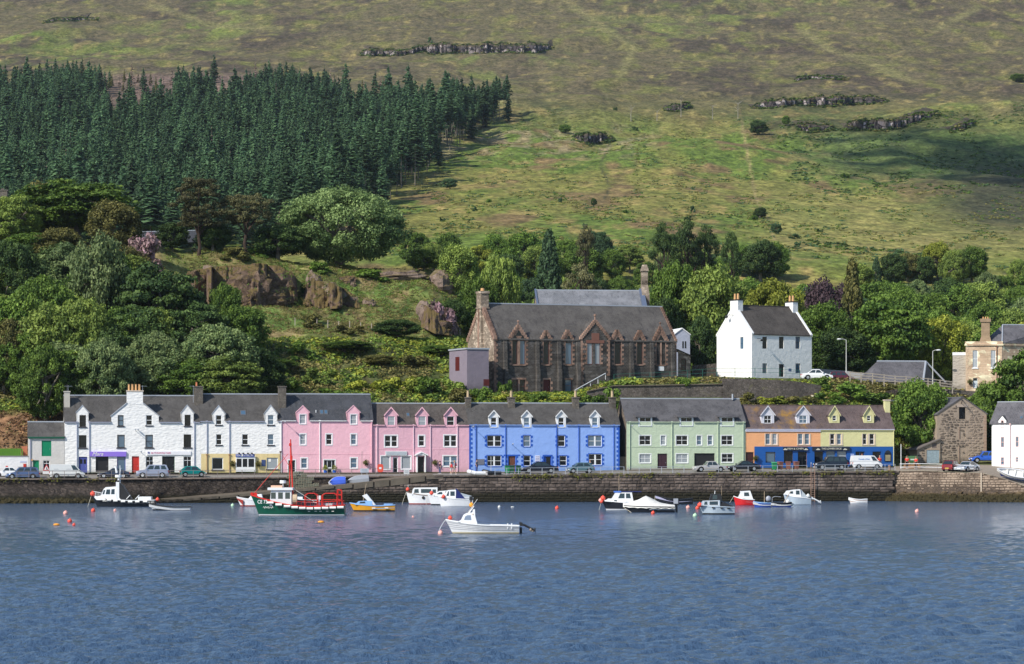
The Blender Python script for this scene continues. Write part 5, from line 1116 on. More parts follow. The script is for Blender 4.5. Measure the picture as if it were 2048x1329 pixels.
for q in (1259.2,1343.7,1435.8,1486.2): pipe(T,f.x(q),.1,ze-.1,GREEN)
MB().box(.02,W-.02,-.04,-.003,f.z(1370,895),f.z(1370,893.6)).build('string_course',GREEN,T);MB().box(.02,W-.02,-.03,-.003,-.3,.25).build('plinth',paint('grey_plinth',(.35,.34,.33),.9),T)
lamp_bracket(T,f.x(1262),f.z(1262,853.4));MB().cyl((f.x(1464.8,3.5),3.4,zr),(f.x(1464.8,3.5),3.4,f.z(1464,788.5,3.5)),.12,.12,8).build('flue',LEAD,T)
# orange and yellow house
T,f,W,ze,zr,sl,yr=house('terraced_house','half orange half pale yellow house over a bright blue shop front',1490.9,1788.3,936.6,858.6,813.4,ORANGE,SL5,
  holes=[(1531,1540.6,867.6,889.4,{'style':'sash','pm':GLASSL}),(1545,1554.2,867.6,889.4,sash_w | {'sill':None}),(1596,1605.6,867.6,889.4,{'style':'sash','pm':GLASSL}),(1609.6,1619,867.6,889.4,{'style':'sash','pm':GLASSL}),
         (1660.4,1669.2,868,889.4,'sash'),(1673.9,1682.6,868,889.4,'sash'),(1725.4,1733.4,868,889.4,'sash'),(1739,1748.4,868,889.4,'sash'),(1491.8,1507.3,904.6,938,mkdoor(paint('dark_brown_door',(.06,.02,.02),.5)))]+[(1531,1550.4,904.4,925.6,None),(1567.5,1585.4,902.3,926.8,None),(1595.5,1613.4,903.4,938,None),(1628.6,1693.4,902.3,926.8,None),(1710.7,1729,903.4,928,None),(1744.7,1762.2,903.4,930,None)],gm=STONE_T,fascia=paint('lilac_gutter',(.60,.60,.72),.5),ridge_m=SL5,t=9.3)
xs=f.x(1641);mb=MB()
mb.wall([(xs,f.z(1700,893.5)),(W-.004,f.z(1700,893.5)),(W-.004,ze-.02),(xs,ze-.02)],[hole(f,*q) for q in ((1660.4,1669.2,868,889.4),(1673.9,1682.6,868,889.4),(1725.4,1733.4,868,889.4),(1739,1748.4,868,889.4))],-.012,.05);mb.build('yellow_front',YEL,T)
bh=[hole(f,*q) for q in ((1531,1550.4,904.4,925.6),(1567.5,1585.4,902.3,926.8),(1595.5,1613.4,903.4,935.6),(1628.6,1647.2,902.3,926.8),(1652,1670.6,902.3,926.8),(1674,1693.4,902.3,926.8),(1710.7,1729,903.4,928),(1744.7,1762.2,903.4,930))]
mb=MB();mb.wall([(f.x(1508.6),-.3),(W-.002,-.3),(W-.002,f.z(1700,893.6)),(f.x(1508.6),f.z(1700,893.6))],bh,-.06,.24);mb.build('shopfront',SHOPBLUE,T)
for i,h in enumerate(bh):
    if i==2: door(T,h,-.06,BLACK,dep=.22,glazed=[(.1,.45,.05,.9),(.55,.9,.05,.9)])
    else: window(T,h,-.06,'v' if i in (1,6) else '',SHOPBLUE if i>2 else BLACK,dep=.22)
STM=STONE_T
for a in (1531,1596,1660.4,1725.4):
    b=a+23.4;s=MB();z0,z1=f.z(a,889.6),f.z(a,867.4);s.box(f.x(a)-.14,f.x(a)-.002,-.05,.02,z0,z1).box(f.x(b),f.x(b)+.14,-.05,.02,z0,z1).box(f.x(a+9.8),f.x(a+13.4),-.05,.02,z0,z1).box(f.x(a)-.14,f.x(b)+.14,-.08,.02,z0-.12,z0-.002);s.build('window_surround',STM,T)
for L_,R_,ax,lt in ((1522.7,1548.2,1535.3,1),(1593.2,1619.3,1606.6,1),(1658.9,1679.2,1669,0),(1727.8,1748,1737.8,0)):
    dm=dormer(T,f,.75,L_,R_,848 if lt else 846.4,829.6,ax,813.6,(L_+5.2,R_-5.6,831.4,847) if lt else (L_+6,R_-6.6,831.8,842),paint('dormer_grey_white',(.66,.66,.72),.6) if lt else YEL,SL5,paint('dormer_grey_white',(.66,.66,.72),.6) if lt else YEL,ze,sl,wst=WHITE,sash='sv' if lt else 'sash')
MB().box(-.02,xs,-.14,-.012,ze-.36,ze-.02).build('eaves_board',paint('lilac_gutter',(.60,.60,.72),.5),T);MB().box(xs+.003,W,-.13,-.015,ze-.26,ze-.02).build('eaves_board',YEL,T)
chimney(T,f.x(1768.4,3),f.x(1778.2,3),2.5,3.4,zr-1.6,f.z(1773,802,3),YEL,[],cap=STONE_T)
CRL=paint('sign_cream_letters',(.75,.72,.60),.5);SGN=paint('sign_black',(.02,.025,.04),.4)
def gilt_ship(par,x,z,y,s=1.0):
    m=MB();m.box(x-.28*s,x+.28*s,y-.02,y,z-.12*s,z-.05*s);m.face([(x-.2*s,y-.012,z-.04*s),(x+.0*s,y-.012,z-.04*s),(x-.02*s,y-.012,z+.14*s)]);m.face([(x+.03*s,y-.012,z-.04*s),(x+.22*s,y-.012,z-.04*s),(x+.05*s,y-.012,z+.12*s)]);m.build('emblem',CRL,par)
s1=MB().box(f.x(1566),f.x(1614),-.30,-.062,f.z(1590,901.4),f.z(1590,894.2)).build('shop_sign',SGN,T);text(s1,'FISH & CHIPS',(f.x(1590),-.31,f.z(1590,898)),.34,CRL,width=2.3);gilt_ship(s1,f.x(1569.5),f.z(1569,898.6),-.302);gilt_ship(s1,f.x(1611),f.z(1611,898.6),-.302)
s2=MB().box(f.x(1624),f.x(1698.5),-.30,-.062,f.z(1660,901.6),f.z(1660,894)).build('shop_sign',SGN,T);text(s2,'THE LOWER DECK',(f.x(1662),-.31,f.z(1661,898)),.36,CRL,width=2.9);gilt_ship(s2,f.x(1635),f.z(1635,898.6),-.302);gilt_ship(s2,f.x(1689),f.z(1689,898.6),-.302)
mbd=MB().box(f.x(1768.5),f.x(1781.8),-.14,-.062,f.z(1775,923.3),f.z(1775,907)).cyl((f.x(1775.2),-.14,f.z(1775,907)),(f.x(1775.2),-.062,f.z(1775,907)),.42,.42,14).build('menu_board',SGN,T)
for j in range(5): MB().box(f.x(1770.2),f.x(1780.2),-.16,-.142,f.z(1775,911+j*2.5)-.07,f.z(1775,911+j*2.5)+.05).build('menu_line',paint('gilt',(.42,.36,.22),.5),mbd)
MB().box(f.x(1701),f.x(1708),-.1,-.062,f.z(1705,921),f.z(1705,908)).build('notice',paint('notice_lilac',(.30,.40,.70),.6),T)
basket(f.x(1511),0,f.z(1511,917),f,'trailing plant hanging between orange wall and blue shop front')
pipe(T,W-.1,0,ze-.2,YEL)
# small shed with green hatch
T,f,W,ze,zr,sl,yr=house('store_building','small off-white store with a bright green loft hatch',56.7,128.9,948.4,874.8,846.4,SHEDW,SL1,
  holes=[(83.3,102.6,881.8,912.8,mkdoor(GRN,panels=False,dep=.12)),(66,78,921,950,mkdoor(GRN,panels=False)),(86.3,99.6,921.4,941,{'style':'tv','sill':None})],depth=4.6,fascia=DKGRN)
MB().box(-.05,W+.0,-.24,-.212,ze-.18,ze+.06).build('fascia',DKGRN,T);pipe(T,.25,0,ze-.2,GREYPIPE);T['category']='store';del T['group']
MB().box(f.x(62.3),f.x(65.6),-.12,-.003,f.z(63,922),f.z(63,919)).build('lamp',POT,T)
for o,q in (('W',0),): pass
# white yard wall and the green container behind it
fw=rowfr(-60,948.5,9.0);Wd=fw.x(56.4);T=thing('yard_wall','white painted yard wall at the left end of the row','wall',fw.w(0),TH)
MB().box(0,Wd,0,.35,-.5,fw.z(20,914)).build('wall',harl('white_yard_wall',(.78,.78,.79),0,.06),T);MB().box(0,Wd,-.05,.4,fw.z(20,914),fw.z(20,912)).build('coping',paint('grey_coping',(.25,.24,.25),.9),T)
MB().box(fw.x(40),fw.x(52.5),-.04,-.003,fw.z(46,925.6),fw.z(46,922.4)).build('sign',paint('sign_pale',(.55,.58,.75),.6),T);MB().box(fw.x(46.6),fw.x(52.4),-.06,-.003,fw.z(46,935),fw.z(46,928)).build('notice',RED,T)
g=MB();g.box(fw.x(-30),fw.x(41),1.4,3.6,0,fw.z(20,897.6,1.4));
for i in range(22): g.box(fw.x(-30)+.2+i*.22,fw.x(-30)+.3+i*.22,1.37,1.4,0,fw.z(20,898,1.4))
o=g.build('storage_container',paint('lime_container',(.11,.26,.025),.6),None,loc=fw.w(0),rot=(0,0,TH));tag(o,'lime green container top showing over the white yard wall','container')
o=MB().box(f.x(44)-.0,f.x(55),3.0,3.4,0,f.z(50,893,3)).build('brick_pier',paint('brick_red',(.45,.16,.09),.9),None,loc=f.w(0),rot=(0,0,TH));tag(o,'narrow red brick pier between green container and off-white store','pier')
# ---- quay, slipway, road
QST=stonem('quay_stone',(.085,.068,.058),(.21,.165,.14),((.030,.027,.017),.55))
QMO=rubble('quay_core',(.05,.042,.036),(.09,.075,.065),(.035,.03,.026),(1.6,2.6),.1,.06,wet=((.018,.017,.012),.5))
CONC=harl('weathered_concrete',(.155,.13,.10),0,.3);ROADM=harl('old_asphalt',(.24,.225,.205),0,.15)
EDGE=([-340,0,300,560,860,1000,1240,1500,1785,1850],[958,958,957,955,951.5,951,948,945.5,942.5,942])
def ztop(px,t=0.0):
    x=ROW.x(px,t);return ZP(np.interp(px,*EDGE),ROW.d(x,t))
FBASE=([-340,130,400,745,938,1239,1253,1490,1788,1850],[949,948.5,948.6,947.5,946,941.5,940.8,937.6,935,934])
V=[];pxs=list(np.arange(-340,1800,20.0))+[1800]
ts=[0,.25,.5,1]
for p in pxs:
    t0=3.2 if p<868 else 0.0
    for q in ts:
        t=t0+(9.6-t0)*q;x=ROW.x(p,t);w_=ROW.w(x,t);za=ztop(p,t0);xb=ROW.x(p,9.0);zb=ZP(np.interp(p,*FBASE),ROW.d(xb,9.0));V.append((w_.x,w_.y,za+(zb-za)*min(1,max(0,(t-t0)/(9-t0)))))
n=len(ts);Q=[(i*n+j,(i+1)*n+j,(i+1)*n+j+1,i*n+j+1) for i in range(len(pxs)-1) for j in range(n-1)]
tag(link('road',np_mesh('road',V,Q,ROADM,None,True)),kind='structure')
mb=MB() # pavement kerb along the fronts
for a,b in zip(pxs[9:-1],pxs[10:]):
    pts=[]
    for p in (a,b):
        for t in (7.6,7.75):
            x=ROW.x(p,t);za=ztop(p,3.2 if p<868 else 0);zb=ZP(np.interp(p,*FBASE),ROW.d(ROW.x(p,9.0),9.0));t0=3.2 if p<868 else 0
            pts.append(Vector(tuple(ROW.w(x,t))[:2]+(za+(zb-za)*(t-t0)/(9-t0),)))
    up=Vector((0,0,.11));o_=[pts[0],pts[2],pts[3],pts[1]];mb.hexa([v-up for v in o_],[v+up for v in o_])
tag(mb.build('kerb',CONC),kind='structure')
# left rubble wall
def wall_sheet(name,fr,xs,zf,yf,mat,nz=14,seed=0,amp=.12):
    V=[];m=len(xs)
    for i,x in enumerate(xs):
        z1=zf(x)
        for j in range(nz+2):
            if j<=nz: z=-.6+(z1+.6)*j/nz;y=yf(x,z)+(vnoise(x*2.3+seed,z*3.1)-.5)*amp*2+(vnoise(x*.7+seed,z*.8)-.5)*amp*1.5
            else: z=z1;y=3.0
            V.append(tuple(fr.w(x,float(y),z)))
    k=nz+2;Q=[(i*k+j,(i+1)*k+j,(i+1)*k+j+1,i*k+j+1) for i in range(m-1) for j in range(k-1)]
    return np_mesh(name,V,Q,mat,None,False)
LRUB=rubble('quay_rubble',(.055,.045,.040),(.125,.100,.085),(.04,.034,.03),(2.0,3.0),.07,.12,wet=((.024,.022,.014),.35),moss=((.17,.14,.08),.60,.74))
x0,x1=ROW.x(-330,3.2),ROW.x(868,3.2)
def pxof(x,t=0): w_=ROW.w(x,t);return CX+w_.x*F/w_.y
def yleft(x,z):
    p=pxof(x,3.2);b=np.clip((330-p)/120,0,1);return 3.2-b*2.3*max(0,(2.0-z)/2.4)**.8-.0*z-b*.8*(1 if z<1.9 else max(0,1-(z-1.9)*3))
o=link('quay_wall',wall_sheet('quay_wall',ROW,np.arange(x0,x1+.3,.3),lambda x: ztop(pxof(x,3.2),3.2),yleft,LRUB));tag(o,'dark rubble harbour wall behind the slipway, below the white houses','harbour wall')
mb=MB();xx=x0
while xx<x1-.5:
    L=RN.uniform(.9,1.6);zz=ztop(pxof(xx,3.2),3.2);w0=[ROW.w(a,b,0) for a,b in ((xx,2.98),(xx+L-.02,2.98),(xx+L-.02,3.4),(xx,3.4))]
    c_=MB().hexa([Vector((v.x,v.y,zz-.14)) for v in w0],[Vector((v.x,v.y,zz+.012+RN.uniform(0,.02))) for v in w0]).build('coping_stone',QST,o);xx+=L
# block-laid quay and slipway face
def stone_unit(seed):
    r=random.Random(seed);j=lambda a: r.uniform(-a,a);V=[];e=.06
    for z in (0,1):
        for x in (0,1): V.append((x,0.0,z))
    for z in (e*1.6,1-e*1.6):
        for x in (e,1-e): V.append((x+j(.03),-.5+j(.18),z+j(.05)))
    V.append((.5+j(.15),-.8+j(.25),.5+j(.15)))
    Fs=[(0,1,5,4),(1,3,7,5),(3,2,6,7),(2,0,4,6),(4,5,8),(5,7,8),(7,6,8),(6,4,8)]
    me=bpy.data.meshes.new('stone');me.from_pydata(V,[],Fs);me.materials.append(QST);me.update();return me
SU=[stone_unit(i) for i in range(8)]
def lay(parent,fr,y,x0,x1,zlo,zhi,rowh,lens,mat_units,limit,inside=None,name='stone',seed=1,dep=.10,gap=.035,stuffmat=None,jz=.015):
    r=random.Random(seed);lst=[];z=zlo
    while z<(zhi if not callable(zhi) else 99):
        h=r.uniform(*rowh);x=x0-r.uniform(0,lens[0]);any_=False
        if z>12: break
        while x<x1:
            L=r.uniform(*lens);hh=h*r.uniform(.82,1.0)
            top=zhi(x+L/2) if callable(zhi) else zhi
            if z+h*.6<top and x>x0-.3 and x+L<x1+.4 and (inside is None or inside(x,x+L,z,z+hh)):
                any_=True;lst.append((x,z+r.uniform(-jz,jz),L-gap,min(hh,top-z)-gap,r.randrange(len(mat_units)),r.uniform(.6,1.3)))
            x+=L
        z+=h
        if not any_ and z>zlo+1: break
    lst.sort(key=lambda q:-q[2]*q[3]);
    for q in lst[:limit]:
        w_=fr.w(q[0],y,q[1]) if parent is None else Vector((q[0],y,q[1]))
        link(name,mat_units[q[4]],parent,w_,None,(q[2],dep*q[5],q[3]))
    if lst[limit:]:
        m=MB()
        for q in lst[limit:]:
            me=mat_units[q[4]];n=len(m.v)
            m.v+=[(q[0]+v.co.x*q[2],y+v.co.y*dep*q[5],q[1]+v.co.z*q[3]) for v in me.vertices]
            for pl in me.polygons: m.f.append(tuple(n+i for i in pl.vertices));m.m.append(0)
        o=m.build('small_'+name+'s',stuffmat or mat_units[0].materials[0],parent);o['kind']='stuff'
    return lst
RAMP=([300,370,500,620,700,770,860,880],[1004,998.5,988,977.5,969.5,961.5,951.6,951.2])
def zr_(px): return ZP(np.interp(px,*RAMP),ROW.d(ROW.x(px,0)))
QW=thing('quay_wall','long harbour wall of coursed dark stone blocks below the coloured houses','harbour wall',ROW.w(0,0,0),TH)
xa,xb=ROW.x(868),ROW.x(1786)
m=MB();N_=40
for i in range(N_):
    a,b=xa+(xb-xa)*i/N_,xa+(xb-xa)*(i+1)/N_;za,zb=ztop(pxof(a)),ztop(pxof(b));m.face([(a,.012,-.6),(b,.012,-.6),(b,.012,zb-.02),(a,.012,za-.02)])
m.build('wall_core',QMO,QW)
lay(QW,ROW,.01,xa,xb,-.25,lambda x: ztop(pxof(x))-.20,(.30,.46),(.5,1.35),SU,300,seed=3)
x=xa
while x<xb-.4:
    L=RN.uniform(.8,1.5);zz=ztop(pxof(x));MB().box(x,x+L-.03,-.10,.5,zz-.21,zz-.004+RN.uniform(-.02,.015)).build('coping_stone',QST,QW);x+=L
SW=thing('slipway','stone slipway ramp climbing along the harbour wall below the pink houses','slipway',ROW.w(0,0,0),TH)
xs0,xs1=ROW.x(296),ROW.x(869);m=MB();m2=MB();N_=50
for i in range(N_):
    a,b=xs0+(xs1-xs0)*i/N_,xs0+(xs1-xs0)*(i+1)/N_;za,zb=zr_(pxof(a)),zr_(pxof(b))
    m.face([(a,.012,-.6),(b,.012,-.6),(b,.012,zb-.05),(a,.012,za-.05)]);m2.slab((a,.25,za),(b,.25,zb),(b,3.3,zb+.28),(a,3.3,za+.28),.1)
m.build('wall_core',QMO,SW);m2.build('ramp',CONC,SW)
x=xs0
while x<xs1-.3: # kerb blocks with the dark drain gaps between
    L=RN.uniform(2.0,2.8);za,zb=zr_(pxof(x)),zr_(pxof(x+L));hh=.30+.5*np.clip((pxof(x)-640)/90,0,1)*np.clip((870-pxof(x))/60,.3,1)
    MB().hexa([(x,-.06,za-hh),(x+L-.22,-.06,zb-hh),(x+L-.22,.3,zb-hh),(x,.3,za-hh)],[(x,-.06,za+.07),(x+L-.22,-.06,zb+.07),(x+L-.22,.3,zb+.07),(x,.3,za+.07)]).build('kerb_block',CONC,SW);x+=L
lay(SW,ROW,.01,xs0,xs1,-.25,lambda x: zr_(pxof(x))-.34-.45*float(np.clip((pxof(x)-640)/90,0,1)),(.28,.42),(.45,1.2),SU,120,seed=5)
# brighter battered wall at the right, facing more to the sun
p0=P(1785,0,409.0);p1=P(2110,0,399.0);Q2=Fr(p0.x,p0.y,math.atan2(p1.y-p0.y,p1.x-p0.x));L2=Q2.x(2105)
EDG2=([1785,1850,1900,1965,2000,2048,2110],[942.5,941.5,944,946,956,972,990])
QS2=stonem('warm_quay_stone',(.17,.125,.095),(.33,.255,.195),((.075,.060,.035),.35))
SU2=[]
for s_ in SU: c_=s_.copy();c_.materials[0]=QS2;SU2.append(c_)
def z2(x): w_=Q2.w(x);return ZP(np.interp(CX+w_.x*F/w_.y,*EDG2),w_.y)
W2=thing('quay_wall','paler brown harbour wall on the right, turning to face the sun','harbour wall',Q2.w(0),Q2.th)
m=MB()
for i in range(30):
    a,b=L2*i/30,L2*(i+1)/30;m.face([(a,-.2,-.5),(b,-.2,-.5),(b,.012,z2(b)-.02),(a,.012,z2(a)-.02)])
m.face([(0,-.2,-.5),(0,.012,z2(0)),(0,2,z2(0)),(0,2,-.5)]);m.build('wall_core',rubble('warm_core',(.12,.09,.07),(.2,.15,.11),(.10,.08,.065),(2,3),.08,.05),W2)
lay(W2,Q2,-.03,0,L2,.6,lambda x: z2(x)-.03,(.26,.38),(.4,.85),SU2,200,seed=9,dep=.09)
MB().box(Q2.x(1962),Q2.x(1964.5),-.22,-.05,1.0,z2(Q2.x(1963))).build('pilaster',paint('pale_mortar',(.5,.42,.33),.9),W2)
# ground behind the right wall up to the store and cottage
V=[];pr=np.arange(1788,2400,12.0);nn=9
for p in pr:
    dA=Q2.d(Q2.x(min(p,2300))) if p<2300 else 392;zA=ZP(np.interp(p,*EDG2),dA);dB=qd(p)+8.3;zB=zt(p,dB)
    for j in range(nn): q=j/(nn-1);d=dA+(dB-dA)*q;V.append(((p-CX)*d/F,d,zA+(zB-zA)*(q**(1.0 if p<1960 else .6))+.004))
Q=[(i*nn+j,(i+1)*nn+j,(i+1)*nn+j+1,i*nn+j+1) for i in range(len(pr)-1) for j in range(nn-1)]
tag(link('harbour_yard',np_mesh('harbour_yard',V,Q,harl('yard_gravel',(.30,.25,.20),0,.2),None,True)),kind='structure')
# shore rocks
ROCKM=stonem('shore_rock',(.06,.045,.028),(.20,.14,.085),((.045,.038,.018),.2))
def rock_mesh(seed,mat,n=12,k=8,amp=.35,name='rock',flat=1.0):
    from mathutils import noise as mn
    mb=MB();mb.sph((0,0,0),1.0,n,k);o=Vector((seed*7.3,seed*3.1,0));V=[]
    for v in mb.v:
        p=Vector(v);q=p+o;f=1+amp*(mn.noise(q*1.1)*1.2+mn.noise(q*2.7)*.6-abs(mn.noise(q*1.9))*1.1+.2)
        c_=mn.cell(q*1.3)*.12;V.append((p.x*(f+c_),p.y*(f+c_),p.z*flat*(f+c_)))
    mb.v=V;return mb.mesh(name,mat)
RK=[rock_mesh(i,ROCKM,8,6,.5) for i in range(6)]
rg_=np.random.RandomState(12);pts=[];sc=[];ro=[];ii=[]
for k in range(1500):
    x=rg_.uniform(-1,L2);u=rg_.rand();w_=Q2.w(x,-.2-u*4.2*min(1,(x+3)/9));z=.95*(1-u)-.1+rg_.randn()*.06;s=rg_.uniform(.10,.34)*(1.25-u*.4)
    pts.append((w_.x,w_.y,z));sc.append((s*1.3,s,s*.8));ro.append(tuple(rg_.rand(3)*.6*2)[:2]+(rg_.rand()*6.3,));ii.append(rg_.randint(6))
for k in range(900):
    p=rg_.uniform(-60,330);t=rg_.uniform(-.6,1.6) if p<180 else rg_.uniform(.2,1.2);x=ROW.x(p,t);w_=ROW.w(x,t);s=rg_.uniform(.1,.38);z=-.05+max(0,.25*t)*(1 if p<180 else .3)+rg_.rand()*.2
    pts.append((w_.x,w_.y,z));sc.append((s*1.4,s,s*.8));ro.append((rg_.rand(),rg_.rand(),rg_.rand()*6.3));ii.append(rg_.randint(6))
gn_scatter('shore_rocks',pts,sc,ro,ii,RK,'weedy brown shore rocks heaped at the foot of the harbour walls')
V=[];
for i in range(41):
    x=-1.5+(L2+1.5)*i/40
    for j in range(8): u=j/7;w_=Q2.w(x,.1-u*5.0*min(1,(x+4)/9));V.append((w_.x,w_.y,1.05*(1-u)**1.2-.22+float(vnoise(x*1.5,u*7)-.5)*.3))
Q=[(i*8+j,(i+1)*8+j,(i+1)*8+j+1,i*8+j+1) for i in range(40) for j in range(7)]
tag(link('foreshore',np_mesh('foreshore',V,Q,rubble('foreshore_weed',(.05,.035,.02),(.17,.115,.065),(.04,.03,.018),(2.5,2.5),.1,.1,use3d=True),None)),kind='structure')
# fern and grass tufts rooted in the quay
pts=[];sc=[];ro=[];ii=[]
for k in range(1500):
    p=rg_.uniform(1020,1790) if k<1250 else rg_.uniform(-40,240);fall=fbm(p/23.,3.3,3)
    if fall<.42: continue
    t=0 if p>868 else 3.0;x=ROW.x(p,t);zz=ztop(p,t);u=abs(rg_.randn())*.28*(fall*2);w_=ROW.w(x,t-.12 if rg_.rand()<.75 else t+.3*rg_.rand(),0);pts.append((w_.x,w_.y,zz+.05-u));s=rg_.uniform(.25,.5)*(.8 if t else 1);sc.append((s,s*.7,s));ro.append((0,0,rg_.rand()*6.3));ii.append(int(rg_.choice([0,2,4,4])))
for k in range(160):
    p=rg_.uniform(1230,1790);x=ROW.x(p,.6);w_=ROW.w(x,rg_.uniform(.2,.9));pts.append((w_.x,w_.y,ztop(p)+.02));s=rg_.uniform(.2,.35);sc.append((s,s,s*.6));ro.append((0,0,rg_.rand()*6));ii.append(int(rg_.choice([4,0])))
gn_scatter('quay_ferns',pts,sc,ro,ii,TU,'ferns and grass tufts growing from the top of the harbour wall')

# ---- gable-ended buildings turned to their own angle
def gabled(name,label,cat,fr,L,D,ze,zr,wallm,roofm,front=(),sidem=None,over=.12,skew=None,rth=.16,zb=-1.5,gholes=()):
    T=thing(name,label,cat,fr.w(0,0,0),fr.th);yr=D/2;sl=(zr-ze)/yr;m=MB()
    m.wall([(0,zb),(L,zb),(L,ze),(0,ze)],list(front),0,.2)
    m.wall([(0,zb),(D,zb),(D,ze),(yr,zr),(0,ze)],list(gholes),.0,.2,1,side=True)
    m.face([(L,0,zb),(L,D,zb),(L,D,ze),(L,yr,zr),(L,0,ze)],1);m.face([(0,D,zb),(L,D,zb),(L,D,ze),(0,D,ze)],1)
    m.face([(.02,.22,zb),(L-.02,.22,zb),(L-.02,.22,ze),(.02,.22,ze)],2);m.face([(.22,.02,zb),(.22,D-.02,zb),(.22,D-.02,ze),(.22,.02,ze)],2)
    m.build('wall',[wallm,sidem or wallm,BLACK],T);e=over;r=MB();a=0.0 if skew else .1
    r.slab((-a,-e,ze-e*sl+.15),(L+a,-e,ze-e*sl+.15),(L+a,yr,zr+.15),(-a,yr,zr+.15),rth);r.slab((-a,yr,zr+.15),(L+a,yr,zr+.15),(L+a,D+e,ze-e*sl+.15),(-a,D+e,ze-e*sl+.15),rth)
    rf=r.build('roof',roofm,T)
    if skew:
        for xx in (-.06,L-.34):
            s=MB();s.slab((xx,-e,ze-e*sl+.30),(xx+.4,-e,ze-e*sl+.30),(xx+.4,yr,zr+.30),(xx,yr,zr+.30),.32).slab((xx,yr,zr+.30),(xx+.4,yr,zr+.30),(xx+.4,D+e,ze-e*sl+.30),(xx,D+e,ze-e*sl+.30),.32);s.build('skew',skew,T)
    MB().box(-a,L+a,yr-.12,yr+.12,zr+.08,zr+.24).build('ridge_cap',LEAD if not skew else roofm,rf)
    return T,sl,yr
# the white gabled house on the terrace
o_=P(1503.6,751,452);f=Fr(o_.x,o_.y,math.radians(33),ZP(752.5,452));L=f.x(1623.6);D=f.y(1433.5);WH=harl('smooth_white_harling',(.84,.84,.83),0,.03)
hs=[hole(f,*q) for q in ((1524.8,1534,674,697.8),(1558,1567.5,674,697.8),(1591,1600,674,697.8),(1524.8,1534,727.3,746.8),(1558,1568,728.8,754),(1591,1600.4,727.3,746.8))]
gy0,gy1=f.y(1486.7),f.y(1480.4);gh_=(gy0,gy1,ZP(698,f.d(0,gy0))-f.oz,ZP(674.5,f.d(0,gy0))-f.oz)
ze=f.z(1560,670);zr=f.z(1530,614.5,D/2)
T,sl,yr=gabled('gabled_house','tall smooth white house with a gable to the sun and a chimney on each gable','house',f,L,D,ze,zr,WH,slate('brown_slate',(.058,.050,.044),(.082,.071,.063)),hs,skew=WH,gholes=[gh_])
for i,h in enumerate(hs):
    if i==4: door(T,h,0,BLACK,dep=.2)
    else: window(T,h,0,'sv',BLACK,dep=.16,fw=.05)
g_=MB();g_.box(.12,.16,gh_[0],gh_[1],gh_[2],gh_[3]);g_.box(.08,.12,gh_[0],gh_[1],(gh_[2]+gh_[3])/2-.03,(gh_[2]+gh_[3])/2+.03);g_.build('window',[GLASSL],T)
def gchim(T,x0,x1,y0,y1,z0,z1,n=2):
    o=MB().box(x0,x1,y0,y1,z0,z1).build('chimney',WH,T);MB().box(x0-.07,x1+.07,y0-.07,y1+.07,z1,z1+.16).build('cap',BLACK,o)
    for k in range(n): y=y0+(y1-y0)*(.3+.4*k);MB().cyl(((x0+x1)/2,y,z1+.16),((x0+x1)/2,y,z1+1.05),.2,.16,10).build('chimney_pot',POT,o)
zc=ZP(601.5,f.d(0,D/2))-f.oz
gchim(T,-.02,.95,D/2-.95,D/2+.95,zr-1.0,zc);gchim(T,L-.95,L+.02,D/2-.95,D/2+.95,zr-1.0,zc)
mb=MB();mb.cyl((1.0,-.05,f.z(1512,678)),(1.35,-.5,f.z(1512,677)),.04,.03,6).sph((1.4,-.6,f.z(1512,681)),.22,8,5,sc=(1,1,.8));mb.build('wall_lamp',BLACK,T)
yl=f.y(1462.5);zl=ZP(634,f.d(0,yl))-f.oz;mb=MB();mb.cyl((-.05,yl-.6,zl+.25),(-.7,yl+.2,zl+.25),.04,.03,6).sph((-.75,yl+.2,zl),.24,8,5);mb.build('wall_lamp',BLACK,T)
MB().box(f.x(1577),f.x(1582),-.03,-.003,f.z(1580,742.5),f.z(1580,737.5)).build('sign',paint('small_dark_sign',(.08,.10,.25),.5),T)
# the church beside it
o_=P(988,786,437);f=Fr(o_.x,o_.y,math.radians(21),ZP(787,437));L=f.x(1353);D=f.y(935.4);ze=f.z(1170,681);zr=f.z(1150,612.5,D/2)
CHW=ashlar('church_masonry',(.044,.042,.042),(.080,.074,.070),(.14,.125,.11),.42,.21,.03,.03);CHG=ashlar('church_gable_masonry',(.24,.19,.145),(.33,.27,.21),(.2,.16,.13),.42,.21,.02,.02)
PKS=stonem('pink_dressed_stone',(.22,.135,.10),(.33,.215,.165));CHS=slate('church_slate',(.070,.064,.062),(.10,.092,.086),hi=(.17,.155,.11))
wd=[(1024.7,1035.2,681.5,729),(1040,1050.6,681.5,729),(1087.2,1098.6,684,729),(1131,1143.6,686,729),(1174.4,1185,687,729),(1190,1200.4,687,729),(1229.4,1242.2,687,728.6),(1274,1285.6,687,729),(1313,1320.2,682,729.6),(1323.4,1330.6,682,729.6),(1024.6,1035.4,759.6,786),(1039.4,1050.8,759.6,786),(1086.6,1100,760,787),(1130.6,1143.8,760,784)]
hs=[hole(f,*q) for q in wd]
T,sl,yr=gabled('church','dark stone church with crow-stepped gable and seven gabled lancet windows','church',f,L,D,ze,zr,CHW,CHS,hs,sidem=CHG,zb=-2.5)
for i,h in enumerate(hs):
    if i==12: door(T,h,0,paint('church_red_door',(.10,.014,.013),.5),dep=.22);continue
    window(T,h,0,'' if i<10 else 's',paint('dark_red_frame',(.16,.04,.03),.6),GLASSL if i in (1,3,13) else GLASS,dep=.2,fw=.05)
QN=MB().box(0,1,-.035,0,0,1).mesh('dressed_stone',PKS)
def quoins(x,z0,z1,side,w1=.30,w2=.5,hh=.30,y=-.002):
    z=z0;k=0
    while z<z1-.1:
        w_=w1 if k % 2 else w2;link('dressed_stone',QN,T,(x-w_ if side<0 else x,y,z),None,(w_,1,min(hh-.02,z1-z)));z+=hh;k+=1
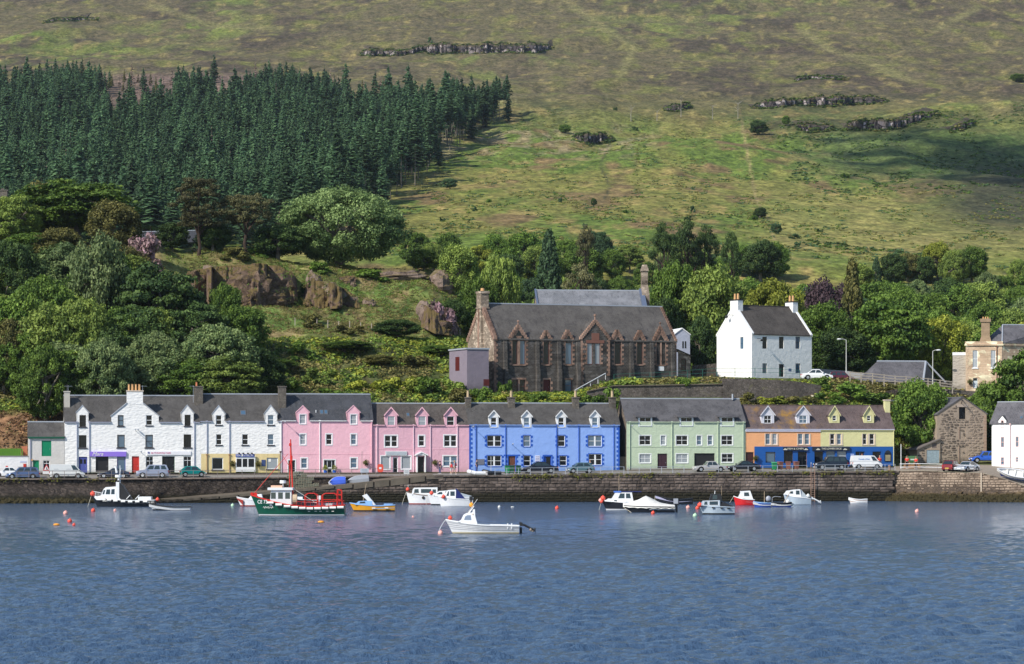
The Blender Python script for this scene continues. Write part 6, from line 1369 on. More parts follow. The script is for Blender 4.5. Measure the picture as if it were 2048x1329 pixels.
for a,b in ((0,1),(2,2),(3,3),(4,5),(6,6),(7,7),(8,9)):
    quoins(hs[a][0]-.01,hs[a][2]-.1,ze-.1,-1,.12,.42,.34);quoins(hs[b][1]+.01,hs[b][2]-.1,ze-.1,1,.12,.42,.34)
quoins(hs[10][0]-.01,-.2,hs[10][3]+.2,-1,.12,.4,.4);quoins(hs[11][1]+.01,-.2,hs[11][3]+.2,1,.12,.4,.4);quoins(hs[12][0]-.01,-.2,hs[12][3]+.2,-1,.12,.4,.4);quoins(hs[12][1]+.01,-.2,hs[12][3]+.2,1,.12,.4,.4)
m=MB()
for a,b in ((0,1),(4,5),(8,9),(10,11)): m.box(hs[a][1]+.01,hs[b][0]-.01,-.05,.1,hs[a][2]-.1,hs[a][3]+.1)
for i in range(14):
    if i not in (1,5,9,11): j=i+1 if i in (0,4,8,10) else i;m.box(hs[i][0]-.1,hs[j][1]+.1,-.07,.02,hs[i][2]-.2,hs[i][2]-.02)
    if i>9 and i!=11: j=i+1 if i==10 else i;m.box(hs[i][0]-.12,hs[j][1]+.12,-.06,.02,hs[i][3]+.01,hs[i][3]+.26)
m.build('window_tracery',PKS,T)
for q in (1009.5,1074,1117.4,1155.5,1262,1302.7,1344.6):
    x=f.x(q);zt0=ze-.25;m=MB();m.box(x-.26,x+.26,-.75,-.003,-2,ze*.45);m.hexa([(x-.26,-.55,ze*.45),(x+.26,-.55,ze*.45),(x+.26,-.003,ze*.45),(x-.26,-.003,ze*.45)],[(x-.26,-.30,zt0),(x+.26,-.30,zt0),(x+.26,-.003,zt0),(x-.26,-.003,zt0)]);m.build('buttress',CHW,T)
quoins(.0,-1.5,ze-.1,1,.35,.6,.38);quoins(L,-1.5,ze-.1,-1,.35,.6,.38)
def gablet(xl,xr,zap,pane=None,big=False,fin_=True):
    xm=(xl+xr)/2;zb=ze-.15;ya=(zap-ze)/sl;m=MB();m.face([(xl,-.02,zb),(xr,-.02,zb),(xm,-.02,zap)],0);m.face([(xl,.25,zb),(xr,.25,zb),(xm,.25,zap)],0)
    m.face([(xl,-.02,zb),(xm,-.02,zap),(xm,ya,zap),(xl,.0,zb)],1);m.face([(xr,-.02,zb),(xm,-.02,zap),(xm,ya,zap),(xr,.0,zb)],1)
    g=m.build('gablet',[CHW if big else PKS,CHS],T);n=max(4,int((zap-zb)/.33));s=MB()
    for k in range(n):
        u=(k+.5)/n;z=zb+(zap-zb)*k/n
        for sg in (-1,1): x=xm+sg*(xr-xm)*(1-u)*1.04;s.box(x-.17,x+.17,-.1,.3,z,z+(zap-zb)/n+.13)
    s.build('crow_steps',PKS,g)
    if fin_: MB().cyl((xm,.1,zap),(xm,.1,zap+.55),.10,.06,6).sph((xm,.1,zap+.65),.18,8,5).build('finial',PKS,g)
    if pane:
        p=MB()
        for (a,b,z0,z1) in pane: c_=(a+b)/2;p.face([(a,-.03,z0),(b,-.03,z0),(c_,-.03,z1)])
        p.build('pane',GLASS,g)
gp=lambda a,b,t,ap,**k: gablet(f.x(a),f.x(b),f.z((a+b)/2,ap),**k)
gp(1018,1055.4,668,652,pane=[(hs[0][0],hs[0][1],ze-.1,ze+.7),(hs[1][0],hs[1][1],ze-.1,ze+.7),(hs[0][0]+.45,hs[1][1]-.45,ze+.5,ze+1.4)])
gp(1081.4,1103.4,0,662.6,pane=[(hs[2][0],hs[2][1],ze-.1,ze+.75)],fin_=False);gp(1124,1146.4,0,661.6,pane=[(hs[3][0],hs[3][1],ze-.1,ze+.75)],fin_=False)
gp(1222.6,1246,0,661.6,fin_=False,pane=[(hs[6][0],hs[6][1],ze-.1,ze+.7)]);gp(1268,1291,0,662.4,fin_=False,pane=[(hs[7][0],hs[7][1],ze-.1,ze+.7)]);gp(1306,1336,0,655.4,pane=[(hs[8][0],hs[9][1],ze-.1,ze+1.0)])
# big centre gablet on a projecting bay
xl,xr=f.x(1159.3),f.x(1217.5);mb=MB();zb=f.z(1188,742);zt1=ze-.2
mb.box(xl,xl+.02,-.45,0,-2,zt1).box(xr-.02,xr,-.45,0,zb-3,zt1)
xm=(xl+xr)/2;b2=[hole(f,*q,-.45) for q in wd[4:6]]
mb.wall([(xl,-2),(xr,-2),(xr,ze+.1),(xm,f.z(1188,643)),(xl,ze+.1)],b2,-.45,.2);bay=mb.build('centre_bay',CHW,T)
for h in b2: window(T,h,-.45,'',paint('dark_red_frame',(.16,.04,.03),.6),GLASSB,dep=.15,fw=.06)
s=MB();s.box(f.x(1170),f.x(1206),-.5,-.455,f.z(1188,687),f.z(1188,681)).box(f.x(1181),f.x(1196),-.51,-.455,f.z(1188,681),f.z(1188,667));s.build('stepped_panel',paint('dark_red_stone',(.22,.10,.075),.9),bay)
zap=f.z(1188,643);ya=(zap-ze)/sl;r=MB();r.face([(xl-.1,-.45,ze+.15),(xm,-.45,zap+.05),(xm,ya,zap+.05),(xl-.1,.1,ze+.15)]);r.face([(xr+.1,-.45,ze+.15),(xm,-.45,zap+.05),(xm,ya,zap+.05),(xr+.1,.1,ze+.15)]);r.build('gablet_roof',CHS,bay)
s=MB();n=11
for k in range(n):
    u=(k+.5)/n;z=ze+.1+(zap-ze-.1)*k/n
    for sg in (-1,1): x=xm+sg*(xr-xm)*(1-u)*1.03;s.box(x-.2,x+.2,-.55,-.15,z,z+(zap-ze)/n+.16)
s.cyl((xm,-.3,zap),(xm,-.3,zap+.7),.12,.08,6).sph((xm,-.3,zap+.85),.22,8,5);s.build('crow_steps',PKS,bay)
quoins(xl,-1.5,ze,1,.3,.5,.36,-.46);quoins(xr,f.z(1188,752),ze,-1,.3,.5,.36,-.46);quoins(b2[0][0]-.01,b2[0][2],b2[0][3],-1,.12,.4,.34,-.455);quoins(b2[1][1]+.01,b2[1][2],b2[1][3],1,.12,.4,.34,-.455)
pipe(T,f.x(1157.4),f.z(1157,786),ze-.3,BLACK,-.1)
# crow-stepped left gable with its stack
n=15;st=MB()
for k in range(n):
    u=(k+.5)/n;z=ze-.1+(zr-ze)*k/n
    for sg in (-1,1): y=D/2-sg*(D/2+.12)*(1-u);st.box(-.12,.42,y-.3,y+.3,z,z+(zr-ze)/n+.3)
st.build('crow_steps',PKS,T)
zc=ZP(583,f.d(0,D/2))-f.oz;mb=MB();mb.box(-.35,.9,D/2-1.25,D/2+1.25,-1,ze+1.0).box(-.30,.9,D/2-.95,D/2+.95,ze+1,zc).box(-.4,1.0,D/2-1.08,D/2+1.08,zc-2.6,zc-2.35).box(-.4,1.0,D/2-1.08,D/2+1.08,zc-.35,zc)
ch=mb.build('chimney',CHG,T);MB().cyl((.3,D/2,zc),(.3,D/2,zc+.45),.34,.28,8).build('chimney_pot',POT,ch)
MB().box(-.42,-.30,D/2-.2,D/2+.2,0,zc-2.6).build('pilaster',PKS,ch)
st=MB()
for k in range(n):
    u=(k+.5)/n;z=ze-.1+(zr-ze)*k/n;
    for sg in (-1,1): y=D/2-sg*(D/2+.05)*(1-u);st.box(L-.30,L+.1,y-.25,y+.25,z,z+(zr-ze)/n+.15)
st.build('crow_steps',PKS,T)
MB().box(f.x(1317.4),f.x(1327.8),-.05,-.003,f.z(1322,742),f.z(1322,733.4)).build('notice_board',WHITE,T)
CH_f=f
# lean-to on the left, pale lilac
o2=P(979,772,434);f=Fr(o2.x-.1,o2.y-1.2,math.radians(21),ZP(780,434));xw=f.x(934);Tn=thing('annexe','flat-roofed lilac and grey annexe against the church gable','annexe',f.w(0),f.th);yb=7.5;z1=f.z(955,699);z0=-2
m=MB();m.box(xw,0,0,yb,z0,z1-.02);m.build('wall',harl('lilac_render',(.24,.205,.25),0,.12),Tn);MB().box(xw-.15,.12,-.12,yb+.1,z1-.018,z1+.2).build('roof',LEAD,Tn)
yd0,yd1=f.y(919,xw),f.y(911,xw);MB().box(xw-.03,xw-.003,yd0,yd1,z1-3.0,z1-1.0).build('door',paint('church_red_door',(.10,.014,.013),.5),Tn);MB().box(f.x(967),f.x(978.6),-.03,-.003,f.z(972,772),f.z(972,759)).build('hatch',paint('church_red_door',(.10,.014,.013),.5),Tn)
# the second church behind, with the belfry
d2=473;o_=P(1079,640,d2);f=Fr(o_.x,o_.y,math.radians(6),ZP(640,d2));L=f.x(1290);ze=f.z(1180,625);D=9;zr=f.z(1180,583,D/2)
T,sl,yr=gabled('church','pale slate roofed church behind, with the narrow belfry','church',f,L,D,ze,zr,CHG,slate('pale_slate',(.15,.16,.18),(.20,.205,.225)),zb=-6)
MB().slab((-.3,-.2,ze+.2),(-.02,-.2,ze+.2),(-.02,D/2,zr+.35),(-.3,D/2,zr+.35),.3).build('bargeboard',paint('slate_blue_board',(.10,.13,.20),.6),T)
z5=f.z(1299,530,D/2);bt=MB();bx=L;bt.box(bx,bx+1.2,D/2-1.5,D/2+1.5,ze-4,f.z(1299,592,D/2)).hexa([(bx,D/2-1.5,f.z(1299,592,D/2)),(bx+1.2,D/2-1.5,f.z(1299,592,D/2)),(bx+1.2,D/2+1.5,f.z(1299,592,D/2)),(bx,D/2+1.5,f.z(1299,592,D/2))],[(bx+.1,D/2-.6,f.z(1299,570,D/2)),(bx+1.05,D/2-.6,f.z(1299,570,D/2)),(bx+1.05,D/2+.6,f.z(1299,570,D/2)),(bx+.1,D/2+.6,f.z(1299,570,D/2))])
zz0,zz1=f.z(1299,570,D/2),f.z(1299,543,D/2);bt.box(bx+.1,bx+1.05,D/2-.62,D/2-.32,zz0,zz1).box(bx+.1,bx+1.05,D/2+.32,D/2+.62,zz0,zz1).box(bx+.1,bx+1.05,D/2-.62,D/2+.62,zz0,zz0+.6)
bt.hexa([(bx-.02,D/2-.8,zz1),(bx+1.2,D/2-.8,zz1),(bx+1.2,D/2+.8,zz1),(bx-.02,D/2+.8,zz1)],[(bx+.25,D/2-.25,z5),(bx+.95,D/2-.25,z5),(bx+.95,D/2+.25,z5),(bx+.25,D/2+.25,z5)])
b_=bt.build('belfry',CHG,T);MB().sph((bx+.6,D/2,zz1-.45),.3,8,6).cyl((bx+.6,D/2,zz1-.7),(bx+.6,D/2,zz1-.5),.42,.3,8).build('bell',paint('bronze',(.10,.09,.06),.4,.5,.7),b_)
MB().hexa([(L-.3,-.2,ze+.05),(L+.45,-.2,ze+.05),(L+.45,D/2,zr+.1),(L-.3,D/2,zr+.1)],[(L-.3,-.2,ze+.4),(L+.45,-.2,ze+.4),(L+.45,D/2,zr+.5),(L-.3,D/2,zr+.5)]).build('skew',paint('slate_blue_board',(.10,.13,.20),.6),T)
# small grey gabled hall right of the church + stone lean-to
d3=463;o_=P(1348,740,d3);f=Fr(o_.x,o_.y,math.radians(10),ZP(745,d3));Wh=f.x(1380);m=MB();m.face([(0,0,-1),(Wh,0,-1),(Wh,0,f.z(1378,669)),(f.x(1364),0,f.z(1364,657.6)),(0,0,f.z(1350,669))]);m.face([(Wh,0,-1),(Wh,7,-1),(Wh,7,f.z(1378,669)),(Wh,0,f.z(1378,669))]);m.face([(0,7,-1),(Wh,7,-1),(Wh,7,5),(0,7,5)])
T=thing('hall','small grey-blue gabled hall between the church and the white house','hall',f.w(0),f.th);m.build('wall',harl('grey_blue_render',(.38,.41,.50),0,.06),T)
r=MB();zc,zs=f.z(1364,657.6),f.z(1378,669);r.slab((-.1,-.15,f.z(1350,669)),(f.x(1364),-.15,zc+.12),(f.x(1364),7,zc+.12),(-.1,7,f.z(1350,669)),.14).slab((f.x(1364),-.15,zc+.12),(Wh+.1,-.15,zs),(Wh+.1,7,zs),(f.x(1364),7,zc+.12),.14);r.build('roof',WHITE,T)
for a in (1364.5,1369.5): MB().box(f.x(a),f.x(a+3),-.02,-.003,f.z(a,697),f.z(a,684)).cyl((f.x(a+1.5),-.02,f.z(a,684)),(f.x(a+1.5),-.003,f.z(a,684)),.11,.11,10).build('window',GLASS,T)
d4=455;o_=P(1356,752,d4);f=Fr(o_.x,o_.y,math.radians(14),ZP(754,d4));Wl=f.x(1381);T=thing('outbuilding','small stone outbuilding with sloping slate roof at the right end of the church','outbuilding',f.w(0),f.th)
hh=hole(f,1362,1372,718,744);MB().wall([(0,-1),(Wl,-1),(Wl,f.z(1380,713)),(0,f.z(1357,700))],[hh],0,.2).face([(Wl,0,-1),(Wl,5,-1),(Wl,5,f.z(1380,713)),(Wl,0,f.z(1380,713))]).build('wall',CHG,T);MB().slab((-.1,-.2,f.z(1357,700)+.1),(Wl+.2,-.2,f.z(1380,713)+.1),(Wl+.2,5,f.z(1380,713)+.6),(-.1,5,f.z(1357,700)+.6),.14).build('roof',SL3,T);window(T,hh,0,'s',paint('church_red_door',(.10,.014,.013),.5))
# retaining wall of the terrace
RW=rubble('retaining_rubble',(.11,.095,.085),(.25,.215,.19),(.17,.15,.135),(2.8,3.2),.07,.09,moss=((.17,.16,.09),.58,.72))
def strip_wall(name,lab,cat,pts,thick,mat,bot,dz=0,par=None,nz=1):
    m=MB()
    for (a,b) in zip(pts[:-1],pts[1:]):
        A,B=P(*a),P(*b);za,zb=A.z,B.z;ba=ZP(bot,a[2]) if bot>0 else za+bot;bb=ZP(bot,b[2]) if bot>0 else zb+bot
        m.hexa([(A.x,A.y,ba),(B.x,B.y,bb),(B.x,B.y+thick,bb),(A.x,A.y+thick,ba)],[(A.x,A.y,za),(B.x,B.y,zb),(B.x,B.y+thick,zb),(A.x,A.y+thick,za)])
    o=m.build(name,mat,par);
    if lab: tag(o,lab,cat)
    return o
def rp(px,py,v): return (px,py,qd(px)+v)
strip_wall('retaining_wall','rough brown retaining wall under the church terrace with a flat ledge on top','retaining wall',[rp(1174,783,27.2),rp(1200,777.4,27.2),rp(1227.6,772,27.2),rp(1300,771,27.2),rp(1445,768.4,27.2)],1.2,RW,815)
strip_wall('wall_ledge','thin pale concrete ledge capping the terrace retaining wall','ledge',[rp(1174,782,27.0),rp(1200,776.4,27.0),rp(1227.6,771,27.0),rp(1300,770,27.0),rp(1445,767.4,27.0)],1.6,CONC,-.14)
strip_wall('retaining_wall','higher brown retaining wall below the white gabled house','retaining wall',[rp(1445.5,757.5,27.0),rp(1500,758,27.0),rp(1560,760.5,27.0),rp(1600,764,27.4),rp(1640,771,28),rp(1668,783,28.6)],1.4,RW,820)
strip_wall('garden_wall','low broken stone wall behind the retaining ledge','wall',[rp(1230,763.6,30.5),rp(1300,764,30.5),rp(1380,762.6,30.5),rp(1445,757.4,30.5)],.6,RW,-.9)
strip_wall('yard_wall','low stone wall between church outbuilding and white gabled house','wall',[rp(1384,731,62),rp(1440,727,62)],.5,RW,-3.0);strip_wall('boundary_wall','long low grey wall running right of the white gabled house','wall',[rp(1624,737,58),rp(1690,742,58),rp(1735,748,56)],.4,paint('grey_wall',(.28,.28,.29),.9),-2.4)
strip_wall('passage_wall','short pale concrete wall closing the passage between blue and green houses','wall',[rp(1238.6,914,9.9),rp(1253.5,914,9.9)],.3,CONC,945)
strip_wall('bank_stones','patch of bare broken stone in the bank above the yellow house chimney','rock face',[rp(1768,785,29),rp(1790,779,30),rp(1822,781,31)],1.0,rubble('bank_rock',(.22,.16,.13),(.40,.31,.25),(.12,.09,.07),(1.4,1.8),.08,.2),-2.4)
strip_wall('road_wall','low brown wall at the foot of the sandstone house drive','wall',[rp(1855,774,36),rp(1900,779,35),rp(1960,784,35),rp(2060,790,35)],.6,RW,-2.2)
o=MB().box(0,1.9,0,.9,0,.2).cyl((1.9,.45,.1),(2.7,.45,.1),.1,.1,8).build('concrete_slab',paint('pale_pipe',(.62,.60,.58),.7),None,loc=P(1770,803,432));tag(o,'pale slab and pipe end on the bank behind the yellow chimney','slab')
# stair rail beside the church
m=MB();A,B=P(1150,781,434.5),P(1211,747,442);m.cyl(A,B,.07,.07,6)
for k in range(5): q=A.lerp(B,k/4);m.cyl(q,q-Vector((0,0,.95)),.04,.04,5)
tag(m.build('handrail',WHITE),'pale sloping handrail of the stair in front of the church','handrail')
# ---- slate shed, sandstone house
d5=447;o_=P(1737,766,d5);f=Fr(o_.x,o_.y,math.radians(8),ZP(769,d5));L=f.x(1907);D=8.4;z0=f.z(1800,764.5);zr=f.z(1800,724,D/2);xr0,xr1=f.x(1754,D/2),f.x(1851.7,D/2);xe=f.x(1846);y_=-.1
T=thing('slate_shed','low wide shed whose grey slate hip roof shows above the terrace rails','shed',f.w(0),f.th);MB().box(0,L,0,D,-3,z0).build('wall',RW,T)
m=MB();m.face([(-.1,y_,z0),(xe,y_,z0),(xr1,D/2,zr),(xr0,D/2,zr)]);m.face([(xe,y_,z0),(L+.1,D*.45,z0-.2),(L+.1,D,z0-.2),(xr1,D/2,zr)]);m.face([(xe,y_,z0),(L+.1,y_,z0-.3),(L+.1,D*.45,z0-.2)]);m.face([(xr0,D/2,zr),(xr1,D/2,zr),(L,D,z0),(-.1,D,z0)]);m.face([(-.1,y_,z0),(xr0,D/2,zr),(-.1,D,z0)])
SL6=slate('blue_grey_slate',(.090,.087,.098),(.125,.12,.132));rf=m.build('roof',SL6,T)
m=MB();m.cyl((xr0,D/2,zr+.05),(xr1,D/2,zr+.05),.14,.14,6).cyl((xr1,D/2,zr+.05),(xe,y_,z0+.05),.16,.16,6).cyl((xr1,D/2,zr+.05),(L+.1,D*.45,z0-.15),.13,.13,6);m.build('ridge_cap',LEAD,rf)
d6=446;o_=P(2004.3,776,d6);SAND=ashlar('sandstone_ashlar',(.56,.40,.27),(.66,.49,.34),(.48,.36,.26),.7,.33,.012,.012);SAND2=SAND
f=Fr(o_.x,o_.y,math.radians(-9),ZP(778,d6));xw=f.x(1931.4);z1=f.z(1970,690);T=thing('sandstone_house','tall warm sandstone house with a hipped slate roof and stepped chimney','house',f.w(0),f.th)
hs=[hole(f,*q) for q in ((1945.3,1955,700.9,736),(1981.7,1991.3,700.9,736),(1946,1955,756.5,777))]
m=MB();m.wall([(xw,-1),(0,-1),(0,z1),(xw,z1)],hs,0,.2);m.face([(0,0,-1),(6.5,5.0,-1),(6.5,5.0,z1),(0,0,z1)],0);m.face([(xw,.25,-1),(-.05,.25,-1),(-.05,.25,z1),(xw,.25,z1)],1);m.face([(xw,0,-1),(xw,9,-1),(xw,9,z1),(xw,0,z1)]);m.build('wall',[SAND,BLACK],T)
for h in hs[:2]: window(T,h,0,'sv',WHITE,sill=WHITE,pm=GLASSB)
door(T,hs[2],0,paint('pale_door',(.55,.62,.66),.5),dep=.2,glazed=[(.1,.9,.75,.97)])
MB().box(xw-.18,.2,-.22,.0,z1-.12,z1+.12).box(xw-.1,.1,-.1,.3,z1+.122,z1+.5).hexa([(0,-.2,z1-.1),(6.5,4.8,z1-.1),(6.5,5.2,z1-.1),(0,.2,z1-.1)],[(0,-.2,z1+.15),(6.5,4.8,z1+.15),(6.5,5.2,z1+.15),(0,.2,z1+.15)]).build('cornice',SAND,T)
xc0,xc1=f.x(1962.4),f.x(1979.6);zc=f.z(1970,637.5);m=MB();m.hexa([(xc0-.35,.3,z1+.1),(xc1+.35,.3,z1+.1),(xc1+.35,1.7,z1+.1),(xc0-.35,1.7,z1+.1)],[(xc0,.4,z1+1.3),(xc1,.4,z1+1.3),(xc1,1.6,z1+1.3),(xc0,1.6,z1+1.3)]);m.box(xc0,xc1,.4,1.6,z1+1.3,zc-.5).box(xc0-.16,xc1+.16,.25,1.75,zc-.5,zc)
ch=m.build('chimney',paint('brown_sandstone',(.36,.26,.17),.9,.1,dirt=.3),T)
for k in range(3): MB().cyl((xc0+.3+k*.35,1,zc),(xc0+.3+k*.35,1,zc+.3),.12,.1,6).build('chimney_pot',POT,ch)
zrr=f.z(2005,650.5,4);xr_=f.x(2005.2,4);m=MB();m.face([(xw+2.5,.3,z1+.4),(0,.05,z1+.2),(xr_,4,zrr),]);m.face([(0,.05,z1+.2),(6.5,5,z1+.2),(9,7.2,zrr),(xr_,4,zrr)]);m.face([(xw+2.5,.3,z1+.4),(xr_,4,zrr),(xr_,9,zrr),(xw+2.5,9,z1+.4)]);rf=m.build('roof',SL6,T)
MB().cyl((xr_,4,zrr+.03),(9,7.2,zrr+.03),.1,.1,6).cyl((xr_,4,zrr+.03),(0,.05,z1+.25),.1,.1,6).build('ridge_cap',LEAD,rf)
qq=MB().box(0,.45,-.03,0,0,.42).mesh('quoin',paint('quoin_sand',(.58,.43,.30),.9));z=0;k=0
while z<z1-.5: link('quoin',qq,T,(xw,-.001,z),None,(1 if k % 2 else .6,1,1));link('quoin',qq,T,(-(.45 if k % 2 else .27),-.001,z),None,(1 if k % 2 else .6,1,1));z+=.45;k+=1
pipe(T,f.x(1993.6),0,z1-.3,BROWN);f2=f;xv=f.x(1905.3,1.5)
w_=MB().box(xv,xw-.01,1.5,7,-1,f.z(1918,710.4)).build('side_wing',harl('grey_stone_wing',(.42,.38,.33),.05,.12),T);MB().box(xv-.03,xw-.012,1.45,7,f.z(1918,710.4)+.003,f.z(1918,704.4)).build('parapet',WHITE,w_)
basket(0,0,0,Fr(*(lambda v: (v.x,v.y))(f.w(f.x(1939),0)),0,ZP(764,d6)),'hanging basket on the sandstone house left of its door')
# ---- stone store with its lean-to
f=rowfr(1874,925.6,13.8);Wb=f.x(1973);zl,zrt,za=f.z(1875,829),f.z(1972,828),f.z(1924.4,795.6);xa=f.x(1924.4);op=hole(f,1917.9,1931,814.8,838.6);bl=hole(f,1917.5,1931.5,854.5,879);bd=hole(f,1917,1932,893.5,925)
BS=stonem('store_stone',(.085,.070,.06),(.27,.215,.17));BM=harl('store_mortar',(.36,.29,.225),0,.2)
T=thing('stone_store','gable-fronted rubble stone store with a black loft opening','store',f.w(0),TH);D=12
m=MB();m.wall([(0,-1),(Wb,-1),(Wb,zrt),(xa,za),(0,zl)],[op,bl,bd],0,.12);m.face([(0,0,-1),(0,D,-1),(0,D,zl),(0,0,zl)]);m.face([(Wb,0,-1),(Wb,D,-1),(Wb,D,zrt),(Wb,0,zrt)]);m.box(op[0]-.2,op[1]+.2,.5,.6,op[2]-.3,op[3]+.3,1);m.box(bl[0]-.2,bl[1]+.2,.10,.16,bl[2]-.2,bl[3]+.2,0);m.box(bd[0]-.2,bd[1]+.2,.10,.16,bd[2]-.2,bd[3]+.2,0);m.build('wall',[BM,BLACK],T)
r=MB();r.slab((-.15,-.12,zl+.02),(xa,-.12,za+.16),(xa,D,za+.16),(-.15,D,zl+.02),.14).slab((xa,-.12,za+.16),(Wb+.15,-.12,zrt+.02),(Wb+.15,D,zrt+.02),(xa,D,za+.16),.14);r.build('roof',SL6,T)
def bstone(seed):
    r=random.Random(seed);n=8;V=[(.5+.5*math.copysign(abs(math.cos(a))**.6,math.cos(a))*r.uniform(.85,1),0,.5+.5*math.copysign(abs(math.sin(a))**.6,math.sin(a))*r.uniform(.8,1)) for a in [6.283*i/n+r.uniform(-.2,.2) for i in range(n)]]
    V2=[(.5+(x-.5)*.82,-1,.5+(z-.5)*.78) for x,y,z in V];V3=V+V2+[(.5,-1.25,.5)]
    Fs=[(i,(i+1) % n,n+(i+1) % n,n+i) for i in range(n)]+[(n+i,n+(i+1) % n,2*n) for i in range(n)];me=bpy.data.meshes.new('stone');me.from_pydata(V3,[],Fs);me.materials.append(BS);me.update();return me
BU_=[bstone(i) for i in range(8)]
def inb(a,b,z0,z1):
    top=lambda x: (zl+(za-zl)*x/xa) if x<xa else (za+(zrt-za)*(x-xa)/(Wb-xa))
    if z1>min(top(a),top(b))-.1 or a<.1 or b>Wb-.35: return False
    for h in (op,):
        if a<h[1]+.12 and b>h[0]-.12 and z0<h[3]+.45 and z1>h[2]-.02: return False
    for h in (bl,bd):
        for e in (h[0],h[1]):
            if a<e+.05 and b>e-.05 and h[2]<z1 and z0<h[3]: return False
    return True
lay(T,f,-.003,0.1,Wb-.3,.05,99,(.20,.46),(.28,.95),BU_,290,inb,seed=4,dep=.05,gap=.05,jz=.09)
for z in np.arange(0,zrt-.3,.42): link('quoin',MB().box(0,.34,-.04,0,0,.38).mesh('quoin',paint('store_quoin',(.38,.27,.20),.9)),T,(Wb-.34-(.1 if int(z/.42) % 2 else 0),-.002,float(z)),None,(1+(.3 if int(z/.42) % 2 else 0),1,1))
MB().box(op[0]-.35,op[1]+.35,-.05,-.003,op[3]+.02,op[3]+.4).build('lintel',paint('store_lintel',(.42,.34,.28),.9),T);MB().box(bl[0],bl[0]+.1,-.02,.12,bl[2],bl[3]).box(bd[0],bd[0]+.12,-.02,.12,bd[2],bd[3]).build('blocked_door_edge',paint('store_quoin',(.38,.27,.20),.9),T)
MB().cyl((xa+.05,-.02,op[3]+1.0),(xa-.55,-1.5,op[3]+.9),.07,.05,6).cyl((xa-.1,-.02,op[3]+.5),(xa-.35,-1.0,op[3]+.9),.05,.05,6).build('hoist_arm',BLACK,T)
fl=rowfr(1834,927.4,13.6);Wl=fl.x(1880.5);T=thing('lean_to','stone lean-to shed with a grey-blue plank door beside the stone store','shed',fl.w(0),TH);dr=hole(fl,1853.3,1878.6,900.6,926.6);wn=hole(fl,1864.4,1873.6,886.5,896.6)
m=MB();m.wall([(0,-.5),(Wl,-.5),(Wl,fl.z(1880,878.5)),(0,fl.z(1835,900))],[dr,wn],0,.12);m.face([(0,0,-.5),(0,6,-.5),(0,6,2),(0,0,fl.z(1835,900))]);m.build('wall',BM,T)
lay(T,fl,-.003,.1,Wl-.05,.05,99,(.22,.38),(.3,.75),BU_,60,lambda a,b,z0,z1: z1<fl.z(1835,900)+(fl.z(1880,878.5)-fl.z(1835,900))*a/Wl-.05 and a>.05 and not (b>dr[0]-.1 and z0<dr[3]+.1) and not (b>wn[0]-.1 and a<wn[1]+.1 and z1>wn[2]-.1 and z0<wn[3]+.1),seed=6,dep=.05,gap=.07)
MB().slab((-.25,-.25,fl.z(1835,899)),(Wl+.0,-.25,fl.z(1880,877)),(Wl,6,fl.z(1880,877)),(-.25,6,fl.z(1835,899)),.16).build('roof',paint('lean_to_roof',(.16,.14,.13),.8),T)
dd=MB();npk=9;GD=paint('weathered_blue_door',(.34,.43,.48),.8,.1,dirt=.3,scale=4)
T2=MB().box(dr[0],dr[1],.09,.11,dr[2],dr[3]).build('door',GD,T)
for k in range(npk): a=dr[0]+(dr[1]-dr[0])*k/npk;MB().box(a+.01,a+(dr[1]-dr[0])/npk-.01,.05,.088,dr[2],dr[3]).build('plank',GD,T2)
MB().box(wn[0],wn[1],.05,.08,wn[2],wn[3]).build('shutter',paint('shutter_brown',(.16,.13,.12),.8),T)
# ---- white cottage cut by the right edge
th=math.radians(-27);o_=P(1981.5,937,417);f=Fr(o_.x,o_.y,th,ZP(939,417));L=12.5;D=7;ze=f.z(1990,848.5);zr=f.z(2024,806.5,D/2)
hs=[hole(f,*q) for q in ((2001.4,2008.4,874.3,895.3),(2031,2037.5,873.5,894.5),(2001.4,2008.4,915,931),(2031,2036.8,914.6,925))]
T=thing('cottage','bright white cottage with rounded corner cut by the right edge','house',f.w(0),th);m=MB();m.wall([(.5,-2),(L,-2),(L,ze),(.5,ze)],hs,0,.18)
for k in range(5):
    a0,a1=math.pi/2*k/5,math.pi/2*(k+1)/5;pa=(.5-.5*math.sin(a0),.5-.5*math.cos(a0));pb=(.5-.5*math.sin(a1),.5-.5*math.cos(a1));m.face([(pa[0],pa[1],-2),(pb[0],pb[1],-2),(pb[0],pb[1],ze),(pa[0],pa[1],ze)])
m.face([(0,.5,-2),(0,D,-2),(0,D,ze),(0,D/2,zr),(0,.5,ze)]);m.face([(.5,.2,-2),(L,.2,-2),(L,.2,ze),(.5,.2,ze)],1);m.build('wall',[WH,BLACK],T)
sl=(zr-ze)/(D/2);MB().slab((-.15,-.12,ze+.1),(L,-.12,ze+.1),(L,D/2,zr+.1),(-.15,D/2,zr+.1),.15).slab((-.15,D/2,zr+.1),(L,D/2,zr+.1),(L,D,ze),(-.15,D,ze),.15).build('roof',SL6,T);MB().box(-.15,L,D/2-.1,D/2+.1,zr+.1,zr+.22).build('ridge_cap',LEAD,T)
CF=paint('cottage_frame_pinkish',(.72,.45,.42),.6)
for h in hs: window(T,h,0,'s',CF,dep=.1,pm=GLASSL)
xl,xr=f.x(1997),f.x(2012.6);z1=f.z(2004,842);zp=f.z(2004,832);m=MB();hh=hole(f,2001.8,2007.8,841,855.6)
m.wall([(xl,ze-.5),(xr,ze-.5),(xr,z1),((xl+xr)/2,zp),(xl,z1)],[hh],-.03,.12);m.face([(xl,-.03,ze),(xl,-.03,z1),(xl,(z1-ze)/sl,z1)]);m.face([(xr,-.03,ze),(xr,-.03,z1),(xr,(z1-ze)/sl,z1)]);dm=m.build('dormer',WH,T);xm=(xl+xr)/2
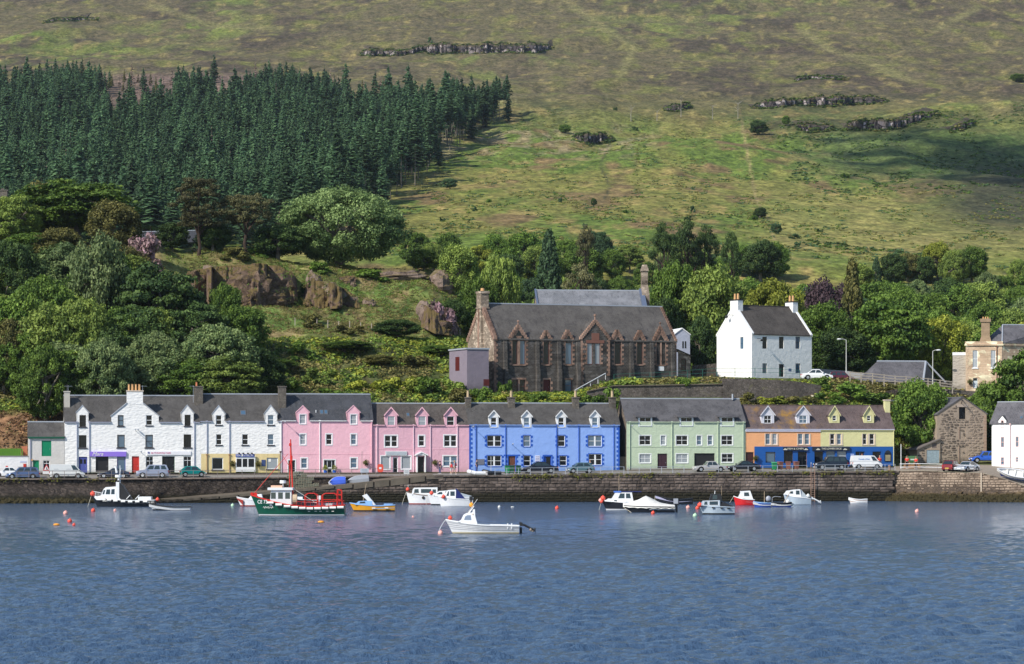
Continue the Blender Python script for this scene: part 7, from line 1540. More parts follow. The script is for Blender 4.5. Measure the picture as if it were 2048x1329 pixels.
MB().face([(xl-.1,-.1,z1),(xm,-.1,zp+.06),(xm,(zp-ze)/sl,zp+.06),(xl-.1,(z1-ze)/sl,z1)]).face([(xr+.1,-.1,z1),(xm,-.1,zp+.06),(xm,(zp-ze)/sl,zp+.06),(xr+.1,(z1-ze)/sl,z1)]).build('dormer_roof',SL6,dm);window(T,hh,-.03,'s',CF,dep=.08)
pipe(T,f.x(2020.7),-.5,ze-.1,paint('pale_pink_pipe',(.72,.5,.48),.5));skylight(T,f,ze,sl,2040,2046,836,841)
# ---- rocks of the knoll
KR=stonem('knoll_rock',(.085,.055,.035),(.19,.125,.085));KR2=stonem('pale_knoll_rock',(.17,.12,.10),(.32,.24,.20))
RKL=[(390,572,60,70,'dark split rock at the left end of the rock face'),(425,575,62,84,'rounded boulder with a pale bald top in the rock face'),(500,578,90,92,'big mossy boulder second from the left in the rock face'),(552,580,84,88,'biggest brown boulder in the middle of the rock face'),(545,600,50,40,'low mossy block under the biggest brown boulder'),(502,602,36,30,'small mossy block between the two big boulders'),(628,578,34,66,'pale slanting slab right of the leafy gap'),(660,592,60,54,'dark mossy boulder right of the pale slanting slab'),
       (706,606,26,24,'small squarish tan block on the shelf'),(738,608,28,22,'second small tan block on the shelf'),(694,562,40,22,'flat lichened rock perched on the grass'),(704,572,18,16,'small pale block under the perched rock'),(800,552,110,28,'long low pinkish rock ledge near the crest'),(884,566,48,50,'rounded pinkish rock at the right brow of the knoll'),(765,552,30,18,'small pinkish rock left of the long ledge'),(710,633,30,10,'flat tan stone on the grass shelf'),(695,632,12,10,'small grey stone on the grass shelf'),(605,650,8,8,'tiny pale stone by the fence posts'),(497,655,26,24,'small dark outcrop at the left of the shelf'),(850,628,34,50,'shaded rock under the pink rhododendron'),(86,518,28,26,'pinkish bare rock at far left among the trees'),(880,655,60,30,'dark ledge left of the church annexe'),(421,602,12,10,'white stone under the bald boulder')]
RM_=[rock_mesh(i+20,KR,20,13,.32) for i in range(5)];RM2=[rock_mesh(i+30,KR2,18,12,.3) for i in range(3)]
for i,(x,y,w_,h_,lab) in enumerate(RKL):
    d=hit(x,y+h_*.35,430)+.6;pale='pale' in lab or 'pink' in lab or 'tan' in lab or 'white' in lab;me=RM2[i % 3] if pale else RM_[i % 5];sx=w_*d/F/2*.98;sz=h_*d/F/2*1.0
    o=link('rock',me,None,((x-CX)*d/F,d+min(sx,1.8)*.5,ZP(y,d)),(0,0,RN.uniform(0,.6)),(sx,min(sx,3.0)*.9,sz));tag(o,lab,'rock')
# moss and scrub tufts on the boulders
pts=[];sc=[];ro=[];ii=[]
for i,(x,y,w_,h_,lab) in enumerate(RKL[:14]):
    d=hit(x,y+h_*.35,430)
    for k in range(int(w_*h_/160)+2):
        a=rg_.uniform(-.45,.45);b=rg_.uniform(-.5,-.25) if rg_.rand()<.6 else rg_.uniform(-.3,.3);X=x+a*w_;Y=y+b*h_;s=rg_.uniform(.35,.8)
        pts.append(((X-CX)*d/F,d+.2+abs(a)*1.0,ZP(Y,d)));sc.append((s,s,s*.7));ro.append((rg_.rand(),0,rg_.rand()*6));ii.append(int(rg_.choice([4,4,2,1])))
gn_scatter('rock_moss',pts,sc,ro,ii,TU,'moss and heath clumps clinging to the boulders of the knoll')
# ---- crags on the hill: jointed vertical faces
CR=stonem('crag_rock',(.045,.038,.042),(.17,.145,.145))
t=NT('jointed_crag');g=t.n('ShaderNodeNewGeometry');a_=mp;m_=t.n('ShaderNodeMapping');m_.inputs['Scale'].default_value=(.30,.2,.22);t.l(g.outputs['Position'],m_.inputs[0]);v_=t.n('ShaderNodeTexVoronoi');v_.inputs['Scale'].default_value=1;t.l(m_.outputs[0],v_.inputs['Vector']);sr=t.n('ShaderNodeSeparateColor');t.l(v_.outputs['Color'],sr.inputs[0])
e_=t.n('ShaderNodeTexVoronoi',feature='DISTANCE_TO_EDGE');e_.inputs['Scale'].default_value=1;t.l(m_.outputs[0],e_.inputs['Vector']);c=t.mix(t.ramp(sr.outputs[0],.35,.9),(.075,.064,.066),(.38,.33,.32));c=t.mix(t.ramp(t.noise(.12,g.outputs['Position'],5,.7),.44,.60),c,(.030,.028,.022));c=t.mix(t.ramp(e_.outputs['Distance'],.02,.10),(.012,.011,.013),c)
CR=t.fin(c,.95,.1,t.bump(t.noise(.5,g.outputs['Position'],5),.8,.8))
CRP=[]
def crag(lab,top,bot,seed):
    xs=np.arange(top[0][0],top[-1][0],1.3);V=[];nz=7;r=np.random.RandomState(seed);cl=np.cumsum(r.rand(len(xs))<.13);off=r.rand(cl.max()+1);oh=r.rand(cl.max()+1)
    for i,x in enumerate(xs):
        yt=np.interp(x,*zip(*top));yb=np.interp(x,*zip(*bot));d0=hit(x,yb,700)-2;h=yb-yt;e=min(1,.35+min(i,len(xs)-1-i)/10);yt=yb-h*e*(.55+.55*float(fbm(x/18.,seed,3))+.05*oh[cl[i]]);CRP.append((x,yt,yb,d0));crack=1.6 if i and cl[i]!=cl[i-1] else 0
        for j in range(nz):
            u=j/(nz-1);y=yb+2.5-(yb+2.5-yt)*u;V.append(tuple(P(x,y,d0+u*6+crack*(u>.1)-off[cl[i]]*2.0*(j>1)+float(vnoise(x/4.,u*4+seed))*1.8*(j>0))))
        z=V[-1][2];xw=V[-1][0];V.append((xw,d0+42,max(z,zt(x,d0+42)+.2)))
    k=nz+1;Q=[(i*k+j,(i+1)*k+j,(i+1)*k+j+1,i*k+j+1) for i in range(len(xs)-1) for j in range(k-1)]
    mi=np.array([1 if j>=nz-2 else 0 for i in range(len(xs)-1) for j in range(k-1)],np.int32)
    V=np.array(V);o=link('crag',np_mesh('crag',V,Q,[CR,TURF],np.tile(np.array([[.070,.060,.045]]),(len(V),1)),False,mi));tag(o,lab,'crag');return o
def moss_rock(name,c1,c2,moss):
    t=NT(name);g=t.n('ShaderNodeNewGeometry');cw=g.outputs['Position'];n=t.noise(.9,cw,6,.65);n2=t.noise(.35,cw,4);c=t.mix(t.ramp(n,.35,.68),c1,c2)
    sp=t.n('ShaderNodeSeparateXYZ');t.l(g.outputs['Normal'],sp.inputs[0]);ad=t.n('ShaderNodeMath',operation='MULTIPLY_ADD');t.l(n2,ad.inputs[0]);ad.inputs[1].default_value=1.4;t.l(sp.outputs[2],ad.inputs[2])
    c=t.mix(t.ramp(t.noise(3.5,cw,5,.7),.56,.66),c,tuple(x*.35 for x in c1));c=t.mix(_maprange(t,ad.outputs[0],1.1,1.45),c,moss)
    return t.fin(c,.95,.1,t.bump(n,.5,.9))
rock_top=moss_rock('mossy_rock',(.065,.045,.033),(.23,.16,.12),(.13,.095,.04))
for m_ in RM_: m_.materials[0]=rock_top
for m_ in RM2: m_.materials[0]=moss_rock('pale_mossy_rock',(.15,.11,.09),(.31,.235,.195),(.15,.12,.06)) if m_ is RM2[0] else RM2[0].materials[0]
def knoll_crag(lab,top,bot,seed,mat):
    xs=np.arange(top[0][0],top[-1][0],1.6);V=[];nz=16;r=np.random.RandomState(seed);cl=np.cumsum(r.rand(len(xs))<.07);off=r.rand(cl.max()+1)
    for i,x in enumerate(xs):
        yt=np.interp(x,*zip(*top));yb=np.interp(x,*zip(*bot));d0=hit(x,yb,440)-.6;e=min(i,len(xs)-1-i)/6;yt=yb-(yb-yt)*min(1,.3+e)+(off[cl[i]]-.5)*9
        for j in range(nz):
            u=j/(nz-1);y=yb+4-(yb+4-yt)*u;bulge=1.1*math.sin(u*3.0+off[cl[i]]*3)+off[cl[i]]*1.6+2.6*float(fbm(x/11.+seed,y/9.,5));V.append(tuple(P(x,y,d0+u*4.2-bulge)))
        V.append((V[-1][0],V[-1][1]+5,V[-1][2]-.3))
    k=nz+1;Q=[(i*k+j,(i+1)*k+j,(i+1)*k+j+1,i*k+j+1) for i in range(len(xs)-1) for j in range(k-1)];tag(link('crag',np_mesh('crag',V,Q,mat),None),lab,'rock face')
KC=rock_top
knoll_crag('broken brown rock face running along the knoll below the pines',[(384,548),(420,536),(470,532),(520,530),(560,536),(596,556)],[(384,602),(420,612),(470,606),(520,612),(560,610),(596,600)],21,KC)
knoll_crag('lower broken face behind the slanting slab and mossy boulder',[(606,562),(640,560),(690,580),(720,600)],[(606,606),(640,616),(690,612),(720,612)],22,KC)
knoll_crag('dark rock ledge under the pink rhododendron near the annexe',[(842,606),(870,620),(905,640)],[(842,650),(870,664),(905,668)],23,KC)
crag('long upper grey crag above the plantation end',[(720,103),(745,96),(800,99),(850,88),(862,84),(905,86),(960,84),(1020,83),(1075,86),(1108,92)],[(720,112),(745,114),(800,113),(850,104),(862,110),(905,108),(960,108),(1020,106),(1075,107),(1108,96)],1)
crag('right upper crag, a row of pale broken blocks',[(1505,212),(1530,200),(1590,196),(1650,190),(1700,190),(1740,192),(1778,200)],[(1505,218),(1530,218),(1590,212),(1650,214),(1700,210),(1740,209),(1778,204)],2)
crag('right lower crag with a bold block at its left end',[(1690,246),(1720,240),(1760,236),(1800,232),(1840,226),(1884,222)],[(1690,262),(1720,262),(1760,262),(1800,258),(1840,244),(1884,230)],3)
crag('short pinkish crag left of the right lower crag',[(1588,248),(1610,246),(1645,250),(1672,252)],[(1588,256),(1610,264),(1645,264),(1672,260)],4)
crag('small dark crag in the middle of the clear-felled slope',[(1148,270),(1175,265),(1200,266),(1232,276)],[(1148,280),(1175,290),(1200,288),(1232,282)],5)
crag('little broken crag at the far right on the hollow edge',[(1900,256),(1925,246),(1955,238)],[(1900,264),(1925,262),(1955,248)],6);crag('low stone-topped ridge left of the right upper crag',[(1328,213),(1350,208),(1385,207)],[(1328,222),(1350,224),(1385,217)],7)
crag('thin scar high on the right moor',[(1590,152),(1630,150),(1700,156)],[(1590,163),(1630,158),(1700,160)],8);crag('thin broken ledge high at the far left moor',[(85,42),(110,36),(165,36),(200,36)],[(85,48),(110,44),(165,42),(200,40)],9)
pts=[];sc=[];ro=[];ii=[]
for (x,yt,yb,d0) in CRP:
    for k in range(2):
        u=rg_.rand();top_=rg_.rand()<.5;y=(yt-.5+rg_.randn()*1.0) if top_ else (yb+rg_.randn()*1.6);dd=d0+(8 if top_ else-2.5);s=rg_.uniform(.7,1.9)
        if rg_.rand()<.12: y=yt+(yb-yt)*rg_.rand();dd=d0+1
        pts.append(((x-CX)*dd/F,dd,ZP(y,dd)));sc.append((s*1.5,s,s*.8));ro.append((0,0,rg_.rand()*6));ii.append(int(rg_.choice([1,2,2,0])))
gn_scatter('crag_scrub',pts,sc,ro,ii,FT,'heather and bracken hanging over the crags of the hill')
pts=[];sc=[];ro=[];ii=[]
for k in range(420):
    x=rg_.uniform(384,720);y=rg_.uniform(np.interp(x,[384,470,596,690,720],[545,530,552,576,596]),614)
    if fbm(x/14.,y/12.,3)<.47: continue
    d=hit(x,610,440)-2.2-rg_.rand();s=rg_.uniform(.3,.8);pts.append(((x-CX)*d/F,d,ZP(y,d)));sc.append((s,s,s*.8));ro.append((.6,0,rg_.rand()*6));ii.append(int(rg_.choice([4,2,1,5])))
gn_scatter('cliff_plants',pts,sc,ro,ii,TU,'ferns and heath growing in the cracks of the knoll rock face')
# ---- a small cloud high to the left, outside the frame, whose shade drifts over the right of the hill
G_=P(1975,335,hit(1975,335,800));cc_=G_+SD*1700;pts=[];r=np.random.RandomState(2);mb=MB()
for k in range(230):
    u=r.randn(3);mb.sph((cc_.x+u[0]*42,cc_.y+u[1]*120,cc_.z+abs(u[2])*10),r.uniform(5,17)*(1.2-min(1,abs(u[0])*.3+abs(u[1])*.3)),8,5,sc=(1,1,.6))
tag(mb.build('cloud',paint('cloud_white',(.9,.9,.9),1,0,dirt=0),None,True),'small fair-weather cloud above the harbour','cloud')
# ---- vehicles
TYRE=paint('tyre_rubber',(.02,.02,.02),.8,.1);RIM=paint('alloy_rim',(.45,.46,.48),.35,.5,.6);CGL=NT('car_glass').fin((.02,.035,.04),.05,.8)
TRIM=paint('black_plastic_trim',(.03,.03,.033),.6,.3);HL=paint('headlamp',(.75,.77,.78),.15,.8);TL=paint('tail_lamp',(.45,.02,.02),.25,.5);PLW=paint('plate_white',(.8,.8,.75),.5);PLY=paint('plate_yellow',(.75,.6,.1),.5)
def cpaint(n,c,met=.2):
    m=paint(n,c,.25,.6,met,dirt=.06);return m
STY={ # profile points as fractions of length from the nose: belt line tops, and the glasshouse
 'saloon': dict(L=4.4,W=1.72,H=1.42,hood=(.0,.62,.28,.92),gh=(.28,.41,.66,.84),boot=.92),'estate': dict(L=4.4,W=1.72,H=1.48,hood=(0,.60,.26,.90),gh=(.26,.38,.93,1.0),boot=.92),
 'hatch': dict(L=3.6,W=1.62,H=1.42,hood=(0,.62,.22,.92),gh=(.20,.36,.80,.97),boot=.95),'suv': dict(L=4.5,W=1.8,H=1.78,hood=(0,.95,.25,1.12),gh=(.27,.38,.93,1.0),boot=1.12),
 'coupe': dict(L=4.3,W=1.75,H=1.33,hood=(0,.58,.32,.86),gh=(.30,.46,.64,.92),boot=.90),'van': dict(L=4.8,W=1.85,H=1.92,hood=(0,.75,.12,1.12),gh=(.13,.27,.97,1.0),boot=1.12),
 'classic': dict(L=4.3,W=1.6,H=1.36,hood=(0,.72,.32,.86),gh=(.33,.42,.66,.76),boot=.84)}
def car(name,label,cat,style,px,py,v,heading,mat,lenpx=None,fr=None,lower=None,rimm=None,extra=None):
    s=STY[style];d=qd(px)+v;zb=ZP(py,d);L,W,H=s['L'],s['W'],s['H']
    k=1.0 if not lenpx else lenpx*d/F/L/abs(math.cos(heading)) if abs(math.cos(heading))>.5 else 1
    T=thing(name,label,cat,((px-CX)*d/F,d,zb),heading);T.scale=(k,min(1.05,k),min(1.06,max(.94,k)))
    g=s['gh'];gl=.26;X=lambda u: L*(.5-u) # nose at +x
    wr=.33 if style not in ('suv','van') else .37;wx=(X(.19),X(.80));zg,zbelt=.22,s['hood'][3]-.0
    hb=s['hood'];bt=s['boot']
    top=[(0,hb[1]*.62),(.015,hb[1]),(hb[2],hb[3]),(g[3] if g[3]<.99 else .985,bt),(.99,bt*.93),(1.0,bt*.55)]
    def topz(u): return np.interp(u,[t[0] for t in top],[t[1] for t in top])
    us=sorted(set([0,.015,.05,.12,.26,.34,.5,.66,.74,.87,.95,.985,1.0]+[hb[2]]));mb=MB();ring=[]
    def arch(x):
        for c_ in wx:
            q=abs(x-c_)
            if q<wr+.06: return .30+math.sqrt(max(0,(wr+.06)**2-q*q))
        return zg
    us=sorted(set(us+[(.5-(c_+o_)/L) for c_ in wx for o_ in (-wr-.05,-wr*.7,0,wr*.7,wr+.05)]))
    for u in us:
        x=X(u);tz=topz(u);en=1-.10*max(0,(.08-u)/.08)-.08*max(0,(u-.93)/.07);w=W/2*en;a=arch(x);mid=max(a+.02,tz*.62)
        ring.append([(x,-w*.97,a),(x,-w,mid),(x,-w*.93,tz-.03),(x,-w*.80,tz),(x,w*.80,tz),(x,w*.93,tz-.03),(x,w,mid),(x,w*.97,a)])
    for A,B in zip(ring[:-1],ring[1:]):
        for j in range(7): mb.face([A[j],A[j+1],B[j+1],B[j]])
    for A in (ring[0],ring[-1]): mb.face(A)
    for sy in (-1,1): mb.box(X(.97),X(.04),sy*W*.40-.02,sy*W*.40+.02,.28,.7,1)
    # glasshouse shell
    zr=H-.02;zr2=H;zb0=[topz(g[0]+.01),topz(min(.98,g[3]))];w0,w1=W/2*.91,W/2*(.74 if style not in ('van','suv') else .84)
    if style=='van': w0=W/2*.97;w1=W/2*.88
    bz=min(zb0)-.05;pts_b=[(X(g[0]),w0,zb0[0]-.03),(X(g[3]),w0,zb0[1]-.03)];pts_t=[(X(g[1]),w1,zr),(X(g[2]),w1,zr)]
    def side(u,vfrac,sy): # point on the side between belt (0) and roof (1)
        xb=X(g[0])+(X(g[3])-X(g[0]))*u;xt=X(g[1])+(X(g[2])-X(g[1]))*u;zb_=pts_b[0][2]+(pts_b[1][2]-pts_b[0][2])*u
        return Vector((xb+(xt-xb)*vfrac,sy*(w0+(w1-w0)*vfrac),zb_+(zr-zb_)*vfrac))
    for sy in (-1,1): mb.face([side(0,0,sy),side(1,0,sy),side(1,1,sy),side(0,1,sy)])
    mb.face([side(0,0,-1),side(0,0,1),side(0,1,1),side(0,1,-1)]);mb.face([side(1,0,-1),side(1,0,1),side(1,1,1),side(1,1,-1)])
    R0=[side(0,1,-1),side(1,1,-1),side(1,1,1),side(0,1,1)];c_=sum(R0,Vector())/4;R1=[c_+(p-c_)*.82+Vector((0,0,.05)) for p in R0]
    mb.face(R1);[mb.face([R0[i],R0[(i+1)%4],R1[(i+1)%4],R1[i]]) for i in range(4)]
    body=mb.build('body',[mat,TRIM],T)
    wins={'van': [(.03,.22)],'hatch': [(.08,.48),(.52,.86)],'estate': [(.06,.34),(.37,.63),(.66,.93)],'suv': [(.06,.34),(.37,.63),(.68,.93)],'coupe': [(.10,.52),(.55,.84)],'saloon': [(.08,.48),(.52,.90)],'classic': [(.08,.5),(.53,.92)]}[style]
    for sy in (-1,1):
        for a,b in wins:
            q=[side(a,.10,sy),side(b,.10,sy),side(b-.03,.88,sy),side(a+.02,.88,sy)];o=Vector((0,sy*.012,.004));MB().face([p+o for p in q]).build('side_window',CGL,T)
    for u,sg,nm in ((0,1,'windscreen'),(1,-1,'rear_window')):
        if style=='van' and u==1: continue
        q=[side(u,.08,-.93),side(u,.08,.93),side(u,.9,.9),side(u,.9,-.9)];n=(q[1]-q[0]).cross(q[2]-q[1]).normalized();n=n if n.x*sg>0 else-n;MB().face([p+n*.015 for p in q]).build(nm,CGL,T)
    for cx in wx:
        for sy in (-1,1):
            t=MB().cyl((cx,sy*(W/2-.20),wr-.02),(cx,sy*(W/2-.015),wr-.02),wr-.02,wr-.02,16).build('wheel',TYRE,T);r=MB();r.cyl((cx,sy*(W/2-.02),wr-.02),(cx,sy*(W/2+.0),wr-.02),wr*.62,wr*.58,12)
            for q in range(5): a=q*1.256;r.box(cx+math.cos(a)*wr*.3-.02,cx+math.cos(a)*wr*.3+.02,sy*(W/2+.003)-.004,sy*(W/2+.003)+.004,wr-.02+math.sin(a)*wr*.3-.03,wr-.02+math.sin(a)*wr*.3+.03)
            r.build('rim',rimm or RIM,t)
    zl=hb[1]*.82
    for sy in (-1,1):
        MB().box(L/2-.16,L/2-.0,sy*W*.36-.16,sy*W*.36+.16,zl-.07,zl+.08).build('headlight',HL,T);MB().box(-L/2-.01,-L/2+.10,sy*W*.40-.09,sy*W*.40+.09,bt*.66,bt*.86).build('tail_light',TL,T)
        MB().box(X(g[0])-.25,X(g[0])-.10,sy*(W/2+.02)-.02,sy*(W/2+.16),s['hood'][3]+.02,s['hood'][3]+.16).build('mirror',mat,T) if sy>0 else MB().box(X(g[0])-.25,X(g[0])-.10,-(W/2+.16),-(W/2-.0),s['hood'][3]+.02,s['hood'][3]+.16).build('mirror',mat,T)
    bm_=lower or TRIM
    MB().box(L/2-.10,L/2+.05,-W*.46,W*.46,.25,.46).build('bumper',bm_,T);MB().box(-L/2-.06,-L/2+.08,-W*.46,W*.46,.28,.5).build('bumper',bm_,T);MB().box(L/2+.052,L/2+.062,-.26,.26,.34,.44).build('number_plate',PLW,T);MB().box(-L/2-.072,-L/2-.062,-.26,.26,.36,.46).build('number_plate',PLY,T)
    for sy in (-1,1): MB().box(X(.72),X(.28),sy*(W/2-.0)-.015,sy*(W/2-.0)+.015,.24,.34).build('sill',bm_,T)
    if extra: extra(T,L,W,H,X,topz)
    return T
Lf=math.pi+TH;Rt=TH
def x_van(T,L,W,H,X,z): text(T,'Foods | Fish',(X(.63),-W/2*.965-.02,1.42),.30,paint('van_blue_letters',(.05,.22,.6),.5),width=1.75,shear=.15)
def x_van2(T,L,W,H,X,z):
    for q in (.45,.80): MB().box(X(q)-.4,X(q)+.25,-W/2*.95-.03,-W/2*.95-.02,1.28,1.32).build('lettering',paint('faint_grey_letters',(.45,.46,.5),.5),T)
def x_spare(T,L,W,H,X,z): MB().cyl((-L/2-.02,0,.95),(-L/2-.26,0,.95),.36,.36,16).build('spare_wheel',TYRE,T)
def x_spareg(T,L,W,H,X,z): o=MB().cyl((-L/2-.02,0,.98),(-L/2-.26,0,.98),.36,.36,16).build('spare_wheel',TYRE,T);MB().cyl((-L/2-.27,0,.98),(-L/2-.28,0,.98),.2,.2,10).build('cover',RIM,o)
def x_sign(T,L,W,H,X,z): o=MB().box(X(.5),X(.42),-.4,.4,H+.02,H+.2).build('roof_sign',RED,T);MB().box(X(.62),X(.56),-W*.46,-W*.455,.5,1.3).build('stripe',RED,T)
def x_rack(T,L,W,H,X,z): MB().box(X(.36),X(.9),-.62,-.58,H+.04,H+.08).box(X(.36),X(.9),.58,.62,H+.04,H+.08).build('roof_rail',TRIM,T)
def yv(px,py):
    dA=Q2.d(Q2.x(px));dB=qd(px)+8.3;zA=ZP(np.interp(px,*EDG2),dA);zB=zt(px,dB)
    for k in range(60):
        q=k/59;d=dA+(dB-dA)*q
        if YH-(zA+(zB-zA)*q-HC)*F/d<=py: return d-qd(px)
    return dB-qd(px)
CW=cpaint('white_car_paint',(.78,.79,.80),0)
car('parked_car','white saloon with red roof sign and red stripe, at the far left edge','car','saloon',16,955.2,6.4,Lf,CW,58,extra=x_sign,lower=CW)
car('parked_car','steel blue estate car with roof rails before the off-white store','car','estate',45,958,4.3,Lf,cpaint('steel_blue_paint',(.12,.17,.30),.4),66,extra=x_rack,lower=cpaint('steel_blue_paint',(.12,.17,.30)))
car('parked_van','pale grey-white panel van facing right beside the red warning triangle','van','van',134,957.4,4.4,Rt,cpaint('off_white_van',(.66,.67,.66),0),69,extra=x_van2)
car('parked_car','dark grey coupe with bright alloys under the purple sign','car','coupe',227,956.6,4.4,Lf,cpaint('gunmetal_paint',(.07,.085,.12),.5),63,rimm=paint('bright_rim',(.8,.8,.82),.3,.5,.3))
car('parked_car','silver four-wheel-drive car with a spare wheel on its tail, facing left','car','suv',304.5,955.6,4.4,Lf,cpaint('silver_lilac_paint',(.42,.45,.56),.4),63,extra=x_spare,lower=cpaint('silver_lilac_paint',(.42,.45,.56)),rimm=paint('bright_rim',(.8,.8,.82),.3,.5,.3))
car('parked_car','teal green hatchback before the yellow cafe front, facing right','car','hatch',386,954,4.6,Rt,cpaint('teal_paint',(.0,.22,.20),.3),52)
car('parked_car','black saloon parked behind the rails before the blue house','car','saloon',1078,946.6,3.4,Lf,cpaint('black_blue_paint',(.018,.022,.035),.3),73)
car('parked_car','grey-green small rounded hatchback at the right end of the blue house','car','hatch',1161,947,2.4,Lf,cpaint('grey_green_paint',(.13,.22,.24),.4),53)
car('parked_car','silver classic sixties coupe before the green house garage','car','classic',1419.5,944,2.6,Lf,cpaint('old_silver_paint',(.48,.46,.44),.3),65,lower=RIM)
car('parked_car','low black coupe straddling the green and orange house fronts','car','coupe',1486,942.8,2.8,Lf,cpaint('black_paint_car',(.02,.022,.03),.3),65)
car('parked_car','dark navy four-wheel-drive car before the black pub sign, facing left','car','suv',1661,940,2.8,Lf,cpaint('dark_navy_paint',(.02,.03,.045),.3),65,extra=x_spareg,lower=RIM)
car('delivery_van','white van with blue lettering on its side beside the pub','van','van',1732.5,938.2,3.2,Rt,CW,61,extra=x_van)
car('parked_car','dark red hatchback seen from behind, beside the silver car in the yard','car','hatch',1903,942.8,yv(1903,942.8),math.radians(62),cpaint('dark_red_paint',(.20,.012,.02),.3),None,lower=cpaint('dark_red_paint',(.20,.012,.02)))
car('parked_car','silver coupe facing the camera at an angle in the yard','car','coupe',1934,943.2,yv(1934,943.2),math.radians(180+52),cpaint('silver_paint',(.50,.52,.56),.5),None,lower=cpaint('silver_paint',(.50,.52,.56),.5))
car('parked_car','deep blue people carrier half hidden behind the white cottage','car','estate',1972,925.6,10.5,Lf+math.radians(-6),cpaint('deep_blue_paint',(.010,.018,.10),.3),66)
car('parked_car','white saloon parked on the terrace right of the white gabled house','car','saloon',1633,759.6,36.5,Rt-math.radians(8),CW,62,lower=CW)
car('parked_car','maroon car on the terrace behind the white saloon','car','estate',1683,763,39.5,Rt-math.radians(6),cpaint('maroon_paint',(.13,.025,.04),.3),50,lower=cpaint('maroon_paint',(.13,.025,.04)))
# ---- boats.  local +x is the bow
def hullf(L,B,fs,fm,fb,dr=.3,full=.85):
    n=15;R_=[]
    for i in range(n):
        u=i/(n-1);b=B/2*(full+(1-full)*math.sin(min(1,u/.4)*math.pi/2)) if u<.4 else B/2*(1-((u-.4)/.6)**2.4);b=max(b,.015)
        z=fm+(fs-fm)*max(0,(.4-u)/.4)**1.6+(fb-fm)*max(0,(u-.35)/.65)**1.7
        lo=1-max(0,(u-.7)/.3)**1.4;rk=lambda q: L*u-L*.13*(1-q)*max(0,(u-.45)/.55)**1.5
        R_.append([(rk(0),0,-dr),(rk(.1),b*.55*lo,-dr*.5),(rk(.25),b*(.60+.22*lo),.03),(rk(.35),b*(.62+.24*lo),.14),(rk(.7),b*(.80+.14*lo),z*.62),(rk(1),b,z)])
    return R_
def boat(name,label,pxs_,pxb,wl,top,boot,B=None,fb=1.1,fm=.6,fs=.65,deck=None,gun=None,open_=False,cat='boat',yaw=0,clinker=False,dmul=1,d=None,lower=None):
    d=(HC*F/(wl-YH)) if d is None else d;L=abs(pxs_-pxb)*d/F/math.cos(yaw);B=B or L*.34
    T=thing(name,label,cat,((pxs_-CX)*d/F,d,0),(math.pi if pxb<pxs_ else 0)+yaw);R_=hullf(L,B,fs,fm,fb)
    m=MB()
    for A,Bq in zip(R_[:-1],R_[1:]):
        for sg in (1,-1):
            for j in range(5):
                q=[A[j],A[j+1],Bq[j+1],Bq[j]];m.face([(x,y*sg,z) for x,y,z in q],1 if j<2 else (2 if j==2 else 0))
    m.face([(x,y,z) for x,y,z in R_[0]]+[(x,-y,z) for x,y,z in R_[0][::-1]],0)
    h=m.build('hull',[top,lower or boot,boot],T)
    if clinker:
        for q in (.28,.46,.64,.82):
            for sg in (1,-1):
                s=MB();pts=[(A[3][0]+(A[5][0]-A[3][0])*q,sg*(A[3][1]+(A[5][1]-A[3][1])*q+.012),A[3][2]+(A[5][2]-A[3][2])*q) for A in R_];s.tube(pts,.022,4);s.build('strake',paint('strake_shadow',(.40,.40,.42),.6),T)
    g=MB()
    for sg in (1,-1):
        for A,Bq in zip(R_[:-1],R_[1:]):
            a,b=Vector((A[5][0],sg*A[5][1],A[5][2])),Vector((Bq[5][0],sg*Bq[5][1],Bq[5][2]));g.hexa([a+Vector((0,sg*.04,-.05)),b+Vector((0,sg*.04,-.05)),b+Vector((0,-sg*.08,-.05)),a+Vector((0,-sg*.08,-.05))],[a+Vector((0,sg*.04,.04)),b+Vector((0,sg*.04,.04)),b+Vector((0,-sg*.08,.04)),a+Vector((0,-sg*.08,.04))])
    g.box(-.04,.06,-R_[0][5][1],R_[0][5][1],R_[0][5][2]-.05,R_[0][5][2]+.04);g.build('gunwale',gun or WHITE,T)
    dk=MB();drop=.34 if open_ else .06;ufd=99 if open_ else .0
    for i,(A,Bq) in enumerate(zip(R_[:-1],R_[1:])):
        dz=.34 if (open_ or i<7) else .05;k=.93
        dk.face([(A[5][0],A[5][1]*k,A[5][2]-dz),(Bq[5][0],Bq[5][1]*k,Bq[5][2]-dz),(Bq[5][0],-Bq[5][1]*k,Bq[5][2]-dz),(A[5][0],-A[5][1]*k,A[5][2]-dz)])
        for sg in (1,-1): dk.face([(A[5][0],sg*A[5][1]*k,A[5][2]-dz),(Bq[5][0],sg*Bq[5][1]*k,Bq[5][2]-dz),(Bq[5][0],sg*Bq[5][1]*k,Bq[5][2]),(A[5][0],sg*A[5][1]*k,A[5][2])])
    dk.build('deck',deck or paint('deck_grey',(.45,.47,.5),.7),T)
    if open_:
        for u in (.3,.55,.78): i=int(u*14);b=R_[i][5];MB().box(b[0]-.13,b[0]+.13,-b[1]*.92,b[1]*.92,b[2]-.20,b[2]-.16).build('thwart',deck or WHITE,T)
    return T,L,R_,B
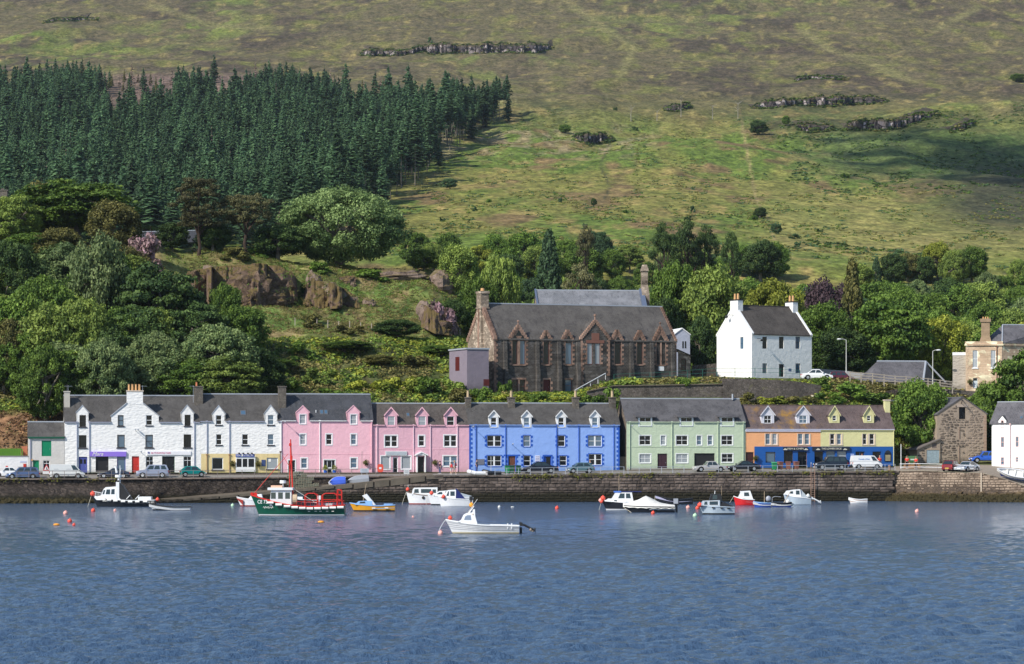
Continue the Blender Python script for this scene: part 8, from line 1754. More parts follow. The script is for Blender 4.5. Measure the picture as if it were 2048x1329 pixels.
def cabin(T,prof,w0,tp,z0,mat,wins=(),roofm=None,wm=None,name='cabin'):
    """prof: (x, z) outline; half width shrinks with height"""
    hw=lambda z: w0-tp*(z-z0);m=MB();A=[(x,hw(z),z) for x,z in prof];Bq=[(x,-hw(z),z) for x,z in prof];m.face(A);m.face(Bq[::-1]);n=len(prof)
    zt_=max(z for x,z in prof)
    for i in range(n): j=(i+1) % n;m.face([A[i],A[j],Bq[j],Bq[i]],1 if prof[i][1]>zt_-.12 and prof[j][1]>zt_-.12 else 0)
    c_=m.build(name,[mat,roofm or mat],T)
    for wq in wins:
        for sg in (1,-1): MB().face([(x,sg*(hw(z)+.012),z) for x,z in wq]).build('window',wm or CGL,T)
    return c_,hw
def fwin(T,x0,z0,x1,z1,hw,n=2,wm=None): # raked front panes
    dx,dz=x1-x0,z1-z0;nrm=Vector((dz,0,-dx)).normalized()*.015;nrm=nrm if nrm.x>0 else-nrm
    for k in range(n):
        a,b=-1+2*(k+.1)/n,-1+2*(k+.9)/n;p=lambda f,q: Vector((x0+dx*f,(hw(z0+dz*f)-.04)*q,z0+dz*f))+nrm;MB().face([p(.12,a),p(.12,b),p(.88,b),p(.88,a)]).build('window',wm or CGL,T)
def outboard(T,z,x=-.05,up=False,mat=None,y=0,s=1.0):
    m=MB();mt=mat or BLACK
    if not up: m.box(x-.42*s,x,y-.17*s,y+.17*s,z+.05,z+.55*s).box(x-.30*s,x-.10*s,y-.07,y+.07,-.45,z+.1).box(x-.48*s,x-.12*s,y-.10*s,y+.10*s,-.32,-.24)
    else:
        m.hexa([(x-.02,y-.14,z+.0),(x-.35,y-.14,z-.02),(x-.35,y+.14,z-.02),(x-.02,y+.14,z+.0)],[(x+.05,y-.14,z+.32),(x-.22,y-.14,z+.26),(x-.22,y+.14,z+.26),(x+.05,y+.14,z+.32)]);m.cyl((x-.3,y,z+.1),(x-1.15,y,z-.35),.10,.07,6);m.cyl((x-1.1,y,z-.35),(x-1.25,y,z-.15),.05,.05,6)
        m.cyl((x-.95,y,z-.28),(x-1.2,y,z-.42),.15,.08,8)
        for q in range(3): a=q*2.09;m.box(x-1.28,x-1.22,y+math.cos(a)*.13-.05,y+math.cos(a)*.13+.05,z-.40+math.sin(a)*.13-.05,z-.40+math.sin(a)*.13+.05)
    m.build('outboard_motor',mt,T)
def pole(T,a,b,r=.03,mat=None,name='mast'): return MB().cyl(a,b,r,r*.8,6).build(name,mat or WHITE,T)
BRED=paint('buoy_red',(.85,.10,.06),.5,.4,dirt=.1);BORG=paint('buoy_orange',(.85,.35,.03),.5,.4,dirt=.1);BPNK=paint('buoy_pink',(.85,.42,.36),.5,.3,dirt=.1);BWHT=paint('buoy_white',(.75,.75,.72),.5,.3,dirt=.2);BGRN=paint('buoy_pale_green',(.50,.72,.50),.5,.3)
def hangbuoy(T,x,y,z,r=.24,mat=None): MB().sph((x,y,z),r,12,8).cyl((x,y,z+r*.9),(x,y,z+r*1.25),r*.25,r*.2,6).build('buoy',mat or BRED,T)
def fenders(T,R_,us,mat=CREAMW,r=.11,l=.26,dz=-.16,horiz=True):
    for u in us:
        i=u*14;a=R_[int(i)];b=R_[min(14,int(i)+1)];f_=i-int(i);x,y,z=[a[5][k]+(b[5][k]-a[5][k])*f_ for k in range(3)]
        for sg in (1,-1): MB().cyl((x-l,sg*(y+r*.9),z+dz),(x+l,sg*(y+r*.9),z+dz),r,r,8).build('fender',mat,T)
def rail(T,R_,u0,u1,h,mat,n=5,name='guard_rail'):
    m=MB();P_=[]
    for k in range(n+1):
        i=(u0+(u1-u0)*k/n)*14;a=R_[int(i)];b=R_[min(14,int(i)+1)];f_=i-int(i);P_.append([a[5][q]+(b[5][q]-a[5][q])*f_ for q in range(3)])
    for sg in (1,-1):
        pts=[(p[0],sg*p[1]*.94,p[2]+h) for p in P_];m.tube(pts,.025,5)
        for p in P_: m.cyl((p[0],sg*p[1]*.94,p[2]),(p[0],sg*p[1]*.94,p[2]+h),.02,.02,4)
    m.build(name,mat,T)
def mooring(T,a,b,sag=.2,mat=None,r=.025):
    a=Vector(a);b=Vector(b);MB().tube([a.lerp(b,k/6)-Vector((0,0,sag*4*(k/6)*(1-k/6))) for k in range(7)],r,4).build('mooring_rope',mat or paint('pale_rope',(.62,.58,.48),.9),T)
HB=paint('hull_black',(.015,.018,.025),.4,.4);HG=paint('hull_green',(.0,.075,.045),.35,.5);HW=paint('hull_white',(.74,.75,.77),.4,.5);HGY=paint('hull_grey',(.42,.50,.58),.4,.5);ANTI=paint('antifoul_red',(.35,.05,.04),.7,.2);BTL=paint('boot_black',(.02,.02,.02),.6)
HY=paint('hull_orange_yellow',(.72,.33,.02),.4,.4);HR=paint('hull_red',(.62,.02,.025),.35,.5);HBL=paint('hull_blue',(.03,.08,.42),.4,.4);LB=paint('light_blue_cabin',(.25,.45,.78),.4,.4);NVY=paint('navy_canvas',(.02,.03,.13),.8,.1);TARP=paint('white_tarpaulin',(.72,.71,.68),.8,.1,dirt=.2)
RDP=paint('red_rigging',(.62,.03,.02),.5,.3)
# black-hulled workboat
T,L,R_,B=boat('fishing_boat','black-hulled white-cabined workboat with radar mast at the left',311,182,1013.5,HB,HB,fb=1.35,fm=.75,fs=.8,gun=WHITE,deck=WHITE)
cabin(T,[(L*.94,1.15),(L*.80,1.42),(L*.55,1.1),(L*.52,.8),(L*.9,.8)],B*.30,.1,.8,WHITE,name='foredeck')
c_,hw=cabin(T,[(L*.60,.8),(L*.86,.8),(L*.79,2.15),(L*.76,2.35),(L*.60,2.45),(L*.585,.8)][::-1],B*.34,.12,.8,WHITE,[[(L*.62,1.5),(L*.675,1.5),(L*.67,2.1),(L*.62,2.15)],[(L*.69,1.5),(L*.76,1.5),(L*.745,2.08),(L*.69,2.1)],[(L*.78,1.5),(L*.81,1.5),(L*.79,2.0),(L*.765,2.04)]]);fwin(T,L*.86,.8+.65,L*.80,2.1,hw,3)
MB().box(L*.55,L*.60,-B*.3,-B*.2,.8,3.2).box(L*.55,L*.60,B*.2,B*.3,.8,3.2).box(L*.55,L*.60,-B*.3,B*.3,3.0,3.2).build('mast_arch',WHITE,T);MB().cyl((L*.575,0,3.2),(L*.575,0,3.5),.1,.1).cyl((L*.575,0,3.55),(L*.575,0,3.85),.42,.40,14).build('radar',WHITE,T)
pole(T,(L*.55,0,3.2),(L*.55,0,5.0),.05);MB().cyl((L*.60,0,4.1),(L*.62,0,4.9),.14,.12,8).build('lantern',WHITE,T);pole(T,(L*.57,.3,3.2),(L*.53,.3,4.7),.03)
MB().hexa([(L*.56,-B*.26,.9),(L*.56,B*.26,.9),(L*.36,B*.26,.9),(L*.36,-B*.26,.9)],[(L*.56,-B*.26,2.9),(L*.56,B*.26,2.9),(L*.50,B*.26,2.6),(L*.50,-B*.26,2.6)]).build('canopy',BLACK,T);MB().box(L*.06,L*.26,-B*.3,B*.3,.75,1.2).build('fish_box',WHITE,T)
MB().tube([(L*.30,B*.3,.9),(L*.24,B*.3,1.4)],.05).tube([(L*.44,B*.3,.9),(L*.38,B*.3,1.4)],.05).build('strut',WHITE,T);rail(T,R_,.80,.97,.55,WHITE,4);fenders(T,R_,(.14,.26,.37,.48,.60,.70));hangbuoy(T,L*.97,.25,1.55,.30);hangbuoy(T,-.25,0,.85,.24)
text(T,'AA2 892',(L*.74,R_[10][4][1]+.10,.72),.34,CREAMW,width=1.0,rot=(math.pi/2,0,math.pi-.12));text(T,'AA2 892',(L*.06,R_[1][4][1]+.16,.52),.30,CREAMW,width=.95,rot=(math.pi/2,0,math.pi));mooring(T,(L,.05,1.2),(L+.4,.2,-.1),.0)
# low black and white punt
T,L,R_,B=boat('dinghy','low white and dark dinghy right behind the black workboat',381,298,1021,HW,HB,fb=.75,fm=.36,fs=.38,open_=True,gun=BTL,B=1.4,cat='boat')
# CE 73
T,L,R_,B=boat('fishing_boat','green fishing boat CE 73 with white wheelhouse and red mast',690,501,1031.5,HG,WHITE,fb=2.15,fm=.95,fs=1.1,gun=RDP,B=3.3,deck=paint('deck_red',(.35,.08,.06),.7),lower=ANTI)
c_,hw=cabin(T,[(L*.56,1.0),(L*.79,1.0),(L*.775,2.65),(L*.56,2.65)],1.05,.03,1.0,HW,[[(L*(.575+.075*k),1.75),(L*(.625+.075*k),1.75),(L*(.625+.075*k),2.4),(L*(.575+.075*k),2.4)] for k in range(3)],name='wheelhouse');fwin(T,L*.785,1.6,L*.777,2.55,hw,3)
MB().box(L*.545,L*.81,-1.2,1.2,2.65,2.9).build('wheelhouse_roof',WHITE,T);MB().cyl((L*.76,-.3,2.9),(L*.66,-.3,2.9),.05,.05).box(L*.66,L*.78,-.7,.5,2.9,3.12).build('liferaft',paint('salmon_box',(.75,.45,.32),.6),T);MB().cyl((L*.655,.2,2.9),(L*.655,.2,3.35),.05,.05).cyl((L*.655,.2,3.35),(L*.655,.2,3.65),.34,.32,14).build('radar',WHITE,T)
pole(T,(L*.545,.15,1.0),(L*.575,.15,7.9),.085,RDP);pole(T,(L*.59,-.25,2.7),(L*.58,0,5.6),.07,RDP);MB().tube([(L*.575,.15,5.4),(L*.575,.15,7.4)],.06).box(L*.565,L*.59,.0,.3,7.2,7.5).box(L*.555,L*.575,.0,.3,5.6,6.2).build('mast_fittings',RDP,T);pole(T,(L*.97,0,2.2),(L*.60,.1,6.4),.035,RDP,'stay');pole(T,(L*.58,.1,5.0),(L*.66,.1,6.2),.03,RDP,'stay');pole(T,(L*.55,.1,2.8),(L*.30,.5,1.3),.02,CREAMW,'stay')
MB().cyl((L*.545,1.0,1.7),(L*.50,1.0,1.7),.5,.5,14).build('tyre_fender',paint('tan_rope',(.55,.42,.28),.9),T)
for a,b,z in ((.29,.42,2.3),(.08,.24,2.3)):
    m=MB()
    for y in (-.9,.9): m.tube([(L*a,y,1.0),(L*a,y,z-.2),(L*a+.3,y,z),(L*b-.3,y,z),(L*b,y,z-.2),(L*b,y,1.0)],.045,5);m.tube([(L*a,y,1.65),(L*b,y,1.65)],.03,4)
    m.tube([(L*a+.3,-.9,z),(L*a+.3,.9,z)],.04,5).tube([(L*b-.3,-.9,z),(L*b-.3,.9,z)],.04,5);m.build('deck_frame',RDP,T)
m=MB()
for y in (-.5,.5): m.tube([(.3,y,1.1),(.35,y,2.6),(.75,y,2.7),(.8,y,1.1)],.06,5)
m.box(.3,.8,-.5,.5,2.1,2.2).box(.3,.8,-.5,.5,1.6,1.7);m.build('stern_gantry',RDP,T);rail(T,R_,.02,.5,.45,RDP,10);MB().box(L*.13,L*.2,-.8,.8,.9,1.25).build('fish_box',paint('grey_box',(.5,.5,.52),.7),T)
fenders(T,R_,(.04,.12,.20,.28,.36,.44,.52,.60,.69,.78),r=.13,l=.33,dz=-.20);MB().cyl((L*.985,-.15,2.25),(L*.985,.15,2.25),.16,.16,8).box(L*.93,L*.985,-.1,.1,2.0,2.35).build('stem_roller',RDP,T)
text(T,'CE 73',(L*.865,R_[12][4][1]+.30,1.42),.52,WHITE,width=1.1,rot=(math.pi/2,0,math.pi-.36));m=MB();m.tube([(L*.86-.09*k,R_[12][4][1]*.86+.16+.045*k,.86+.12*math.sin(k*2.4)) for k in range(13)],.022,4);m.build('name_script',CREAMW,T)
for q in (.12,.18,.25,.30,.37): MB().box(L*q-.12,L*q+.12,R_[4][4][1]*.985,R_[4][4][1]*.985+.03,.44,.50).build('scupper',CREAMW,T)
hangbuoy(T,-.1,.4,.15,.13,BWHT)
# boats behind it
T,L,R_,B=boat('cabin_boat','white cabin boat with red bow hidden behind the green fishing boat',560,473,1013,HW,ANTI,fb=1.15,fm=.7,fs=.7);cabin(T,[(L*.38,.7),(L*.74,.8),(L*.64,1.45),(L*.42,1.5)],B*.3,.1,.7,WHITE,[[(L*.5,1.0),(L*.62,1.0),(L*.58,1.3),(L*.5,1.3)]]);MB().hexa([(L*.99,0,.9),(L*.84,-B*.22,.1),(L*.84,B*.22,.1),(L*.99,.02,.9)],[(L*1.0,0,1.0),(L*.84,-B*.36,.75),(L*.84,B*.36,.75),(L*1.0,.02,1.0)]).build('bow_paint',ANTI,T);hangbuoy(T,L+.45,.3,.1,.22,BGRN)
T,L,R_,B=boat('speedboat','low white speedboat with windscreen seen over the green boat deck',634,577,1010,HB,BTL,fb=.95,fm=.65,fs=.6,gun=WHITE,deck=WHITE);cabin(T,[(L*.5,.65),(L*.94,.85),(L*.80,1.05),(L*.5,1.0)],B*.36,.1,.65,WHITE,name='foredeck');cabin(T,[(L*.45,1.0),(L*.78,1.0),(L*.66,1.5),(L*.52,1.5)],B*.28,.15,1.0,CGL,name='windscreen');outboard(T,.6,mat=WHITE)
# yellow boat
T,L,R_,B=boat('cabin_boat','orange-yellow clinker boat with light blue cuddy and tilted white hatch',790,699,1023,HY,BTL,fb=.95,fm=.62,fs=.72,gun=LB,deck=LB);cabin(T,[(L*.50,.6),(L*.88,.75),(L*.80,1.12),(L*.58,1.2),(L*.50,1.15)],B*.34,.15,.6,LB,[[(L*.64,.9),(L*.78,.88),(L*.76,1.06),(L*.66,1.1)]]);MB().hexa([(L*.50,-.5,.7),(L*.42,-.5,.7),(L*.42,.5,.7),(L*.50,.5,.7)],[(L*.72,-.5,1.75),(L*.62,-.5,1.95),(L*.62,.5,1.95),(L*.72,.5,1.75)]).build('tilted_hatch',WHITE,T)
MB().box(L*.05,L*.24,-.6,.6,.6,.85).build('engine_box',LB,T);pole(T,(L*.70,.1,1.1),(L*.63,.1,3.1),.035,paint('brown_pole',(.4,.3,.2),.8));fenders(T,R_,(.18,.46),BWHT,.08,.2,-.3)
# cabin cruiser against the wall
T,L,R_,B=boat('cabin_cruiser','grey-white cruiser with long window cabin moored close to the wall',882,812,1009,HW,ANTI,fb=1.6,fm=1.15,fs=1.1,gun=paint('rub_brown',(.2,.14,.1),.6));c_,hw=cabin(T,[(L*.10,1.1),(L*.84,1.25),(L*.80,1.95),(L*.76,2.1),(L*.10,2.15)],B*.36,.06,1.1,WHITE,[[(L*.63,1.45),(L*.77,1.45),(L*.75,1.92),(L*.64,1.95)],[(L*.28,1.45),(L*.57,1.45),(L*.57,1.95),(L*.28,1.95)],[(L*.14,1.45),(L*.24,1.45),(L*.24,1.9),(L*.14,1.9)]]);fwin(T,L*.84,1.4,L*.80,2.0,hw);hangbuoy(T,L*.95,.2,1.9,.24);pole(T,(L*.94,0,1.5),(L*.94,0,2.5),.03);mooring(T,(L,.1,1.5),(L+.5,.3,0),0);MB().cyl((L*.5,R_[7][4][1]+.02,.85),(L*.5,R_[7][4][1]+.08,.85),.2,.2,10).build('porthole',BTL,T)
T,L,R_,B=boat('cabin_cruiser','white cruiser squeezed between the long-windowed one and the blue-canopied one',946,854,1010.5,HW,HB,fb=1.4,fm=.95,fs=.9);c_,hw=cabin(T,[(L*.45,.9),(L*.86,1.2),(L*.74,1.75),(L*.45,1.85)],B*.33,.1,.9,WHITE,[[(L*.66,1.35),(L*.79,1.35),(L*.73,1.62),(L*.67,1.65)],[(L*.5,1.3),(L*.6,1.3),(L*.6,1.7),(L*.5,1.7)]]);hangbuoy(T,L*.90,.3,1.5,.25);mooring(T,(L,.05,1.3),(L+.1,.2,0),0);MB().hexa([(0,-B*.4,.85),(L*.5,-B*.4,.95),(L*.5,B*.4,.95),(0,B*.4,.85)],[(.2,-B*.1,1.15),(L*.5,-B*.2,1.9),(L*.5,B*.2,1.9),(.2,B*.1,1.15)]).build('canopy',paint('grey_canvas',(.35,.40,.44),.8),T)
T,L,R_,B=boat('cabin_cruiser','white cruiser with a navy blue canvas canopy, lowest of the moored trio',938,876,1013.5,HW,HW,fb=1.25,fm=.95,fs=.85);c_,hw=cabin(T,[(L*.42,.9),(L*.92,1.15),(L*.80,1.5),(L*.68,2.0),(L*.42,2.05)],B*.35,.1,.9,WHITE,[[(L*.46,1.3),(L*.60,1.3),(L*.60,1.85),(L*.46,1.85)],[(L*.65,1.3),(L*.73,1.3),(L*.67,1.85),(L*.645,1.85)]]);MB().hexa([(L*.10,-B*.36,.85),(L*.42,-B*.36,.9),(L*.42,B*.36,.9),(L*.10,B*.36,.85)],[(L*.40,-B*.2,2.2),(L*.44,-B*.24,2.2),(L*.44,B*.24,2.2),(L*.40,B*.2,2.2)]).build('canopy',NVY,T);outboard(T,.7);hangbuoy(T,L*.82,.55,1.2,.24)
# the near white boat
T,L,R_,B=boat('motorboat','near white clinker motorboat with small wheelhouse and raised outboard',1038,891,1067.5,HW,paint('stained_waterline',(.50,.44,.30),.7),fb=1.12,fm=.68,fs=.62,clinker=True,deck=WHITE,B=2.1)
c_,hw=cabin(T,[(L*.56,.62),(L*.83,.95),(L*.79,1.08),(L*.755,1.5),(L*.72,1.62),(L*.635,1.68),(L*.625,1.92),(L*.60,1.95),(L*.595,1.4)],.78,.16,.62,WHITE,[[(L*.645,1.08),(L*.745,1.10),(L*.73,1.38),(L*.70,1.48),(L*.655,1.48)]],wm=paint('hazy_window',(.22,.27,.36),.2,.6),name='wheelhouse');fwin(T,L*.79,1.08,L*.755,1.5,hw,2)
pole(T,(L*.70,.2,1.6),(L*.565,.2,2.75),.028,paint('grey_aerial',(.6,.58,.55),.5));pole(T,(L*.68,-.1,1.65),(L*.61,-.1,2.2),.04);hangbuoy(T,L*.648,-.2,2.28,.19,BORG);hangbuoy(T,L*.935,.15,1.24,.17);outboard(T,.62,up=True,mat=BLACK);MB().cyl((-.85,.0,.35),(-1.15,.0,.2),.12,.1,8).build('gearcase',paint('rusty_casing',(.45,.36,.28),.7),T);MB().box(-.25,-.05,-.06,.06,-.3,.5).build('rudder',BTL,T)
for q in (.10,.155): MB().box(L*q-.04,L*q+.04,R_[1][5][1]-.02,R_[1][5][1]+.04,.4,.84).build('rowlock',WHITE,T)
MB().sph((L*.625,hw(1.5)+.02,1.55),.05,6,5).build('cabin_lamp',POT,T);mooring(T,(L*.99,.02,1.14),(L+.55,.25,.15),-.12,paint('grey_rope',(.6,.6,.62),.8),.03)
# right group
T,L,R_,B=boat('cabin_boat','dark-hulled boat with white cabin and bright blue roof',1300,1203,1020.5,HB,HW,fb=1.15,fm=.85,fs=.8,B=2.4);cabin(T,[(L*.5,.8),(L*.94,1.0),(L*.86,1.3),(L*.5,1.3)],B*.34,.1,.8,WHITE,[[(L*.68,.98),(L*.76,.98),(L*.74,1.14),(L*.69,1.14)]],name='foredeck');c_,hw=cabin(T,[(L*.34,.8),(L*.80,1.25),(L*.72,2.0),(L*.38,2.05)],B*.34,.08,.8,WHITE,[[(L*.40,1.35),(L*.50,1.35),(L*.50,1.9),(L*.42,1.9)],[(L*.53,1.35),(L*.66,1.35),(L*.62,1.9),(L*.53,1.9)]]);fwin(T,L*.80,1.25,L*.72,2.0,hw,3)
MB().box(L*.60,L*.745,-B*.32,B*.32,2.0,2.17).build('roof_pad',paint('bright_blue_roof',(.08,.2,.62),.6),T);MB().box(L*.18,L*.60,-B*.32,B*.32,2.06,2.14).build('awning',NVY,T);pole(T,(L*.64,0,2.1),(L*.64,0,4.0),.03,paint('brown_pole',(.4,.3,.2),.8));hangbuoy(T,L*.97,.2,1.35,.28);hangbuoy(T,L*1.0,.3,.95,.2);hangbuoy(T,L*1.02,-.2,1.1,.22,BPNK);mooring(T,(L,.1,1.0),(L+.3,.3,0),0)
T,L,R_,B=boat('covered_boat','dark boat under a peaked white tarpaulin with an outboard on its stern',1349,1246,1025,HB,HB,fb=.75,fm=.62,fs=.6,B=2.2,gun=HB)
n=18;V=[];
for i in range(n+1):
    u=i/n;j=min(13,int(u*14));a=R_[j];b=R_[j+1];f_=u*14-j;ex,ey,ez=[a[5][k]+(b[5][k]-a[5][k])*f_ for k in range(3)];zc=ez+.18+1.15*max(0,1-abs(u-.54)/.34)**1.15+.12*math.sin(u*9);
    if u>.9: zc=ez+.25
    for q in range(9): s_=-1+q/4;V.append((ex,s_*(ey+.07),(ez-.17+.04*math.sin(i*2.3)) if abs(s_)==1 else ez+.02+(zc-ez)*(1-abs(s_)**1.3)+.03*math.sin(i*1.7+q*2)))
link('tarpaulin',np_mesh('tarpaulin',V,[(i*9+j,(i+1)*9+j,(i+1)*9+j+1,i*9+j+1) for i in range(n) for j in range(8)],TARP),T);outboard(T,.72,x=.0,mat=HB,s=1.1);MB().box(-.38,.1,-.2,.2,.95,1.5).build('cowling',paint('grey_cowl',(.35,.37,.42),.4),T);mooring(T,(L*.98,.1,.5),(L*.82,.9,-.1),.0)
T,L,R_,B=boat('rowing_boat','empty black rowing boat close under the wall behind the tarpaulin',1385,1310,1009,HB,HB,fb=1.15,fm=.62,fs=.78,open_=True,gun=HB,B=1.8,deck=paint('deck_lilac',(.35,.35,.5),.8));mooring(T,(L,.05,1.1),(L+.05,.2,0),0)
T,L,R_,B=boat('cabin_cruiser','pale grey cruiser with dark covered cockpit and two white window frames',1468,1399,1029,HGY,BTL,fb=.9,fm=.82,fs=.75,B=2.3,gun=HGY);cabin(T,[(L*.42,.75),(L*.97,.95),(L*.90,1.42),(L*.42,1.5)],B*.36,.1,.75,HGY,[[(L*.48,1.0),(L*.72,1.0),(L*.72,1.36),(L*.48,1.38)],[(L*.78,1.02),(L*.88,1.02),(L*.86,1.32),(L*.79,1.34)]])
for a,b in ((.46,.74),(.765,.90)):
    for sg in (1,-1): y=sg*(B*.36-.10*.45+.02);MB().tube([(L*a,y,.97),(L*b,y,.97),(L*b-.03,y-sg*.03,1.40),(L*a,y-sg*.03,1.42),(L*a,y,.97)],.03,4).build('window_frame',WHITE,T)
cabin(T,[(L*.36,1.5),(L*.72,1.5),(L*.66,2.15),(L*.40,2.15)],B*.28,.05,1.5,BLACK,[[(L*.50,1.6),(L*.64,1.6),(L*.62,2.05),(L*.5,2.05)]],wm=CGL,name='windscreen');MB().hexa([(.1,-B*.38,.7),(L*.5,-B*.38,.75),(L*.5,B*.38,.75),(.1,B*.38,.7)],[(.2,-B*.25,.9),(L*.42,-B*.2,1.6),(L*.48,B*.2,1.5),(.2,B*.25,.9)]).build('cockpit_cover',BLACK,T);pole(T,(L*.36,0,1.4),(L*.36,0,3.0),.025,paint('brown_pole',(.4,.3,.2),.8));pole(T,(L*.56,0,2.1),(L*.55,0,2.5),.04);hangbuoy(T,L*1.0,.5,1.0,.25);fenders(T,R_,(.18,.38,.62),BLACK,.07,.14,-.12)
T,L,R_,B=boat('cabin_boat','small bright red boat with a white cabin',1508,1467,1011,HR,HR,fb=1.15,fm=.75,fs=.7,B=1.7);c_,hw=cabin(T,[(L*.05,.7),(L*.80,.95),(L*.66,1.75),(L*.20,1.82)],B*.36,.06,.7,WHITE,[[(L*.24,1.15),(L*.50,1.15),(L*.50,1.6),(L*.28,1.62)]]);fwin(T,L*.80,.95,L*.66,1.75,hw);mooring(T,(L,.05,1.1),(L+.5,.2,.3),0)
T,L,R_,B=boat('dinghy','small royal blue open boat between the red boat and the navy one',1541,1506,1014.5,HBL,HBL,fb=.68,fm=.5,fs=.5,open_=True,B=1.5,gun=LB);pole(T,(L*.35,0,.4),(L*.35,0,1.9),.05,paint('brown_pole',(.4,.3,.2),.8));MB().sph((L*.12,0,1.0),.32,10,7,sc=(1,.8,1.1)).build('motor_cowl',paint('grey_cowl',(.35,.37,.42),.4),T);MB().box(L*.0,L*.2,-.3,.3,.45,.7).build('engine_box',BLACK,T)
T,L,R_,B=boat('workboat','long low navy open boat with a bent rail hoop',1582,1541,1014,HB,HBL,fb=.55,fm=.45,fs=.55,open_=True,B=1.6,gun=HB);MB().tube([(L*.93,.1,.4),(L*.92,.1,1.1),(L*.8,.1,1.25),(L*.5,.1,1.2)],.03,5).build('rail_hoop',IRON,T);pole(T,(L*.35,.1,.5),(L*.02,.1,1.9),.05,paint('tan_pole',(.55,.45,.35),.8));MB().sph((L*.15,0,.62),.28,8,6).sph((-.1,.2,.35),.22,8,6).build('fenders_heap',BWHT,T)
T,L,R_,B=boat('cabin_cruiser','pale grey-blue cruiser with white cabin nearest the ladder',1621,1567,1010,HGY,HGY,fb=1.35,fm=.95,fs=.75,B=2.1);c_,hw=cabin(T,[(L*.35,.85),(L*.97,1.3),(L*.88,1.75),(L*.62,1.9),(L*.40,1.95)],B*.36,.08,.85,WHITE,[[(L*.66,1.4),(L*.78,1.42),(L*.78,1.68),(L*.67,1.72)],[(L*.42,1.3),(L*.56,1.3),(L*.56,1.8),(L*.43,1.8)]],roofm=WHITE);MB().hexa([(L*.08,-B*.36,.8),(L*.4,-B*.36,.9),(L*.4,B*.36,.9),(L*.08,B*.36,.8)],[(L*.36,-B*.2,1.9),(L*.42,-B*.24,1.9),(L*.42,B*.24,1.9),(L*.36,B*.2,1.9)]).build('canopy',paint('grey_canvas',(.35,.40,.44),.8),T);outboard(T,.7,up=True,mat=WHITE);hangbuoy(T,L*.10,.3,1.1,.26,BWHT)
T,L,R_,B=boat('dinghy','small pinkish-white rowing dinghy alone by the foot of the wall',1734,1697,1007,paint('pinkish_hull',(.72,.58,.52),.6),HW,fb=.75,fm=.5,fs=.55,open_=True,B=1.3,gun=HW,deck=WHITE)
# boats ashore
T,L,R_,B=boat('rowing_boat','white rowing boat with blue keel lying tilted on the slip at the right edge',2066,1996,1000,HW,HBL,fb=.85,fm=.55,fs=.6,open_=True,B=1.7,gun=paint('gun_white',(.8,.8,.83),.5),deck=paint('inside_white',(.78,.76,.72),.6),d=406);dd=qd(2022)+yv(2022,966);T.location=((2064-CX)*dd/F,dd,ZP(966,dd)+.55);T.rotation_euler=(math.radians(-36),math.radians(-8),math.pi-math.radians(12))
T,L,R_,B=boat('upturned_dinghy','blue-bottomed dinghy leaning upturned on the slipway',691,656,1000,WHITE,paint('bottom_blue',(.05,.12,.62),.5),fb=.6,fm=.5,fs=.5,open_=True,B=1.55,d=397.4);T.location.z=ZP(961.5,397.4);T.rotation_euler=(math.radians(112),math.radians(4),math.pi)
for o in T.children:
    if o.name.startswith('hull'): o.data.materials[0]=o.data.materials[1]=paint('bottom_blue',(.05,.12,.62),.5)
T,L,R_,B=boat('upturned_dinghy','grey-bottomed dinghy leaning upturned on the slipway right of the blue one',738,690,1000,paint('bottom_grey',(.26,.28,.32),.6),paint('bottom_grey',(.26,.28,.32),.6),fb=.65,fm=.5,fs=.5,open_=True,B=1.6,gun=paint('bottom_dark_grey',(.12,.13,.15),.6),d=397.9);T.location.z=ZP(958.5,397.9);T.rotation_euler=(math.radians(112),math.radians(6),math.pi)
for px0,px1,py,mt,lab,v in ((970,937,951,HW,'grey-white inflatable dinghy on the quay edge before the blue house',1.4),(1001,967,950.5,HB,'black inflatable dinghy on the quay edge beside the grey one',1.7)):
    d=qd(px0)+v;x0=(px0-CX)*d/F;Lx=(px0-px1)*d/F;T=thing('inflatable_dinghy',lab,'dinghy',(x0,d,ZP(py,d)),math.pi+TH);m=MB();r=.27
    pl=[(0,.55),(Lx*.6,.55),(Lx*.85,.4),(Lx,.08),(Lx,-.08),(Lx*.85,-.4),(Lx*.6,-.55),(0,-.55)];m.tube([(x,y,r+.25*max(0,(x-Lx*.6)/(Lx*.4))) for x,y in pl],r,10);m.build('tube',mt,T);MB().box(.1,.2,-.4,.4,.1,.55).box(0,Lx*.8,-.4,.4,.08,.14).build('floor',paint('deck_grey',(.45,.47,.5),.7),T)
